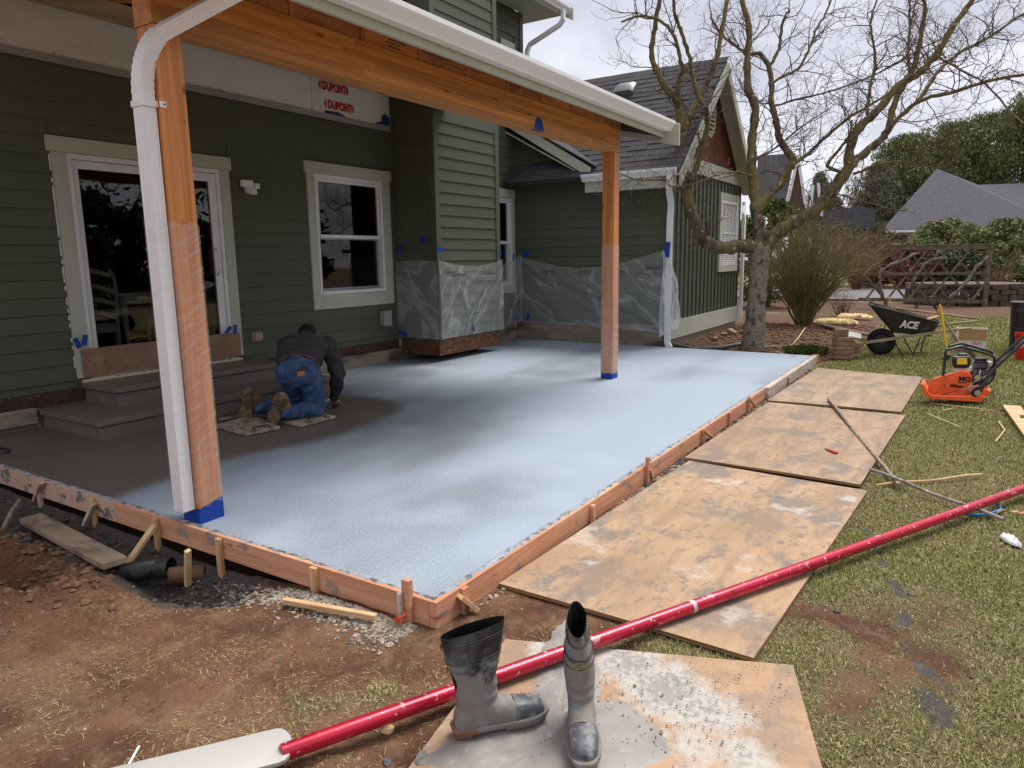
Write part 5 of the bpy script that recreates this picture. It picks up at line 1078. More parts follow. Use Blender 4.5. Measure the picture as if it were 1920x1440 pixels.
plate(hull2((1779,722),9.0,(1808,712),13.5),.048,.02,'machine_orange','guard_panel',gd,.003); plate([(1753+10.5*math.cos(a),729+10.5*math.sin(a)) for a in np.linspace(0,2*math.pi,25)[:-1]],.045,.02,'machine_orange','guard_boss',gd,.003)
plate([(1740,736),(1752,745),(1770,742),(1790,735.5),(1812,733),(1826,731),(1850,732),(1858,737),(1856,743),(1846,745),(1820,745),(1795,744),(1752,746),(1738,741)],.08,.22,'machine_orange','exciter_housing',pc,.004)
plate([(1840,728),(1849,724),(1853,728),(1852,733),(1858,736),(1857.5,741),(1850,743),(1838,742)],.12,.12,'machine_orange','rear_bracket',pc,.004)
for x,y,r in ((1775,722,2.0),(1781,739,1.6),(1804,736.5,1.6),(1818,742,1.6),(1833,735,3.4),(1819,732,2.4)): MB().disc(K(x,y,.035),VH,r/190,.03,12).build('bolt','bright_steel',pc)
# engine
def ebox(x0,y0,x1,y1,dv0,dv1,m,name,bev=.008,parent=pc):
    a=K(x0,y0,dv0); b=K(x1,y0,dv0); c=K(x1,y1,dv0); d=K(x0,y1,dv0); return MB().prism([a,b,c,d],VH*(dv1-dv0)).build(name,m,parent,bev=bev)
tk=MB().prism([K(x,y,.10) for x,y in ((1784,676),(1787,671),(1817,671),(1821,676),(1820,688),(1813,693),(1790,693),(1785,688))],VH*.20).build('fuel_tank','machine_black',pc,bev=.012,seg=3,smooth=40)
MB().disc(K(1805,669,.2),ZH,.045,.022,16).build('fuel_cap','engine_grey',tk,smooth=40); ebox(1794.5,673.5,1813.5,685.5,.094,.0985,'label_yellow','warning_label',0,tk)
for k in range(3): ebox(1797,676+k*3,1811,676.8+k*3,.0925,.0935,'handle_yellow','label_line',0,tk)
ac=ebox(1826,680,1853,694,.10,.26,'machine_black','air_cleaner',.010); ebox(1828,674,1851,681,.11,.25,'machine_black','cleaner_lid',.012,ac)
for k in range(7): ebox(1828+k*3.4,684,1829.8+k*3.4,692,.096,.101,'engine_grey','louvre',0,ac)
eb=ebox(1786,692,1822,700,.12,.28,'cream_paint','recoil_housing',.01); en=ebox(1824,694,1852,718,.13,.28,'engine_grey','engine_block',.006)
for k in range(6): ebox(1823.5,697+k*3.2,1852.5,698.3+k*3.2,.122,.285,'engine_grey','cooling_fin',0,en)
MB().disc(K(1833,711,.11),VH,.03,.05,14).build('carburettor','bright_steel',en); MB().tube([K(1838,697,.11),K(1836,704,.10),K(1842,712,.10),K(1848,708,.11)],.011,8).build('fuel_line','bright_steel',en,smooth=True); MB().disc(K(1856,686,.18),UH,.028,.05,12).build('spark_cover','box_white',en); ebox(1800,700,1826,722,.15,.27,'machine_black','engine_mount',.004)
def fram(pts,name='roll_frame',r=.0125):
    return MB().tube([K(*p) for p in pts],r,10).build(name,'machine_black',pc,smooth=50)
for dv in (.03,.33): fram([(1768,706,dv),(1770,690,dv),(1772.5,664,dv),(1774.5,658,dv),(1780,655.5,dv),(1799,650.5,dv),(1804,650.8,dv),(1850,664,dv),(1860,667.5,dv),(1865,672,dv),(1866.5,679,dv),(1865.5,700,dv),(1863,709,dv),(1856,718,dv),(1846,724,dv)])
fram([(1774.5,658,.03),(1774.5,658,.33)]); fram([(1865,672,.03),(1865,672,.33)])
for dv in (.0,.36):
    h=fram([(1833,736,dv),(1845,720,dv),(1866,690,dv),(1930,632,dv+.02),(1975,590,dv)],'handle',.015); MB().disc(K(1833,736,dv-.012),VH,.028,.035,16).build('pivot_bolt','bright_steel',h)
    plate([(1818,738),(1828,727),(1842,722),(1846,727),(1838,741),(1826,744)],dv+.012,.012,'machine_black','pivot_bracket',pc,.002)
xd=K(1850,712,0)-K(1800,709.5,0); xd/=np.linalg.norm(xd)
text('brand_mark','MQ',.062,tuple(K(1797.5,715.0,.046)),xd,ZH,'machine_black',gd,sx=1.25,bold=.003,depth=.001); text('brand_mark','MULTIQUIP',.018,tuple(K(1796,719,.046)),xd,ZH,'machine_black',gd,depth=.001,bold=.0008); text('brand_mark','Mikasa',.046,tuple(K(1781,727,.044)),xd,ZH,'machine_black',gd,shear=.3,depth=.001,bold=.001,sx=1.05)
# ---- stack of garden pavers
mat('paver',(.30,.19,.125),.92,[dict(s=9,det=6,lo=.4,hi=.66,col=(.20,.12,.08)),dict(s=60,det=3,lo=.55,hi=.7,col=(.40,.28,.2),fac=.7)],bump=dict(s=40,det=6,st=.7,d=.012),rand=.12)
setframe(1580); pcn=onz(1578,674,G0+.02); ord_=['bottom','second','third','fourth','fifth']
def paver(c,lx,ly,h,lab,rz_=0,scal=True):
    u=UH*math.cos(rz_)+VH*math.sin(rz_); v=VH*math.cos(rz_)-UH*math.sin(rz_)
    pr=[(-1,-.6),(-.6,-1),(.1,-.95),(.55,-1),(1,-.5),(.95,.5),(.6,1),(-.6,1),(-1,.6)] if scal else [(-1,-1),(1,-1),(1,1),(-1,1)]
    pts=[c+u*a*lx/2*(1+.05*rnd.uniform(-1,1))+v*b*ly/2 for a,b in pr]; o=MB().prism(pts,(0,0,h)).build('paving_stone','paver',None,bev=.010); return tag(o,lab,'paver','stacked brown garden pavers')
for k in range(5): paver(pcn+ZH*.066*k+VH*.09+UH*rnd.uniform(-.015,.015),.30,.2,.062,ord_[k]+(' paver from the ground' if k else ' paver')+' in the brown paver stack',rnd.uniform(-.12,.12))
pcn2=pcn+VH*.28+UH*.12
for k,l in enumerate(('lower paver of the low pile behind the brown paver stack','upper paver of the low pile behind the brown paver stack')): paver(pcn2+ZH*(.085*k+.06),.30,.2,.08,l,.2+.2*k)
paver(pcn+ZH*.332+VH*.12-UH*.03,.19,.16,.10,'small block set on top of the brown paver stack',.1,False)
wp=onz(1600,640,G0)
for i,(px,py,a,ln,lab) in enumerate(((1590,626,.4,.16,'white scrap leaning against the top of the pavers'),(1603,628,-.3,.18,'white scrap lying flat behind the pavers'),(1607,641,.9,.2,'white scrap hanging down right of the pavers'))):
    c=at(px,py,10.55); tag(MB().box((-ln/2,-.05,-.004),(ln/2,.05,.004)).build('trim_scrap','box_white',None),lab,'scrap'); o=bpy.context.scene.collection.objects[-1]; o.location=c; o.rotation_euler=(.75,.2,a-.9)
barthing('long_plank','long reddish plank lying in the mulch behind the paver stack','plank',onz(1528,606,.02),onz(1632,628,.02),.16,.03,'clay_pipe')
# stones by the house corner
i=0
for (px,py,sz,lab) in ((1372,624,.10,'largest broken paver left of the tree trunk'),(1385,615,.08,'upright broken paver behind the largest piece'),(1396,624,.07,'broken paver touching the tree trunk'),(1357,628,.06,'small broken stone left of the pile by the trunk'),(1340,636,.05,'thin broken stone near the drain pipe')):
    c=onz(px,py,G0+.1); tag(MB().box(c-[sz,sz*.8,sz*.5],c+[sz,sz*.8,sz*.55],R=rotm('Z',i*37)@rotm('X',25+i*9)).build('broken_paver','paver',None,bev=.012),lab,'stone'); i+=1
# downspout drain adaptors beside the wall
for (px,py,l) in ((1280,633,'grey drain adaptor on the soil at the green house corner'),(1362,612,'grey ribbed drain adaptor beside the gable wall foot')):
    c=onz(px,py,G0+.07); t=thing('drain_adaptor',l,'drain',tuple(c)); MB().tube([c-UH*.14,c+UH*.12],[.05,.055],14).build('pipe','rod_grey',t,smooth=40); MB().tube([c+UH*.06,c+UH*.09],[.062,.062],14).build('collar','rod_grey',t,smooth=40)
# ---------------------------------------------------------------- bare tree
mat('bark',(.155,.125,.085),.95,[dict(s=(9,9,5),det=6,lo=.42,hi=.6,col=(.075,.058,.04)),dict(s=(3.2,3.2,2),det=5,lo=.40,hi=.58,col=(.18,.145,.05),fac=.8),dict(s=(13,13,13),det=5,lo=.60,hi=.68,col=(.36,.34,.29),fac=.8)],bump=dict(s=(22,22,14),det=6,st=.8,d=.02),spec=.15)
mat('bark_trunk',(.20,.165,.13),.95,[dict(s=(16,16,22),det=7,ro=.7,lo=.46,hi=.66,col=(.34,.31,.265),fac=.8),dict(s=(12,12,8),det=5,lo=.52,hi=.66,col=(.08,.06,.045))],bump=dict(s=(18,18,30),det=6,st=.8,d=.02),spec=.15)
mat('twig_bark',(.105,.075,.055),.9,[dict(s=4,lo=.45,hi=.65,col=(.12,.085,.04))],spec=.15); mat('bud',(.42,.30,.25),.7)
mat('moss',(.10,.085,.022),1,[dict(s=30,det=4,lo=.4,hi=.6,col=(.05,.035,.016))],bump=dict(s=70,det=4,st=1,d=.02))
TD=11.4
tree=thing('bare_tree','leafless mossy deciduous tree spreading over the patio end of the lawn','tree',tuple(onz(1410,652,-.05)))
def smoothpath(P,R,n):
    P=np.array(P,float); R=np.array(R,float); t=np.linspace(0,1,len(P)); s=np.linspace(0,1,n); out=[]
    # catmull rom
    Q=np.vstack([2*P[0]-P[1],P,2*P[-1]-P[-2]]); m=len(P)-1
    for u in s:
        k=min(int(u*m),m-1); f=u*m-k; p0,p1,p2,p3=Q[k:k+4]; out.append(.5*((2*p1)+(-p0+p2)*f+(2*p0-5*p1+4*p2-p3)*f*f+(-p0+3*p1-3*p2+p3)*f**3))
    return np.array(out),np.interp(s,t,R)
TRACE=[]   # (pixel path, r0 px, r1 px, depth0, depth1)
trunk=[(1412,662,TD),(1416,600,TD),(1420,545,TD),(1424,490,TD),(1425,462,TD)]
limbs=[
 ('A',[(1425,466),(1388,461),(1350,464),(1320,450),(1305,420),(1292,385),(1284,345),(1281,300),(1277,250)],15,9,0,-.5),
 ('A1',[(1277,250),(1274,218),(1267,187),(1245,161),(1228,124),(1222,94),(1228,49),(1237,-10)],8,4,-.5,-.9),
 ('A2',[(1278,262),(1288,225),(1301,202),(1320,165),(1339,124),(1350,75),(1365,-8)],8,4,-.5,-.2),
 ('A3',[(1288,350),(1301,326),(1318,280),(1326,235),(1323,205),(1309,180),(1299,142),(1294,109),(1278,60),(1266,30),(1262,-10)],6,3,-.4,-1.2),
 ('A4',[(1271,190),(1273,150),(1281,131),(1275,109),(1264,68),(1241,41),(1200,30),(1165,42)],5,2,-.6,-1.3),
 ('B',[(1424,470),(1424,435),(1417,394),(1414,356),(1410,300),(1410,255),(1416,202),(1402,165),(1402,105),(1404,56),(1395,15),(1385,-15)],13,5,0,.3),
 ('B2',[(1420,400),(1432,375),(1459,349),(1477,322),(1487,300),(1476,283),(1462,262),(1455,225),(1447,195),(1447,161),(1440,122),(1424,99)],10,5,.05,.7),
 ('B2b',[(1424,99),(1399,99),(1361,71),(1337,41),(1334,25)],4,2.5,.7,1.1), ('B3',[(1442,126),(1460,92),(1466,49),(1472,30),(1481,20)],4,2,.7,.4),
 ('C',[(1428,472),(1455,437),(1492,416),(1537,386),(1567,349),(1590,319)],15,12,0,-.2),
 ('C1',[(1588,322),(1594,277),(1612,240),(1650,202),(1684,161),(1721,139),(1755,101),(1796,37),(1832,-12)],10,5,-.2,-.9),
 ('C2',[(1590,318),(1609,296),(1642,270),(1665,244),(1672,210),(1695,157),(1714,124),(1725,75),(1735,19),(1728,-12)],9,4,-.2,.5),
 ('C3',[(1662,250),(1690,216),(1732,187),(1800,169),(1860,150),(1925,138)],5,3,-.2,-.7),
 ('C4',[(1722,190),(1745,155),(1762,131),(1800,98),(1845,75),(1890,45),(1935,15)],4.5,2.5,-.3,.3),
 ('C5',[(1600,326),(1640,312),(1669,304),(1720,306),(1760,315),(1790,300)],3,1.2,-.2,-.8),
 ('C6',[(1580,325),(1552,311),(1568,288),(1582,270),(1593,251),(1598,225)],4,2,-.2,-.6),
 ('D',[(1482,312),(1511,292),(1545,259),(1597,217),(1635,195),(1700,150),(1770,100)],4.5,2,.2,.9),
 ('E',[(1446,156),(1475,140),(1500,124),(1518,90),(1530,56),(1548,25),(1562,-10)],3.5,2,.7,.9),
 ('F',[(1706,140),(1704,90),(1706,37),(1704,-10)],3.5,2,.2,.5), ('G',[(1626,215),(1630,170),(1637,140),(1642,120),(1634,60),(1633,37),(1646,-8)],3.5,2,.1,.6),
 ('H',[(1447,200),(1500,185),(1560,170),(1640,140),(1720,95),(1790,60)],2.5,1.2,.5,.2), ('I',[(1410,300),(1450,280),(1500,240),(1560,200)],2.5,1.2,.2,.9),
 ('J',[(1283,330),(1240,338),(1190,335),(1150,320)],2.2,1,-.5,-1.2), ('K',[(1410,330),(1380,322),(1340,330),(1300,345),(1260,350)],2.2,1,.0,-.9),
 ('L',[(1755,104),(1800,130),(1850,160),(1900,215),(1925,235)],2.5,1.2,-.6,-1.6),('M',[(1560,362),(1600,372),(1660,390),(1700,396)],2,1,-.2,-.9)]
BR=[]
def limb3(pts,r0,r1,d0,d1,n):
    m=len(pts); P=[at(x,y,TD+d0+(d1-d0)*i/(m-1)) for i,(x,y) in enumerate(pts)]; R=[(r0+(r1-r0)*i/(m-1))*.88*TD/FPX for i in range(m)]
    return smoothpath(P,R,n)
P,R=smoothpath([at(x,y,d) for x,y,d in trunk],np.array([24,18.5,17,18,20])*TD/FPX,22); P[0][2]=-.25
MB().tube(P,R*(1+.06*np.sin(np.arange(22)*2.1)),18).build('trunk','bark_trunk',tree,smooth=True)
for nm,pts,r0,r1,d0,d1 in limbs:
    P,R=limb3(pts,r0,r1,d0,d1,max(10,len(pts)*5)); jit=1+.10*np.sin(np.arange(len(R))*1.7+len(nm)); P=P+nr.normal(0,.006,P.shape)*np.minimum(1,R[:,None]/.02)
    MB().tube(P,R*jit,10 if r0>5 else 7).build('limb','bark',tree,smooth=True); BR.append((P,R,r0))
def twiglets(mb,buds,p,d,L,r,depth,rg,nseg=5):
    P=[p]; R=[r]; dd=d/np.linalg.norm(d)
    for i in range(nseg):
        dd=dd+rg.normal(0,.34,3)+np.array([0,0,.07]); dd/=np.linalg.norm(dd); P.append(P[-1]+dd*L/nseg); R.append(max(.0024,r*(1-.62*(i+1)/nseg)))
    mb.tube(P,R,4 if r>.004 else 3,cap=False)
    if depth>0:
        for i in range(1,len(P)):
            if rg.random()<.8:
                q=np.cross(dd,rg.normal(0,1,3)); q/=np.linalg.norm(q)+1e-9; nd=(P[i]-P[i-1])/np.linalg.norm(P[i]-P[i-1])*.7+q*.75
                twiglets(mb,buds,P[i],nd,L*rg.uniform(.35,.6),R[i]*.72,depth-1,rg,4)
    elif rg.random()<.4: buds.append(P[-1])
rg=np.random.default_rng(11); tw=MB(); buds=[]
for P,R,r0 in BR:
    n=len(P); L=np.linalg.norm(np.diff(P,axis=0),axis=1).sum(); k=int(L*(7.4 if r0<6 else 4.0))
    for _ in range(k):
        i=int(rg.integers(int(n*.12) if r0<12 else int(n*.3),n-1)); T=P[i+1]-P[i]; T/=np.linalg.norm(T); q=np.cross(T,rg.normal(0,1,3)); q/=np.linalg.norm(q); d=T*.55+q*.8+np.array([0,0,.25])
        twiglets(tw,buds,P[i]+q*R[i]*.6,d,rg.uniform(.35,.95),min(.0095,R[i]*.5),2 if rg.random()<.7 else 1,rg)
kind(tw.build('twigs','twig_bark',tree),'stuff'); bm2=MB()
for b in buds[:2600]: bm2.blob(b,(.006,.006,.012),4,3)
kind(bm2.build('buds','bud',tree),'stuff')
ms=MB()
for i in range(70):                                  # moss cushions on the low limbs
    P,R,_=BR[0] if i%3 else BR[9]; j=int(rg.integers(2,len(P)-8 if i%3 else len(P)-2)); ms.blob(P[j]+np.array([0,0,R[j]*.75])+rg.normal(0,.01,3),(.03,.03,.018),7,4,jit=.3)
kind(ms.build('moss','moss',tree,smooth=True),'stuff')
# ---------------------------------------------------------------- shrubs and hedges
mat('shrub_stem',(.25,.20,.115),.95,[dict(s=6,det=3,lo=.4,hi=.65,col=(.17,.16,.065))],spec=.1); mat('shrub_red',(.20,.12,.085),.95)
def twigshrub(name,label,base,top_r,h,ns,seed,m,nb=4,thick=.007,cat='shrub'):
    rg=np.random.default_rng(seed); t=thing(name,label,cat,tuple(base)); st=MB(); br=MB()
    for i in range(ns):
        a=rg.uniform(0,2*math.pi); rr_=math.sqrt(rg.random()); out=np.array([math.cos(a),math.sin(a),0])*rr_; b=base+out*.16*rg.random(); hh=h*(1-.35*rr_**2)*rg.uniform(.75,1.05); tip=base+out*top_r+np.array([0,0,hh])
        mid=b+(tip-b)*.45+np.array([0,0,.18*h*rr_]); P=np.array([(1-s)**2*b+2*s*(1-s)*mid+s*s*tip for s in np.linspace(0,1,8)]); P[1:]+=rg.normal(0,.02,P[1:].shape); st.tube(P,np.linspace(thick*rg.uniform(.8,2.0),thick*.35,8),4,cap=False)
        for k in range(nb):
            j=int(rg.integers(2,8)); d=(P[min(j+1,7)]-P[j-1]); d/=np.linalg.norm(d); d=d+rg.normal(0,.55,3); d/=np.linalg.norm(d); L=rg.uniform(.2,.6)*h/2.2; Q=[P[j]]
            for q in range(4): d=d+rg.normal(0,.28,3)+np.array([0,0,.05]); d/=np.linalg.norm(d); Q.append(Q[-1]+d*L/4)
            br.tube(Q,np.linspace(thick*.55,thick*.25,5),3,cap=False)
    st.build('stems',m,t); kind(br.build('twigs',m,t),'stuff'); return t
twigshrub('bare_shrub','large brown leafless twiggy shrub right of the tree trunk',onz(1505,612,-.1)+np.array([0,0,.02]),1.36,2.35,320,5,'shrub_stem',8,.007)
twigshrub('bare_shrub','tiny bare shrub standing between the yellow sawdust piles',onz(1578,592,-.1),.45,.65,40,6,'shrub_red',5,.006)
mat('sawdust',(.72,.55,.27),1,[dict(s=20,det=4,lo=.4,hi=.6,col=(.60,.44,.2))],bump=dict(s=50,det=4,st=.6,d=.01))
for (px,py,r_,l) in ((1572,605,.42,'nearer yellow sawdust pile in the mulch bed'),(1600,595,.42,'farther yellow sawdust pile in the mulch bed')): c=onz(px,py,G0+.05); tag(crust(c,r_*.5,r_,0,int(px),'sawdust',.07,None,'sawdust_pile'),l,'sawdust')
def leafmat(name,a,b,c): return mat(name,a,.6,[dict(s=.9,det=3,lo=.4,hi=.62,col=b),dict(s=7,det=2,lo=.5,hi=.7,col=c,fac=.7)],spec=.25)
leafmat('leaf_conifer',(.145,.165,.055),(.085,.105,.038),(.26,.235,.10)); leafmat('leaf_conifer_far',(.17,.18,.11),(.12,.13,.08),(.23,.20,.13)); leafmat('leaf_bright',(.14,.17,.022),(.05,.08,.014),(.25,.27,.04)); leafmat('leaf_rhodo',(.19,.225,.07),(.11,.14,.045),(.42,.42,.19)); leafmat('leaf_dark',(.06,.085,.03),(.04,.06,.02),(.11,.13,.05)); leafmat('leaf_red',(.17,.06,.05),(.11,.045,.04),(.23,.10,.08))
def leaves(C,size,rg,n=None,droop=0,flat=1.0):
    """many small leaf quads at centres C"""
    k=len(C); a=rg.normal(0,1,(k,3))
    if droop: a=a*np.array([.55,.55,.35])+np.array([0,0,-droop])
    a/=np.linalg.norm(a,axis=1)[:,None]; b=rg.normal(0,1,(k,3)); b-=a*np.sum(a*b,1)[:,None]; b/=np.linalg.norm(b,axis=1)[:,None]; s=size*rg.uniform(.6,1.4,(k,1))
    v=np.stack([C-a*s-b*s*.35*flat,C+b*s*.1-a*s*.0-b*s*.5*flat,C+a*s,C+b*s*.5*flat],1).reshape(-1,3); v.reshape(-1,4,3)[:,:,2]-=0
    f=np.arange(k*4).reshape(-1,4); return v,f
def leafmesh(name,v,f,m,parent):
    me=bpy.data.meshes.new(name); me.vertices.add(len(v)); me.vertices.foreach_set('co',v.ravel()); me.loops.add(f.size); me.loops.foreach_set('vertex_index',f.ravel().astype(np.int32)); me.polygons.add(len(f)); me.polygons.foreach_set('loop_start',np.arange(0,f.size,4,dtype=np.int32)); me.polygons.foreach_set('loop_total',np.full(len(f),4,np.int32)); me.update(calc_edges=True); return link(name,me,m,parent)
def crownpts(base,h,r,n,rg,shape,clumps=60):
    """points gathered in clumps inside a profile; returns centres"""
    cc=[]
    for i in range(clumps):
        t=rg.random()**.8; rad=shape(t)*r; a=rg.uniform(0,2*math.pi); q=math.sqrt(rg.uniform(.25,1)); cc.append((base[0]+rad*q*math.cos(a),base[1]+rad*q*math.sin(a),base[2]+h*t,rad))
    cc=np.array(cc); idx=rg.integers(0,clumps,n); cr=.16*r+.05*cc[idx,3]; d=rg.normal(0,1,(n,3)); d/=np.linalg.norm(d,axis=1)[:,None]; d*=(rg.random((n,1))**.4); return cc[idx,:3]+d*cr[:,None]*np.array([1.15,1.15,.9])
def foliage_tree(name,label,base,h,r,n,size,m,seed,shape,clumps=70,cat='tree',group=None,trunk_h=None):
    rg=np.random.default_rng(seed); base=np.array(base,float); t=thing(name,label,cat,tuple(base),group); b2=base.copy(); b2[2]+=h*.06
    C=crownpts(b2,h*.94,r,n,rg,shape,clumps); v,f=leaves(C,size,rg,droop=.8 if name=='conifer' else 0,flat=.55 if name=='conifer' else 1); leafmesh('crown',v,f,m,t)
    MB().tube([base-[0,0,.2],base+[0,0,h*.5],base+[0,0,h*.85]],[max(.05,r*.07),max(.03,r*.05),.02],7).build('trunk','bark',t); return t
cone=lambda t:(1-t)**.75*(.55+.45*min(1,t*6)); dome=lambda t:math.sqrt(max(0,1-(max(0,t-.35)/.65)**2))*min(1,.55+t*1.6); oval=lambda t:math.sqrt(max(.02,1-(2*t-1)**2)); col_=lambda t:min(1,.8+t)*(1-t**5)**.5
foliage_tree('clipped_hedge','bright green evergreen shrub behind the tree trunk',onz(1452,578,G0)+np.array([.5,.3,0]),3.05,1.15,15000,.05,'leaf_bright',21,dome,120,'shrub')
def gpt(px,d,z=G0): p=at(px,474,d); return np.array([p[0],p[1],z])
far=[(1640,58,8.5,3.4,'pale thin conifer left of the hip roof','leaf_conifer_far',cone,9000),(1690,62,11,4.6,'broad dark conifer rising left of the hip roof peak','leaf_conifer',dome,16000),(1760,64,12.2,5.2,'tall dense conifer right behind the hip roof peak','leaf_conifer',dome,18000),(1835,66,13.4,5.6,'tall green conifer behind the right part of the hip roof','leaf_conifer',dome,18000),(1905,62,14.2,5.4,'tallest green conifer at the right picture edge','leaf_conifer',dome,16000),(1985,62,14,5.4,'green conifer reaching out of the right picture edge','leaf_conifer',dome,12000),(1560,75,7.2,2.8,'small distant conifer seen between the tree limbs','leaf_conifer_far',cone,6000),(1530,62,8.2,2.2,'thin distant conifer right of the red gable','leaf_conifer_far',cone,5000),(1602,80,6.8,3.2,'low distant conifer left of the hip roof end','leaf_conifer_far',cone,6000)]
for i,(px,d,h,r,l,m,sh,n) in enumerate(far): foliage_tree('conifer',l,gpt(px,d),h,r,int(n*1.7),.19,m,100+i,sh,150,group='conifers behind the neighbouring house')
for i,(px,d,h,r,l,m,n) in enumerate(((1775,33.5,2.9,1.75,'rhododendron in front of the far roof, under the arching branch','leaf_rhodo',9000),(1885,31,2.75,1.7,'rhododendron behind the fence end post','leaf_rhodo',9000),(1625,34,2.9,1.5,'dark leafy shrub behind the bare shrub top','leaf_dark',6000),(1690,32,1.75,1.7,'reddish shrub seen through the lattice fence','leaf_red',7000),(1800,30.5,1.5,1.5,'dark green shrub seen through the lattice fence right half','leaf_dark',6000),(1945,33,2.9,1.5,'leafy shrub at the right picture edge beyond the road','leaf_rhodo',6000),(1735,36,1.9,1.5,'dark shrub seen through the lattice fence middle','leaf_dark',5000))): foliage_tree('garden_shrub',l,gpt(px,d),h,r,n,.085,m,140+i,dome,60,'shrub',group='shrubs across the road')
twigshrub('bare_shrub','bare reddish stems standing right of the fence post',gpt(1875,28.5),.8,1.1,60,31,'shrub_red',3,.014)
twigshrub('bare_shrub','rounded bare brown shrub top left of the far roof',gpt(1610,30),1.7,2.75,170,33,'shrub_red',7,.010)
# arching vine stem over the fence
P,R=smoothpath([at(px,py,25.5) for px,py in ((1705,470),(1715,440),(1728,420),(1745,414),(1765,417),(1785,425),(1800,440),(1815,455))],[.03,.032,.03,.028,.026,.024,.02,.015],30); tag(MB().tube(P,R,7).build('vine_stem','shrub_stem',None,smooth=True),'arching bare vine stem above the lattice fence','vine')
# ---------------------------------------------------------------- lattice fence
mat('fence_wood',(.135,.105,.075),.95,[dict(s=(8,8,8),det=5,lo=.42,hi=.62,col=(.20,.165,.12)),dict(s=3,det=4,lo=.55,hi=.7,col=(.11,.105,.04),fac=.7)],bump=dict(s=30,st=.3,d=.01))
fe=thing('lattice_fence','weathered wooden lattice fence with post beside the road','fence',tuple(onz(1760,575,G0))); FD=20.1
def F(px,py,dv=0): return at(px,py,FD)+VHf*dv
setframe(1750); VHf=VH.copy(); UHf=UH.copy()
MB().bar(F(1846,576),F(1858,459),.12,.12,up=VHf).build('post','fence_wood',fe,bev=.01); 
for a,b,w_ in (((1625,466),(1853,463),.12),((1640,514),(1850,512),.09),((1610,561),(1846,566),.10)): MB().bar(F(*a,-.03),F(*b,-.03),.05,w_,up=(0,0,1)).build('rail','fence_wood',fe,bev=.006)
MB().bar(F(1622,461,0),F(1862,458,0),.16,.035).build('cap_rail','fence_wood',fe,bev=.005)
for px in (1660,1718,1778): MB().bar(F(px,563,.06),F(px+1,582,.06),.09,.09,up=VHf).build('short_post','fence_wood',fe)
yt,yb=467,563
for k in range(-2,7):
    x0=1622+k*40
    for sgn,dv in ((1,.01),(-1,.035)):
        xa,xb=(x0,x0+78) if sgn>0 else (x0+78,x0)
        p=[(xa,yb),(xb,yt)]
        # clip to fence width
        def cl(x,y):
            return x,y
        (ax_,ay_),(bx_,by_)=p; lo_,hi_=1618,1852
        def clip(x0_,y0_,x1_,y1_):
            if x0_>x1_: x0_,y0_,x1_,y1_=x1_,y1_,x0_,y0_
            if x1_<=lo_ or x0_>=hi_: return None
            if x0_<lo_: y0_+=(y1_-y0_)*(lo_-x0_)/(x1_-x0_); x0_=lo_
            if x1_>hi_: y1_=y0_+(y1_-y0_)*(hi_-x0_)/(x1_-x0_); x1_=hi_
            return (x0_,y0_),(x1_,y1_)
        c=clip(ax_,ay_,bx_,by_)
        if c and abs(c[0][0]-c[1][0])>6: MB().bar(F(*c[0],dv),F(*c[1],dv),.022,.06,up=np.cross(F(*c[1])-F(*c[0]),VHf)).build('lattice_slat','fence_wood',fe)
mat('vine_bark',(.22,.20,.17),.95,[dict(s=12,det=4,lo=.45,hi=.6,col=(.11,.09,.07))])
for i,(pp,l) in enumerate(((((1655,560),(1650,520),(1660,502),(1690,490),(1710,478),(1725,476)),'thick gnarled vine climbing the left half of the lattice fence'),(((1700,545),(1715,522),(1730,500),(1745,488),(1775,484)),'grey vine crossing the middle of the lattice fence'),(((1780,560),(1810,530),(1828,505),(1845,488),(1855,478)),'pale vine leaning against the right end of the lattice fence'))):
    P,R=smoothpath([F(*q,-.10) for q in pp],[.05]*(len(pp)-1)+[.03],26); tag(MB().tube(P+nr.normal(0,.01,P.shape),R*(.9+.2*np.sin(np.arange(26))),7).build('vine_stem','vine_bark',None,smooth=True),l,'vine')
# raised block planter beyond the fence
mat('wall_block',(.145,.105,.08),.95,[dict(s=6,det=5,lo=.4,hi=.65,col=(.09,.065,.05))],bump=dict(s=25,det=5,st=.6,d=.02),rand=.2)
pl=thing('stone_planter','low raised planter of stacked brown blocks at the road edge','planter',tuple(onz(1800,570,G0))); pc0=onz(1815,575,G0)+VHf*1.6; 
for lv in range(4):
    for k in range(11):
        a=math.radians(180+18*k+(9 if lv%2 else 0)); c=pc0+UHf*1.55*math.cos(a)+VHf*1.3*math.sin(a)+ZH*(.16*lv); t_=-UHf*math.sin(a)+VHf*math.cos(a)
        MB().bar(c-t_*.22+ZH*.075,c+t_*.22+ZH*.075,.22,.15).build('block','wall_block',pl,bev=.012,seg=1)
kind(MB().disc(pc0+ZH*.58,ZH,1.45,.06,24).build('planter_soil','wall_block',pl),'stuff')
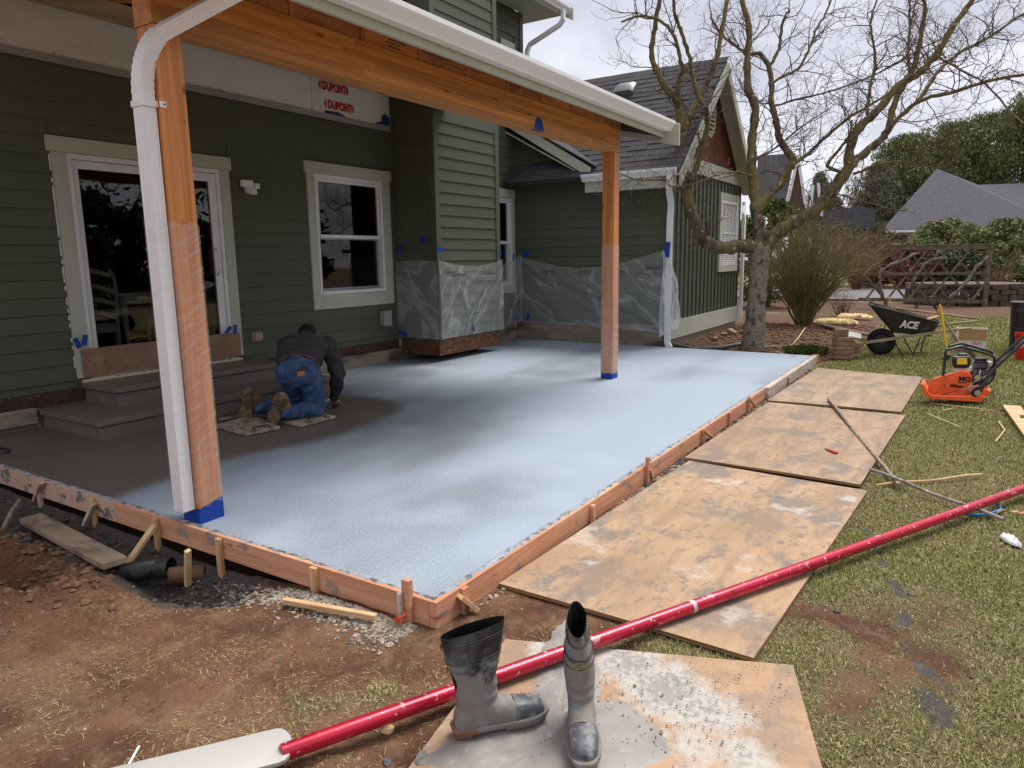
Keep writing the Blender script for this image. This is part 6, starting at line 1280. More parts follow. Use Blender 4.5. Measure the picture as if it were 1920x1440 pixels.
# ---------------------------------------------------------------- neighbouring houses
mat('far_roof',(.085,.087,.10),.95,[dict(s=(3,3,22),det=3,lo=.45,hi=.6,col=(.062,.064,.073)),dict(s=(5,5,40),det=2,lo=.55,hi=.65,col=(.12,.122,.135),fac=.7)],bump=dict(s=(2,2,30),st=.5,d=.05)); mat('far_wall',(.36,.30,.26),.85); mat('far_brown',(.12,.07,.05),.9); mat('far_white',(.75,.75,.75),.6); mat('far_dark',(.03,.03,.035),.4)
nh=thing('neighbour_house','low house with dark grey hip roof beyond the road','house',tuple(gpt(1780,50))); setframe(1760); ND=50
def Nn(px,py,dv=0): return at(px,py,ND+dv)
e0,e1,rp,rv_=Nn(1652,432),Nn(1990,424),Nn(1757,316,5.5),Nn(1832,347,5.5)
bk=[Nn(1652,432,11),Nn(1990,424,11)]
rf=MB().add([e0,Nn(1990,424),Nn(1990,341,5.5),Nn(1834,346.5,5.5),Nn(1778,319.5,5.5),rp],[(0,1,2,3,4,5)]); rf.add([e0,rp,bk[0]],[(0,1,2)]); rf.add([bk[0],rp,Nn(1778,319.5,5.5),Nn(1834,346.5,5.5),Nn(1990,341,5.5),bk[1]],[(0,1,2,3,4,5)]); roof_=rf.build('roof','far_roof',nh)
MB().bar(Nn(1655,434.5,-.03),Nn(1990,427,-.03),.08,.16).build('gutter','far_white',roof_); MB().bar(Nn(1654,437,.4)*1,Nn(1990,430,.4),.5,.05).build('soffit','far_brown',nh)
def quadz(p,q,zt,zb,dv,th,m,name): 
    a=Nn(*p,dv); b=Nn(*q,dv); a1=a.copy(); b1=b.copy(); a[2]=zt;b[2]=zt;a1[2]=zb;b1[2]=zb; return MB().prism([a,b,b1,a1],VH*th).build(name,m,nh)
zt=e0[2]-.1; quadz((1660,440),(1990,430),zt,G0-.2,.7,8,'far_wall','wall'); wn=quadz((1668,440),(1702,440),zt-.25,zt-.75,.66,.05,'far_dark','window'); quadz((1815,440),(1842,440),zt-.2,zt-.9,.66,.05,'far_brown','door')
# second house with steep gables behind the wing
gh2=thing('gabled_house','dark roofed house with steep white trimmed gables behind the tree','house',tuple(gpt(1480,27))); setframe(1490); GDP=25
def Q(px,py,dv=0): return at(px,py,GDP)+VH*dv
MB().add([Q(1418,285,1),Q(1492,283,.6),Q(1470,400,-.6),Q(1418,400,-.2)],[(0,1,2,3)]).build('roof','shingle',gh2)
MB().prism([Q(1495,297,0),Q(1512,400,0),Q(1474,400,0)],VH*.2).build('gable_wall','far_brown',gh2); MB().prism([Q(1490,400,0),Q(1510,400,0),Q(1510,560,0),Q(1478,560,0),Q(1478,400,0)],VH*.2).build('lower_wall','far_brown',gh2)
for a,b in (((1496,294),(1472,402)),((1496,294),(1513,402)),((1524,348),(1519,402)),((1534,344),(1541,405))): MB().bar(Q(*a,-.05),Q(*b,-.05),.1,.12,up=VH).build('barge_board','far_white',gh2)
MB().prism([Q(1520,344,.3),Q(1534,344,.3),Q(1540,402,.3),Q(1518,402,.3)],VH*.1).build('dormer_roof','shingle',gh2); MB().prism([Q(1478,385,-.02),Q(1488,385,-.02),Q(1488,403,-.02),Q(1478,403,-.02)],VH*-.03).build('window','far_dark',gh2)
MB().prism([Q(1540,396,1),Q(1590,386,1),Q(1645,386,1),Q(1645,425,1),Q(1540,425,1)],VH*.2).build('rear_roof','far_roof',gh2)
# evergreen row mirrored in the patio door (stands behind the viewer)
rg=np.random.default_rng(77); V=[];Fq=[];nn=0
for k in range(13):
    x=-4+k*2.3; C=crownpts(np.array([x,-13.5+.6*math.sin(k*2),G0+.1]),3.4+.5*math.sin(k*1.7),2.0,2200,rg,dome,50); v,f=leaves(C,.24,rg); V.append(v); Fq.append(f+nn); nn+=len(v)
for (x,y,h,r) in ((4,-15,8,3.0),(10,-16,9,3.4),(17,-15,8.5,3.2),(24,-16,9,3.4)):
    C=crownpts(np.array([x,y,G0+2]),h-2,r,1100,rg,dome,40); v,f=leaves(C,.16,rg); V.append(v); Fq.append(f+nn); nn+=len(v)
kind(leafmesh('evergreen_row',np.vstack(V),np.vstack(Fq),'leaf_dark',None),'stuff','row of dark evergreens mirrored in the sliding door glass')

# pruned stems, grass clump and edging in the bed
for (a,b,l) in (((1425,651),(1500,646),'pale pruned stem lying right of the tree trunk'),((1480,655),(1510,615),'pale stem leaning from the soil towards the bare shrub'),((1455,660),(1490,668),'short pale twig on the soil near the slab end')):
    rod('pruned_stem',l,'stem',onz(*a,G0+.09),onz(*b,G0+.11),.009,'stake_yellow')
barthing('bed_edging','grey edging strip behind the tree trunk','edging',onz(1424,614,G0+.03),onz(1500,618,G0+.03),.06,.06,'form_grey')
rg=np.random.default_rng(5); c=onz(1512,662,G0+.06); k=900; ang=rg.uniform(0,6.28,k); rr_=.22*np.sqrt(rg.random(k)); bx_=np.stack([c[0]+rr_*np.cos(ang)*.8,c[1]+rr_*np.sin(ang)*1.3,np.full(k,c[2]-.02)],-1); d=rg.normal(0,.5,(k,3)); d[:,2]=1; d/=np.linalg.norm(d,axis=1)[:,None]; L=rg.uniform(.10,.22,(k,1)); sdv=np.cross(d,rg.normal(0,1,(k,3))); sdv/=np.linalg.norm(sdv,axis=1)[:,None]; sdv*=.004
v=np.stack([bx_-sdv,bx_+sdv,bx_+d*L*.6+sdv*.7,bx_+d*L*np.array([1.1,1.1,.85])],1).reshape(-1,3); o=leafmesh('grass_clump',v,np.arange(k*4).reshape(-1,4),'leaf_bright',None); tag(o,'bright green grass clump left of the paver stack','grass')
# ---------------------------------------------------------------- kneeling worker
from mathutils.bvhtree import BVHTree
mat('skin',(.62,.33,.24),.55,sub=None); mat('hair',(.012,.010,.009),.7); mat('jacket',(.045,.044,.048),.85,[dict(s=12,det=4,lo=.45,hi=.7,col=(.048,.047,.05))],bump=dict(s=16,det=4,st=.5,d=.02)); mat('denim',(.036,.070,.165),.85,[dict(s=11,det=5,lo=.42,hi=.66,col=(.075,.125,.245)),dict(s=5,det=4,lo=.54,hi=.7,col=(.024,.048,.11),fac=.8),dict(s=240,det=1,lo=.5,hi=.7,col=(.10,.16,.32),fac=.35)],bump=dict(s=15,det=4,st=.6,d=.02)); mat('denim_dark',(.022,.05,.14),.85); mat('leather_brown',(.20,.085,.035),.6,bump=dict(s=40,st=.3,d=.003)); mat('work_boot',(.22,.15,.095),.9,[dict(s=14,det=5,lo=.4,hi=.62,col=(.115,.075,.05)),dict(s=40,det=3,lo=.58,hi=.7,col=(.34,.26,.19))],bump=dict(s=40,det=5,st=.6,d=.008)); mat('boot_sole',(.21,.145,.085),.95,[dict(s=24,det=5,lo=.42,hi=.6,col=(.10,.065,.04)),dict(s=60,lo=.62,hi=.7,col=(.4,.33,.25))],bump=dict(s=50,det=5,st=.8,d=.01)); mat('patch_tan',(.42,.17,.07),.6)
V3=lambda *a:np.array(a,float)
FW=V3(.76,.65,0); LF=V3(-.65,.76,0)
hip=V3(4.27,5.03,.455); neck=V3(4.63,5.31,.685); kR=V3(4.44,5.0,.085); kL=V3(4.50,5.30,.085); aR=V3(4.06,5.02,.115); aL=V3(4.08,5.40,.125)
shR=neck-LF*.19+V3(.02,.0,-.055); shL=neck+LF*.19+V3(0,0,-.055); eR=V3(4.80,5.08,.35); eL=V3(4.78,5.66,.33); hR=V3(4.86,5.22,.075); hL=V3(5.02,5.70,.075)
spine=(neck-hip)/np.linalg.norm(neck-hip); nrmB=np.cross(LF,spine)*-1.0; RT=np.column_stack([spine,LF,np.cross(spine,LF)])
headc=neck+FW*.12+V3(0,0,.035)
bd=MB()
for t,wd,th in ((.06,.14,.09),(.12,.14,.10),(.3,.15,.105),(.42,.165,.10)): bd.blob(hip+spine*t,(.12,wd,th),12,8,RT)
capsule(bd,neck-spine*.02,headc,.055,.06); bd.blob(headc+FW*.02,(.10,.078,.10),14,10,np.column_stack([FW,LF,V3(0,0,1)])); bd.blob(headc+FW*.115+V3(0,0,-.02),(.02,.014,.02),8,6); 
for s in (-1,1): bd.blob(headc+LF*.08*s+V3(0,0,-.005),(.022,.012,.032),8,6)
for sh,el,ha in ((shR,eR,hR),(shL,eL,hL)):
    capsule(bd,sh,el,.045,.036); capsule(bd,el,ha,.036,.024); d=(ha-el)/np.linalg.norm(ha-el); f=FW*.75-V3(0,0,.5); f/=np.linalg.norm(f); pm=ha+f*.04; capsule(bd,ha,pm,.026,.034)
    sd_=np.cross(f,V3(0,0,1)); sd_/=np.linalg.norm(sd_)
    for k,L in enumerate((.062,.072,.068,.052)):       # four fingers curled on the tool, thumb from the side
        b0=pm+sd_*(.027-.018*k)+f*.028; b1=b0+f*L*.5+V3(0,0,-.008); b2=b1+f*L*.2-V3(0,0,L*.45); capsule(bd,b0,b1,.0095,.009,8); capsule(bd,b1,b2,.009,.008,8)
    t0=ha+sd_*.03+f*.02; t1=t0+sd_*.02+f*.035; t2=t1+f*.025-V3(0,0,.02); capsule(bd,t0,t1,.011,.010,8); capsule(bd,t1,t2,.010,.009,8)
for kn,an_ in ((kR,aR),(kL,aL)):
    hp=hip+(-LF*.085 if kn is kR else LF*.085); capsule(bd,hp,kn,.075,.055); capsule(bd,kn,an_,.055,.042)
me=remesh(bd,.008,3); person=link('person',me,'skin'); tag(person,'kneeling worker in charcoal jacket and blue jeans smoothing the slab','person')
jm=MB()
for t,wd,th in ((.13,.215,.150),(.20,.222,.155),(.30,.235,.155),(.39,.225,.14)): jm.blob(hip+spine*t+V3(0,0,.012),(.10,wd,th),14,10,RT)
jm.blob(neck-spine*.015+V3(0,0,.01),(.07,.10,.085),12,8,RT); jm.blob(neck+V3(0,0,.035)-FW*.03,(.05,.085,.035),12,8,RT)
for sh,el,ha in ((shR,eR,hR),(shL,eL,hL)): capsule(jm,sh,el,.088,.070); capsule(jm,el,el+(ha-el)*.86,.070,.052)
jk=remesh(jm,.011,7); co=np.array([v.co for v in jk.vertices]); nn_=np.array([v.normal for v in jk.vertices]); fold=(fbm(co[:,0]*1.0+co[:,2]*.8,co[:,1]-co[:,2]*.6,11,3,5)-.5)*.030+.006*np.sin(co[:,0]*38+co[:,2]*55+co[:,1]*21); jk.vertices.foreach_set('co',(co+nn_*fold[:,None]).ravel()); link('jacket',jk,'jacket',person)
jn=MB(); jn.blob(hip+spine*-.02,(.135,.182,.145),14,10,RT); jn.blob(hip+spine*.05,(.06,.168,.122),14,10,RT)
for s,kn,an_ in ((-1,kR,aR),(1,kL,aL)):
    hp=hip+LF*.088*s; jn.blob(hp-FW*.03+V3(0,0,-.02),(.105,.10,.125),12,9,RT); capsule(jn,hp,kn,.108,.082); capsule(jn,kn,an_+(kn-an_)*.05,.080,.066)
jj=remesh(jn,.010,6); co=np.array([v.co for v in jj.vertices]); nn_=np.array([v.normal for v in jj.vertices]); fold=(fbm(co[:,0]+co[:,2]*.9,co[:,1]*1.1-co[:,2]*.5,12,3,8)-.5)*.022+.004*np.sin(co[:,0]*60-co[:,2]*42+co[:,1]*13); P_=co+nn_*fold[:,None]; P_[:,2]=np.maximum(P_[:,2],.034); jj.vertices.foreach_set('co',P_.ravel()); jeans=link('jeans',jj,'denim',person)
bc_=hip+spine*.085; tt=np.linspace(0,2*math.pi,41)
def beltring(r,off=0): return np.array([bc_+spine*off+LF*(.172+r)*math.cos(t)+np.cross(spine,LF)*(.124+r)*math.sin(t) for t in tt])
blt=MB(); blt.loft([beltring(.004,-.017)[:-1],beltring(.009,-.012)[:-1],beltring(.009,.014)[:-1],beltring(.004,.019)[:-1]],cap=False); blt.build('belt','leather_brown',person,smooth=50)
B=np.cross(spine,LF)
sgnB=1 if B[2]>0 else -1
for a in (-70,-25,20,65):
    t=math.radians(90*sgnB+a); c=bc_+LF*.183*math.cos(t)+B*.135*math.sin(t); MB().bar(c-spine*.026,c+spine*.028,.014,.006,up=c-bc_).build('belt_loop','denim_dark',person)
hm=MB(); hm.blob(headc+FW*.01+V3(0,0,.022),(.112,.090,.092),16,10,np.column_stack([FW,LF,V3(0,0,1)])); hm.blob(headc-FW*.045+V3(0,0,-.005),(.05,.075,.07),12,8,np.column_stack([FW,LF,V3(0,0,1)])); link('hair',remesh(hm,.009,4),'hair',person)
def stick(mesh,corners,off,n,m,par_,name):
    bv=BVHTree.FromPolygons([v.co[:] for v in mesh.vertices],[p.vertices[:] for p in mesh.polygons]); G=np.zeros((n+1,n+1,3)); c=np.array(corners,float)
    for i in range(n+1):
        for j in range(n+1):
            u,v=i/n,j/n; px=(c[0]*(1-u)+c[1]*u)*(1-v)+(c[3]*(1-u)+c[2]*u)*v; h=bv.ray_cast(Vector(CAM),Vector(ray(*px)).normalized())
            if h[0] is None: return None
            G[i,j]=np.array(h[0])+np.array(h[1])*off
    return MB().grid(G).build(name,m,par_,smooth=True)
stick(jj,[(549,700),(581,694),(590,718),(562,727)],.004,8,'denim',person,'back_pocket'); stick(jj,[(548.5,699),(581.5,693),(582.2,696),(549.5,702)],.0065,6,'denim_dark',person,'pocket_hem'); stick(jj,[(557,698),(571,695.5),(572.5,703),(558.5,705.5)],.009,4,'patch_tan',person,'leather_patch'); stick(jj,[(553,693),(577,686),(578,692),(555,699)],.008,4,'tub_black',person,'wallet')
stick(jj,[(532,690),(533,690),(541,735),(539.5,735)],.003,6,'denim_dark',person,'seam')
def wboot(toe,heel,ank,out):
    toe=V3(*toe); heel=V3(*heel); ax=(heel-toe); L=np.linalg.norm(ax); ax/=L; out=out-ax*np.dot(out,ax); out/=np.linalg.norm(out); sd=np.cross(ax,out); so=MB()
    pr=[(-.02,.03),(.0,.042),(.12,.052),(.3,.056),(.5,.045),(.68,.040),(.88,.042),(.98,.034),(1.02,.02)]
    ring=[toe+ax*L*a+sd*b for a,b in pr]+[toe+ax*L*a-sd*b for a,b in pr[::-1]]
    so.prism([p+out*.0 for p in ring],-out*.022); so.prism([p+out*.014 for p,(a,b) in zip(ring,pr+pr[::-1]) if a>.66],-out*.0139); so.prism([p+out*.010 for p,(a,b) in zip(ring,pr+pr[::-1]) if a<.52],-out*.0099)
    so.build('boot_sole','boot_sole',person,bev=.005)
    up=MB(); R_=np.column_stack([ax,sd,-out]); up.blob(toe+ax*L*.25-out*.055,(L*.30,.052,.052),12,8,R_); up.blob(toe+ax*L*.6-out*.06,(L*.36,.047,.062),12,8,R_); up.blob(toe+ax*L*.85-out*.06,(L*.17,.045,.06),12,8,R_); capsule(up,toe+ax*L*.78-out*.08,ank,.055,.062); mm=remesh(up,.008,4); link('work_boot',mm,'work_boot',person)
wboot((4.0,5.085,.03),(3.985,4.955,.285),(4.10,5.02,.13),V3(-.8,-.5,.1)); wboot((4.0,5.44,.03),(3.955,5.345,.30),(4.12,5.40,.13),V3(-.8,-.55,.1))
# kneeling boards and hand tools
mat('knee_board',(.40,.33,.26),.85,[dict(s=14,det=5,lo=.42,hi=.62,col=(.20,.145,.10)),dict(s=30,det=4,lo=.56,hi=.66,col=(.55,.51,.46))],bump=dict(s=40,det=4,st=.5,d=.006))
for cs_,lab in (([(402,797),(462,812),(525,799),(470,777)],'worn kneeling board under the boots of the worker'),([(500,783),(565,796),(630,779),(570,768)],'worn kneeling board under the knees of the worker')):
    P=[onz(*c,.032) for c in cs_]; t=thing('kneeling_board',lab,'board',tuple(np.mean(P,0)-[0,0,.03])); MB().prism(P[::-1],(0,0,-.026)).build('board','knee_board',t,bev=.006); a=P[1]+(P[2]-P[1])*.3; b=P[1]+(P[2]-P[1])*.75; inn=(P[0]-P[1])*.12+(P[3]-P[2])*0; MB().tube([a+inn*.2,a+inn+V3(0,0,.02),b+inn+V3(0,0,.02),b+inn*.2],.006,7).build('carry_handle','dark_metal',t,smooth=True)
tr_=thing('hand_float','wooden handled steel trowel lying beside the kneeling board','trowel',tuple(onz(425,785,0))); a=onz(406,790,.012); b=onz(456,781,.012); MB().bar(a,b,.085,.004).build('blade','bright_steel',tr_); c=(a+b)/2; MB().bar(a+(b-a)*.1+V3(0,0,.014),b-(b-a)*.1+V3(0,0,.014),.02,.018).build('mounting_bar','rod_grey',tr_); MB().tube([c-(b-a)*.28+V3(0,0,.05),c+(b-a)*.28+V3(0,0,.055)],[.016,.017],10).build('handle','clay_pipe',tr_,smooth=40); MB().tube([c+(b-a)*.26+V3(0,0,.02),c+(b-a)*.27+V3(0,0,.055)],.006,6).build('post','rod_grey',tr_)
tw_=thing('finishing_trowel','trowel in the right hand of the kneeling worker','trowel',tuple(hR)); q=hR+FW*.06; MB().bar(V3(q[0]-.10,q[1]-.10,.008),V3(q[0]+.13,q[1]+.11,.008),.10,.003).build('blade','bright_steel',tw_); MB().tube([V3(q[0]-.05,q[1]-.04,.05),V3(q[0]+.06,q[1]+.05,.05)],.014,8).build('handle','clay_pipe',tw_,smooth=40); MB().tube([V3(q[0]+.05,q[1]+.04,.008),V3(q[0]+.05,q[1]+.04,.05)],.006,6).build('post','rod_grey',tw_)
p=onz(610,752,.008); tag(MB().bar(p,onz(619,748,.008),.03,.006).build('wood_shim','box_white',None),'small white shim on the wet slab beside the worker','shim')
# ---------------------------------------------------------------- plastic sheeting, paper, wall fittings
filmmat('poly_sheet',.20,.42,(.7,.7,3.0),rough=.2,lo=.0,hi=.04,rot=(-.75,.75,0),col=(.66,.69,.70),bump=.3,ridge=True)
filmmat('poly_gather',.30,.7,(6,6,1.0),rough=.22,lo=.0,hi=.06,rot=(.15,.2,0),col=(.76,.78,.79),bump=.3,ridge=True)
ps=thing('plastic_sheet','clear plastic sheet taped round the green bump-out','plastic sheet',(8.5,6.2,.3)); pw=thing('plastic_sheet','wide clear plastic sheet sagging along the wing wall to the downspout','plastic sheet',(10.9,5.5,.3))
def sheet(fn,nu,nv,par_,m='poly_sheet',name='film'): 
    G=np.array([[fn(i/nu,j/nv) for j in range(nv+1)] for i in range(nu+1)]); return MB().grid(G).build(name,m,par_,smooth=True)
def crease(u,v,seeds):
    d=0
    for (cu,cv,du,dv,w_,a) in seeds:
        L=math.hypot(du,dv); x=((u-cu)*du+(v-cv)*dv)/L; y=(-(u-cu)*dv+(v-cv)*du)/L; d+=a*math.exp(-(y/w_)**2)*(1 if x>0 else 0)*math.exp(-max(0,x)*.9)
    return d
def f1(u,v): z=.33+(1.40-.33)*v+.02*math.sin(u*3)*v; return V3(BX0-.035-.018*vnoise(u*5,v*6,3)-crease(u,v,[(.2,.98,.5,-1,.02,.03),(.7,.9,.3,-1,.02,.02)]),WY-.02+(BY-.02-(WY-.02))*u,z)
def f2(u,v): z=.33+(1.42-.09*math.sin(math.pi*u)-.33)*v; return V3(BX0-.02+(BX1-BX0+.03)*u,BY-.035-.03*vnoise(u*7,v*6,8)-crease(u,v,[(.0,1,.6,-.4,.012,.035),(.05,.95,1,-.25,.012,.03),(1,1,-.6,-.6,.014,.04),(.25,.75,.4,-1,.012,.03),(.6,.7,-.35,-1,.012,.03),(.8,.6,-.4,-1,.012,.025),(.45,.5,-.3,-1,.012,.02)]),z)
def f3(u,v):
    a=V3(BX1+.0,BY-.02,0); b=V3(WX-.06,6.78,0); p=a+(b-a)*u+V3(.12,.30,0)*math.sin(math.pi*u); z=.20+.12*u+(1.42-.10*math.sin(math.pi*u)-.30+.05*u)*v; return V3(p[0]-.02*vnoise(u*9,v*5,4),p[1]-.04*vnoise(u*9,v*5,2),z)
sheet(f1,16,20,ps); sheet(f2,36,26,ps); sheet(f3,22,20,ps)
def f4(u,v):
    y=6.80+(4.06-6.80)*u; zt=1.47+.06*u-.24*math.sin(math.pi*min(1,u*1.02))**1.0; zb=.30-.10*u*u; z=zb+(zt-zb)*v
    return V3(WX-.055-.03*vnoise(u*9,v*5,12)-.05*math.sin(math.pi*u)*v-crease(u,v,[(.0,1,.55,-.75,.02,.06),(.0,.98,.85,-.7,.014,.05),(.05,.9,.35,-1,.014,.04),(.28,.85,.7,-.8,.016,.05),(.45,.8,.6,-.9,.014,.035),(1,1,-.5,-.8,.02,.05),(1,.95,-.25,-1,.02,.05),(.75,.7,-.5,-1,.012,.03)]),y,z)
sheet(f4,70,34,pw)
def f5(u,v):                                        # gathered tail hanging round the downspout
    zt=1.50; zb=.16+.30*u; z=zb+(zt-zb)*v; sp=(1-v)**.8; x=WX-.16+.34*u*sp+.05*math.sin(u*17)*sp*.5; y=4.16-.22*sp*math.sin(u*2.6)-.07-.10*u*(1-abs(v-.55)*1.6)+.02*math.sin(u*23+v*5); return V3(x-.10*sp*(1-u),y,z)
sheet(f5,34,26,pw,'poly_gather','loose_tail')
def tapeq(p,wd,h,par_,ax='X',tilt=0,y=-.003,name='blue_tape'):
    if ax=='X': o=MB().box((p[0]-wd/2,p[1]-.001,p[2]-h/2),(p[0]+wd/2,p[1]+.001,p[2]+h/2),R=rotm('Y',tilt))
    else: o=MB().box((p[0]-.001,p[1]-wd/2,p[2]-h/2),(p[0]+.001,p[1]+wd/2,p[2]+h/2),R=rotm('X',tilt))
    return o.build(name,'tape_blue',par_)
for px,py,w_,h_,t_ in ((826,467,.17,.05,0),(938,475,.05,.09,10),(888,616,.05,.10,-10)): tapeq(ony(px,py,BY-.075),w_,h_,ps,'X',t_)
for px,py,w_,h_,t_ in ((749,467,.06,.14,8),(792,450,.06,.10,0),(755,625,.15,.06,15)): tapeq(onx(px,py,BX0-.06),w_,h_,ps,'Y',t_)
for px,py,w_,h_,t_ in ((986,475,.10,.12,40),(1251,468,.08,.24,4),(990,594,.06,.12,10),(970,592,.05,.14,-8)): tapeq(onx(px,py,WX-.16),w_,h_,pw,'Y',t_)
tapeq(ony(963,482,6.6),.05,.12,ps,'X',5)
mat('film_print',(.05,.04,.09),.6)
pr_=MB(); r=random.Random(3)
for (u0,u1) in ((.15,.35),(.62,.8)):
    x=BX0+(BX1-BX0)*u0
    while x<BX0+(BX1-BX0)*u1: w_=r.uniform(.01,.022); pr_.box((x,BY-.085,1.20+.03*r.random()*0),(x+w_,BY-.0845,1.225)); x+=w_+.008
kind(pr_.build('film_print','film_print',ps),'stuff'); pr_=MB()
for y0 in (6.3,5.6,5.0,4.4):
    y=y0
    while y>y0-.24: w_=r.uniform(.01,.022); pr_.box((WX-.14,y-w_,1.18+.05*(y0<5)),(WX-.1395,y,1.205+.05*(y0<5))); y-=w_+.008
kind(pr_.build('film_print','film_print',pw),'stuff')
mat('kraft_paper',(.27,.165,.105),.8,[dict(s=5,det=5,lo=.45,hi=.7,col=(.34,.22,.145)),dict(s=70,det=2,lo=.66,hi=.72,col=(.6,.55,.5),fac=.8)],bump=dict(s=9,det=6,dist=1.2,st=.9,d=.03)); mat('cream_foam',(.66,.58,.42),.9,bump=dict(s=60,st=.5,d=.01))
kp=thing('kraft_paper','brown masking paper taped across the foot of the sliding door','paper',(4.2,WY-.05,.38)); xs_=np.linspace(3.355,5.075,60); zs_=np.linspace(.385,.655,12); A_,B_=np.meshgrid(xs_,zs_,indexing='ij'); MB().grid(np.stack([A_,WY-.046-.022*fbm(A_,B_,9,4,3)+.01,B_+.012*(fbm(A_,B_*0,3,2,4)-.5)],-1)).build('sheet','kraft_paper',kp,smooth=True)
for px,py,t_ in ((145,643,-20),(159,638,15),(428,619,50),(441,617,5)): tapeq(ony(px,py,WY-.07),.045,.10,kp,'X',t_)
fm=MB()
for k in range(40): x=3.34+k*.0435; fm.box((x,WY-.062-.012*rnd.random(),.345),(x+.044,WY-.03,.362+.014*rnd.random()))
kind(fm.build('foam_edge','cream_foam',kp),'stuff')
fl_=thing('flood_light','white twin head motion light on the green wall beside the door','light',(5.35,WY,2.27)); c=ony(466,350,WY-.05); MB().box((c[0]-.10,WY-.085,c[2]-.01),(c[0]+.05,WY-.03,c[2]+.07)).build('lamp_head','vinyl_white',fl_,bev=.015); MB().disc((c[0]+.01,WY-.05,c[2]-.03),(0,1,0),.05,.05,18).build('base','vinyl_white',fl_,smooth=40); MB().tube([(c[0]+.03,WY-.09,c[2]-.03),(c[0]+.03,WY-.10,c[2]-.085)],[.035,.036],14).build('sensor','vinyl_white',fl_,smooth=40); MB().box((c[0]+.06,WY-.10,c[2]-.02),(c[0]+.12,WY-.04,c[2]+.04)).build('second_head','vinyl_white',fl_,bev=.012)
mat('outlet_tan',(.36,.29,.20),.6); oc=thing('outlet_cover','tan weatherproof outlet cover low on the green wall','outlet',(5.34,WY,.57)); c=ony(481,632,WY-.03); MB().box((c[0]-.06,WY-.045,c[2]-.055),(c[0]+.06,WY-.015,c[2]+.06)).build('base_plate','outlet_tan',oc,bev=.006); MB().box((c[0]-.045,WY-.08,c[2]-.045),(c[0]+.058,WY-.0455,c[2]+.05)).build('lid','outlet_tan',oc,bev=.012)
jb=thing('junction_box','grey metal junction box under the double hung window','box',(7.52,WY,.62)); c=ony(722,597,WY-.05); MB().box((c[0]-.075,WY-.10,c[2]-.10),(c[0]+.075,WY-.02,c[2]+.10)).build('body','flashing',jb,bev=.004); MB().box((c[0]-.08,WY-.108,c[2]-.102),(c[0]+.08,WY-.1005,c[2]+.108)).build('cover','flashing',jb,bev=.003)
# ---------------------------------------------------------------- white dining set seen through the glass
mat('chair_paint',(.60,.60,.50),.5)
def ladder_chair(label,x,y,rz_,w_=.44):
    t=thing('dining_chair',label,'chair',(x,y,.36)); Rz=rotm('Z',rz_); T=lambda a:V3(x,y,.36)+Rz@V3(*a)
    for s in (-1,1):
        P,R=smoothpath([T((s*.20,0,0)),T((s*.205,.0,.25)),T((s*.21,.0,.46)),T((s*.225,-.02,.72)),T((s*.215,-.05,.95)),T((s*.17,-.055,1.02))],[.02,.021,.022,.021,.019,.015],20); MB().tube(P,R,8).build('stile','chair_paint',t,smooth=True)
        P,R=smoothpath([T((s*.20,.40,.44)),T((s*.215,.42,.30)),T((s*.20,.42,.12)),T((s*.215,.44,.0))],[.026,.022,.017,.018],12); MB().tube(P,R,8).build('leg','chair_paint',t,smooth=True)
    for z in (.56,.69,.82,.96):
        P=[T((u*.21,-.02-.05*(z-.5)-.01*math.cos(u*1.5),z+.03*math.cos(u*2.6)+(.02 if z>.9 else 0))) for u in np.linspace(-1,1,11)]; MB().loft([[p+V3(0,0,-.022),p+Rz@V3(0,.016,0)+V3(0,0,-.022),p+Rz@V3(0,.016,0)+V3(0,0,.024),p+V3(0,0,.024)] for p in P]).build('back_slat','chair_paint',t)
    MB().prism([T((-.21,0,.43)),T((.21,0,.43)),T((.235,.42,.43)),T((-.235,.42,.43))],(0,0,.03)).build('seat','chair_paint',t,bev=.008); MB().prism([T((-.20,.01,.37)),T((.20,.01,.37)),T((.22,.40,.37)),T((-.22,.40,.37))],(0,0,.058)).build('apron','chair_paint',t)
ladder_chair('white ladder back chair behind the left door glass',3.83,7.55,-25); ladder_chair('white dining chair half hidden behind the orange post',5.12,7.95,60)
tb=thing('dining_table','white dining table with curved legs inside the door','table',(4.75,8.1,.36)); MB().box((4.22,7.75,1.085),(5.5,8.7,1.12)).build('top','chair_paint',tb,bev=.01); MB().box((4.28,7.80,.99),(5.44,8.64,1.084)).build('apron','chair_paint',tb)
for (x,y) in ((4.31,7.83),(5.40,7.83),(4.31,8.6),(5.40,8.6)): 
    P,R=smoothpath([(x,y,1.08),(x-.02,y-.02,.95),(x+.01,y+.01,.7),(x+.02,y+.02,.5),(x-.01,y-.02,.37)],[.045,.042,.030,.022,.028],16); MB().tube(P,R,9).build('leg','chair_paint',tb,smooth=True)
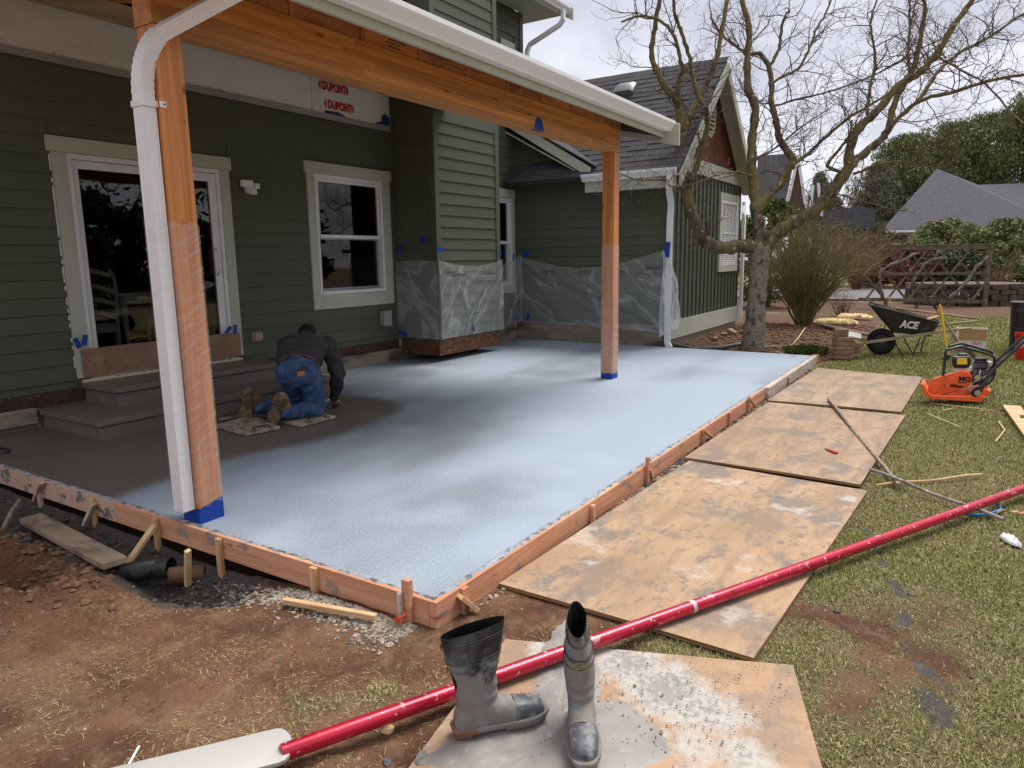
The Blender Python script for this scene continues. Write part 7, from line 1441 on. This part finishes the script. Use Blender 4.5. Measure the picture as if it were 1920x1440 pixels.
# ---------------------------------------------------------------- grass, gravel, clods and litter
mat('grass_blade',(.21,.25,.07),.65,[dict(t='attr',name='tone',lo=.0,hi=.45,col=(.34,.34,.12)),dict(t='attr',name='tone',lo=.45,hi=.8,col=(.48,.37,.21)),dict(t='attr',name='tone',lo=.8,hi=1.,col=(.54,.43,.27))],spec=.2)
quads=[np.array([g[0,0],g[-1,0],g[-1,-1],g[0,-1]])[:,:2] for g in (GA,GB,GC,GD)]
def clear(x,y,m=.0):
    ok=np.ones(len(x),bool)
    for q in quads: ok&=sdist(x,y,[tuple(p) for p in q])<m
    ok&=~((x>2.13)&(x<10.8)&(y>1.75)); return ok
def blades(n,x0,x1,y0,y1,seed,wmul=1,hmul=1,straw=.25,power=1.0,two=True):
    rg=np.random.default_rng(seed); x=x0+(x1-x0)*rg.random(n)**power; y=y0+(y1-y0)*rg.random(n); g,bed=grass_amt(x,y)
    keep=(rg.random(n)<sst(.28,.95,g+.15*(rg.random(n)-.5)))&clear(x,y,-.005)&(mud_amt(x,y)<.35+.5*rg.random(n)); x,y,g=x[keep],y[keep],g[keep]; k=len(x); z=gh(x,y)-.003
    a=rg.uniform(0,2*math.pi,k); L=(.012+.018*rg.random(k)*(.4+g))*hmul; w_=(.0014+.0012*rg.random(k))*wmul; lean=rg.uniform(.25,1.3,k); dead=rg.random(k)<straw+.5*(1-np.clip(g,0,1)); lean=np.where(dead,lean*1.6,lean)
    dx,dy=np.cos(a),np.sin(a); px,py=-dy,dx; b=np.stack([x,y,z],-1); sv=np.stack([px*w_,py*w_,0*w_],-1); h1=np.stack([dx*np.sin(lean*.5)*L*.5,dy*np.sin(lean*.5)*L*.5,np.cos(lean*.5)*L*.5],-1); h2=h1+np.stack([dx*np.sin(lean)*L*.5,dy*np.sin(lean)*L*.5,np.maximum(np.cos(lean),-.3)*L*.5],-1)
    V=np.stack([b-sv,b+sv,b+h1+sv*.8,b+h1-sv*.8,b+h2],1); tone=np.where(dead,rg.uniform(.55,1.,k),rg.uniform(0,.5,k)); return V,tone
def bladeobj(name,V,tone,label):
    k=len(V); me=bpy.data.meshes.new(name); me.vertices.add(k*5); me.vertices.foreach_set('co',V.reshape(-1,3).ravel()); i=np.arange(k)[:,None]*5
    lp=np.concatenate([i+[0,1,2,3],i+[3,2,4]],1).ravel().astype(np.int32); me.loops.add(len(lp)); me.loops.foreach_set('vertex_index',lp); me.polygons.add(2*k); st=np.stack([np.arange(k)*7,np.arange(k)*7+4],1).ravel().astype(np.int32); me.polygons.foreach_set('loop_start',st); me.polygons.foreach_set('loop_total',np.tile([4,3],k).astype(np.int32)); me.update(calc_edges=True)
    attr(me,'tone',np.repeat(tone,5)); return kind(link(name,me,'grass_blade'),'stuff',label)
parts=[blades(230000,1.0,4.2,-1.1,1.9,1,.85,.95,.2),blades(150000,3.6,8.0,-1.9,1.75,2,1.25,1.0,.12),blades(110000,7.5,14.5,-2.6,1.9,3,2.3,1.2,.08),blades(60000,13.5,22,-3.2,4.2,4,4.0,1.5,.06),blades(30000,.9,2.3,1.2,3.2,5,1.0,.9,.3)]
bladeobj('lawn_grass',np.concatenate([p[0] for p in parts]),np.concatenate([p[1] for p in parts]),'patchy green and straw coloured lawn grass')
# straw litter lying on the bare dirt
rg=np.random.default_rng(9); n=24000; x=rg.uniform(.7,2.6,n); y=rg.uniform(.4,4.6,n); ok=clear(x,y,.0)&((x<2.1)|(y<1.7))&(fbm(x,y,2.6,3,88)+.25*rg.random(n)>.55)&(mud_amt(x,y)<.4); x,y=x[ok],y[ok]; k=len(x); z=gh(x,y)+.001; a=rg.uniform(0,6.28,k); L=rg.uniform(.008,.03,k); w_=rg.uniform(.0005,.0011,k); d=np.stack([np.cos(a)*L,np.sin(a)*L,rg.uniform(0,.25,k)*L],-1); s=np.stack([-np.sin(a)*w_,np.cos(a)*w_,0*w_],-1); b=np.stack([x,y,z],-1); V=np.stack([b-s,b+s,b+d*.5+s+[0,0,.001],b+d*.5-s+[0,0,.001],b+d],1); bladeobj('straw_litter',V,rg.uniform(.45,.9,k),'dry straw and grass litter on the bare dirt')
mat('gravel',(.30,.26,.22),.9,[dict(s=9,det=2,lo=.4,hi=.6,col=(.42,.36,.29)),dict(s=26,det=2,lo=.5,hi=.65,col=(.17,.145,.125))],bump=dict(s=60,st=.3,d=.004)); mat('dirt_clod',(.23,.125,.075),.98,[dict(s=12,det=4,lo=.4,hi=.6,col=(.15,.078,.046)),dict(s=40,lo=.55,hi=.7,col=(.33,.21,.13))],bump=dict(s=60,det=5,st=.8,d=.008)); mat('mud_clod',(.08,.074,.07),.8,[dict(s=12,det=4,lo=.45,hi=.65,col=(.11,.105,.10)),dict(s=7,det=4,lo=.55,hi=.68,col=(.15,.08,.05))],bump=dict(s=50,det=5,st=.8,d=.01)); mat('pale_stone',(.50,.46,.42),.85,[dict(s=20,lo=.4,hi=.6,col=(.38,.33,.29))])
def scatter(name,label,m,n,fx,fy,s0,s1,seed,ok=None,flat=.7,seg=(6,4),pw_=2.0):
    r=np.random.default_rng(seed); mb=MB(); X_,Y_=fx(r,n),fy(r,n)
    for x,y in zip(X_,Y_):
        if ok is not None and not ok(x,y): continue
        s=s0+(s1-s0)*r.random()**pw_; z=float(gh(x,y)); mb.blob((x,y,z+s*.25),(s,s*r.uniform(.65,1.1),s*flat*r.uniform(.6,1)),seg[0],seg[1],R=rotm('Z',r.uniform(0,180)),jit=.3)
    return kind(mb.build(name,m,None,smooth=25),'stuff',label)
notply=lambda x,y: bool(clear(np.array([x]),np.array([y]),.0)[0])
scatter('gravel','tan and grey gravel spilled along the formwork','gravel',2300,lambda r,n:2.14-.02-np.abs(r.normal(0,.085,n)),lambda r,n:np.clip(1.85+np.abs(r.normal(.25,.55,n)),1.8,3.5),.004,.012,1)
scatter('gravel','grey gravel in the gap between formwork and plywood','gravel',900,lambda r,n:2.4+8*r.random(n),lambda r,n:1.765-.035*r.random(n)-.005,.005,.016,2)
scatter('dirt_clods','crumbled reddish dirt clods around the dug hole','dirt_clod',1100,lambda r,n:r.normal(1.5,.2,n),lambda r,n:r.normal(4.1,.35,n),.004,.030,3,pw_=3.5)
scatter('mud_clods','dark wet concrete and mud lumps beside the form','mud_clod',700,lambda r,n:2.13-np.abs(r.normal(0,.14,n)),lambda r,n:r.uniform(2.9,5.7,n),.005,.028,4,pw_=3)
scatter('mud_clods','dark lumps of spilled concrete beside the right form','mud_clod',130,lambda r,n:3.1+7*r.random(n),lambda r,n:1.755-.03*r.random(n),.012,.035,5)
scatter('small_stones','pale pebbles strewn over dirt and lawn','pale_stone',220,lambda r,n:.9+4.5*r.random(n)**1.3,lambda r,n:r.uniform(-.8,3.4,n),.0015,.005,6,notply)
scatter('dirt_crumbs','fine soil crumbs on the trampled dirt','dirt_clod',2600,lambda r,n:r.uniform(.8,2.12,n),lambda r,n:r.uniform(1.0,3.8,n),.0012,.006,7,notply,pw_=3)
scatter('mulch_chips','reddish bark mulch under the bare tree','dirt_clod',1800,lambda r,n:r.uniform(10.95,17,n),lambda r,n:r.uniform(1.6,4.0,n),.012,.05,8,seg=(5,3),flat=.5)
scatter('mud_lumps','grey cement lumps trodden into dirt and lawn','mud_clod',70,lambda r,n:r.uniform(1.0,4.5,n),lambda r,n:r.uniform(-.6,3.0,n),.005,.018,9,notply,flat=.4)
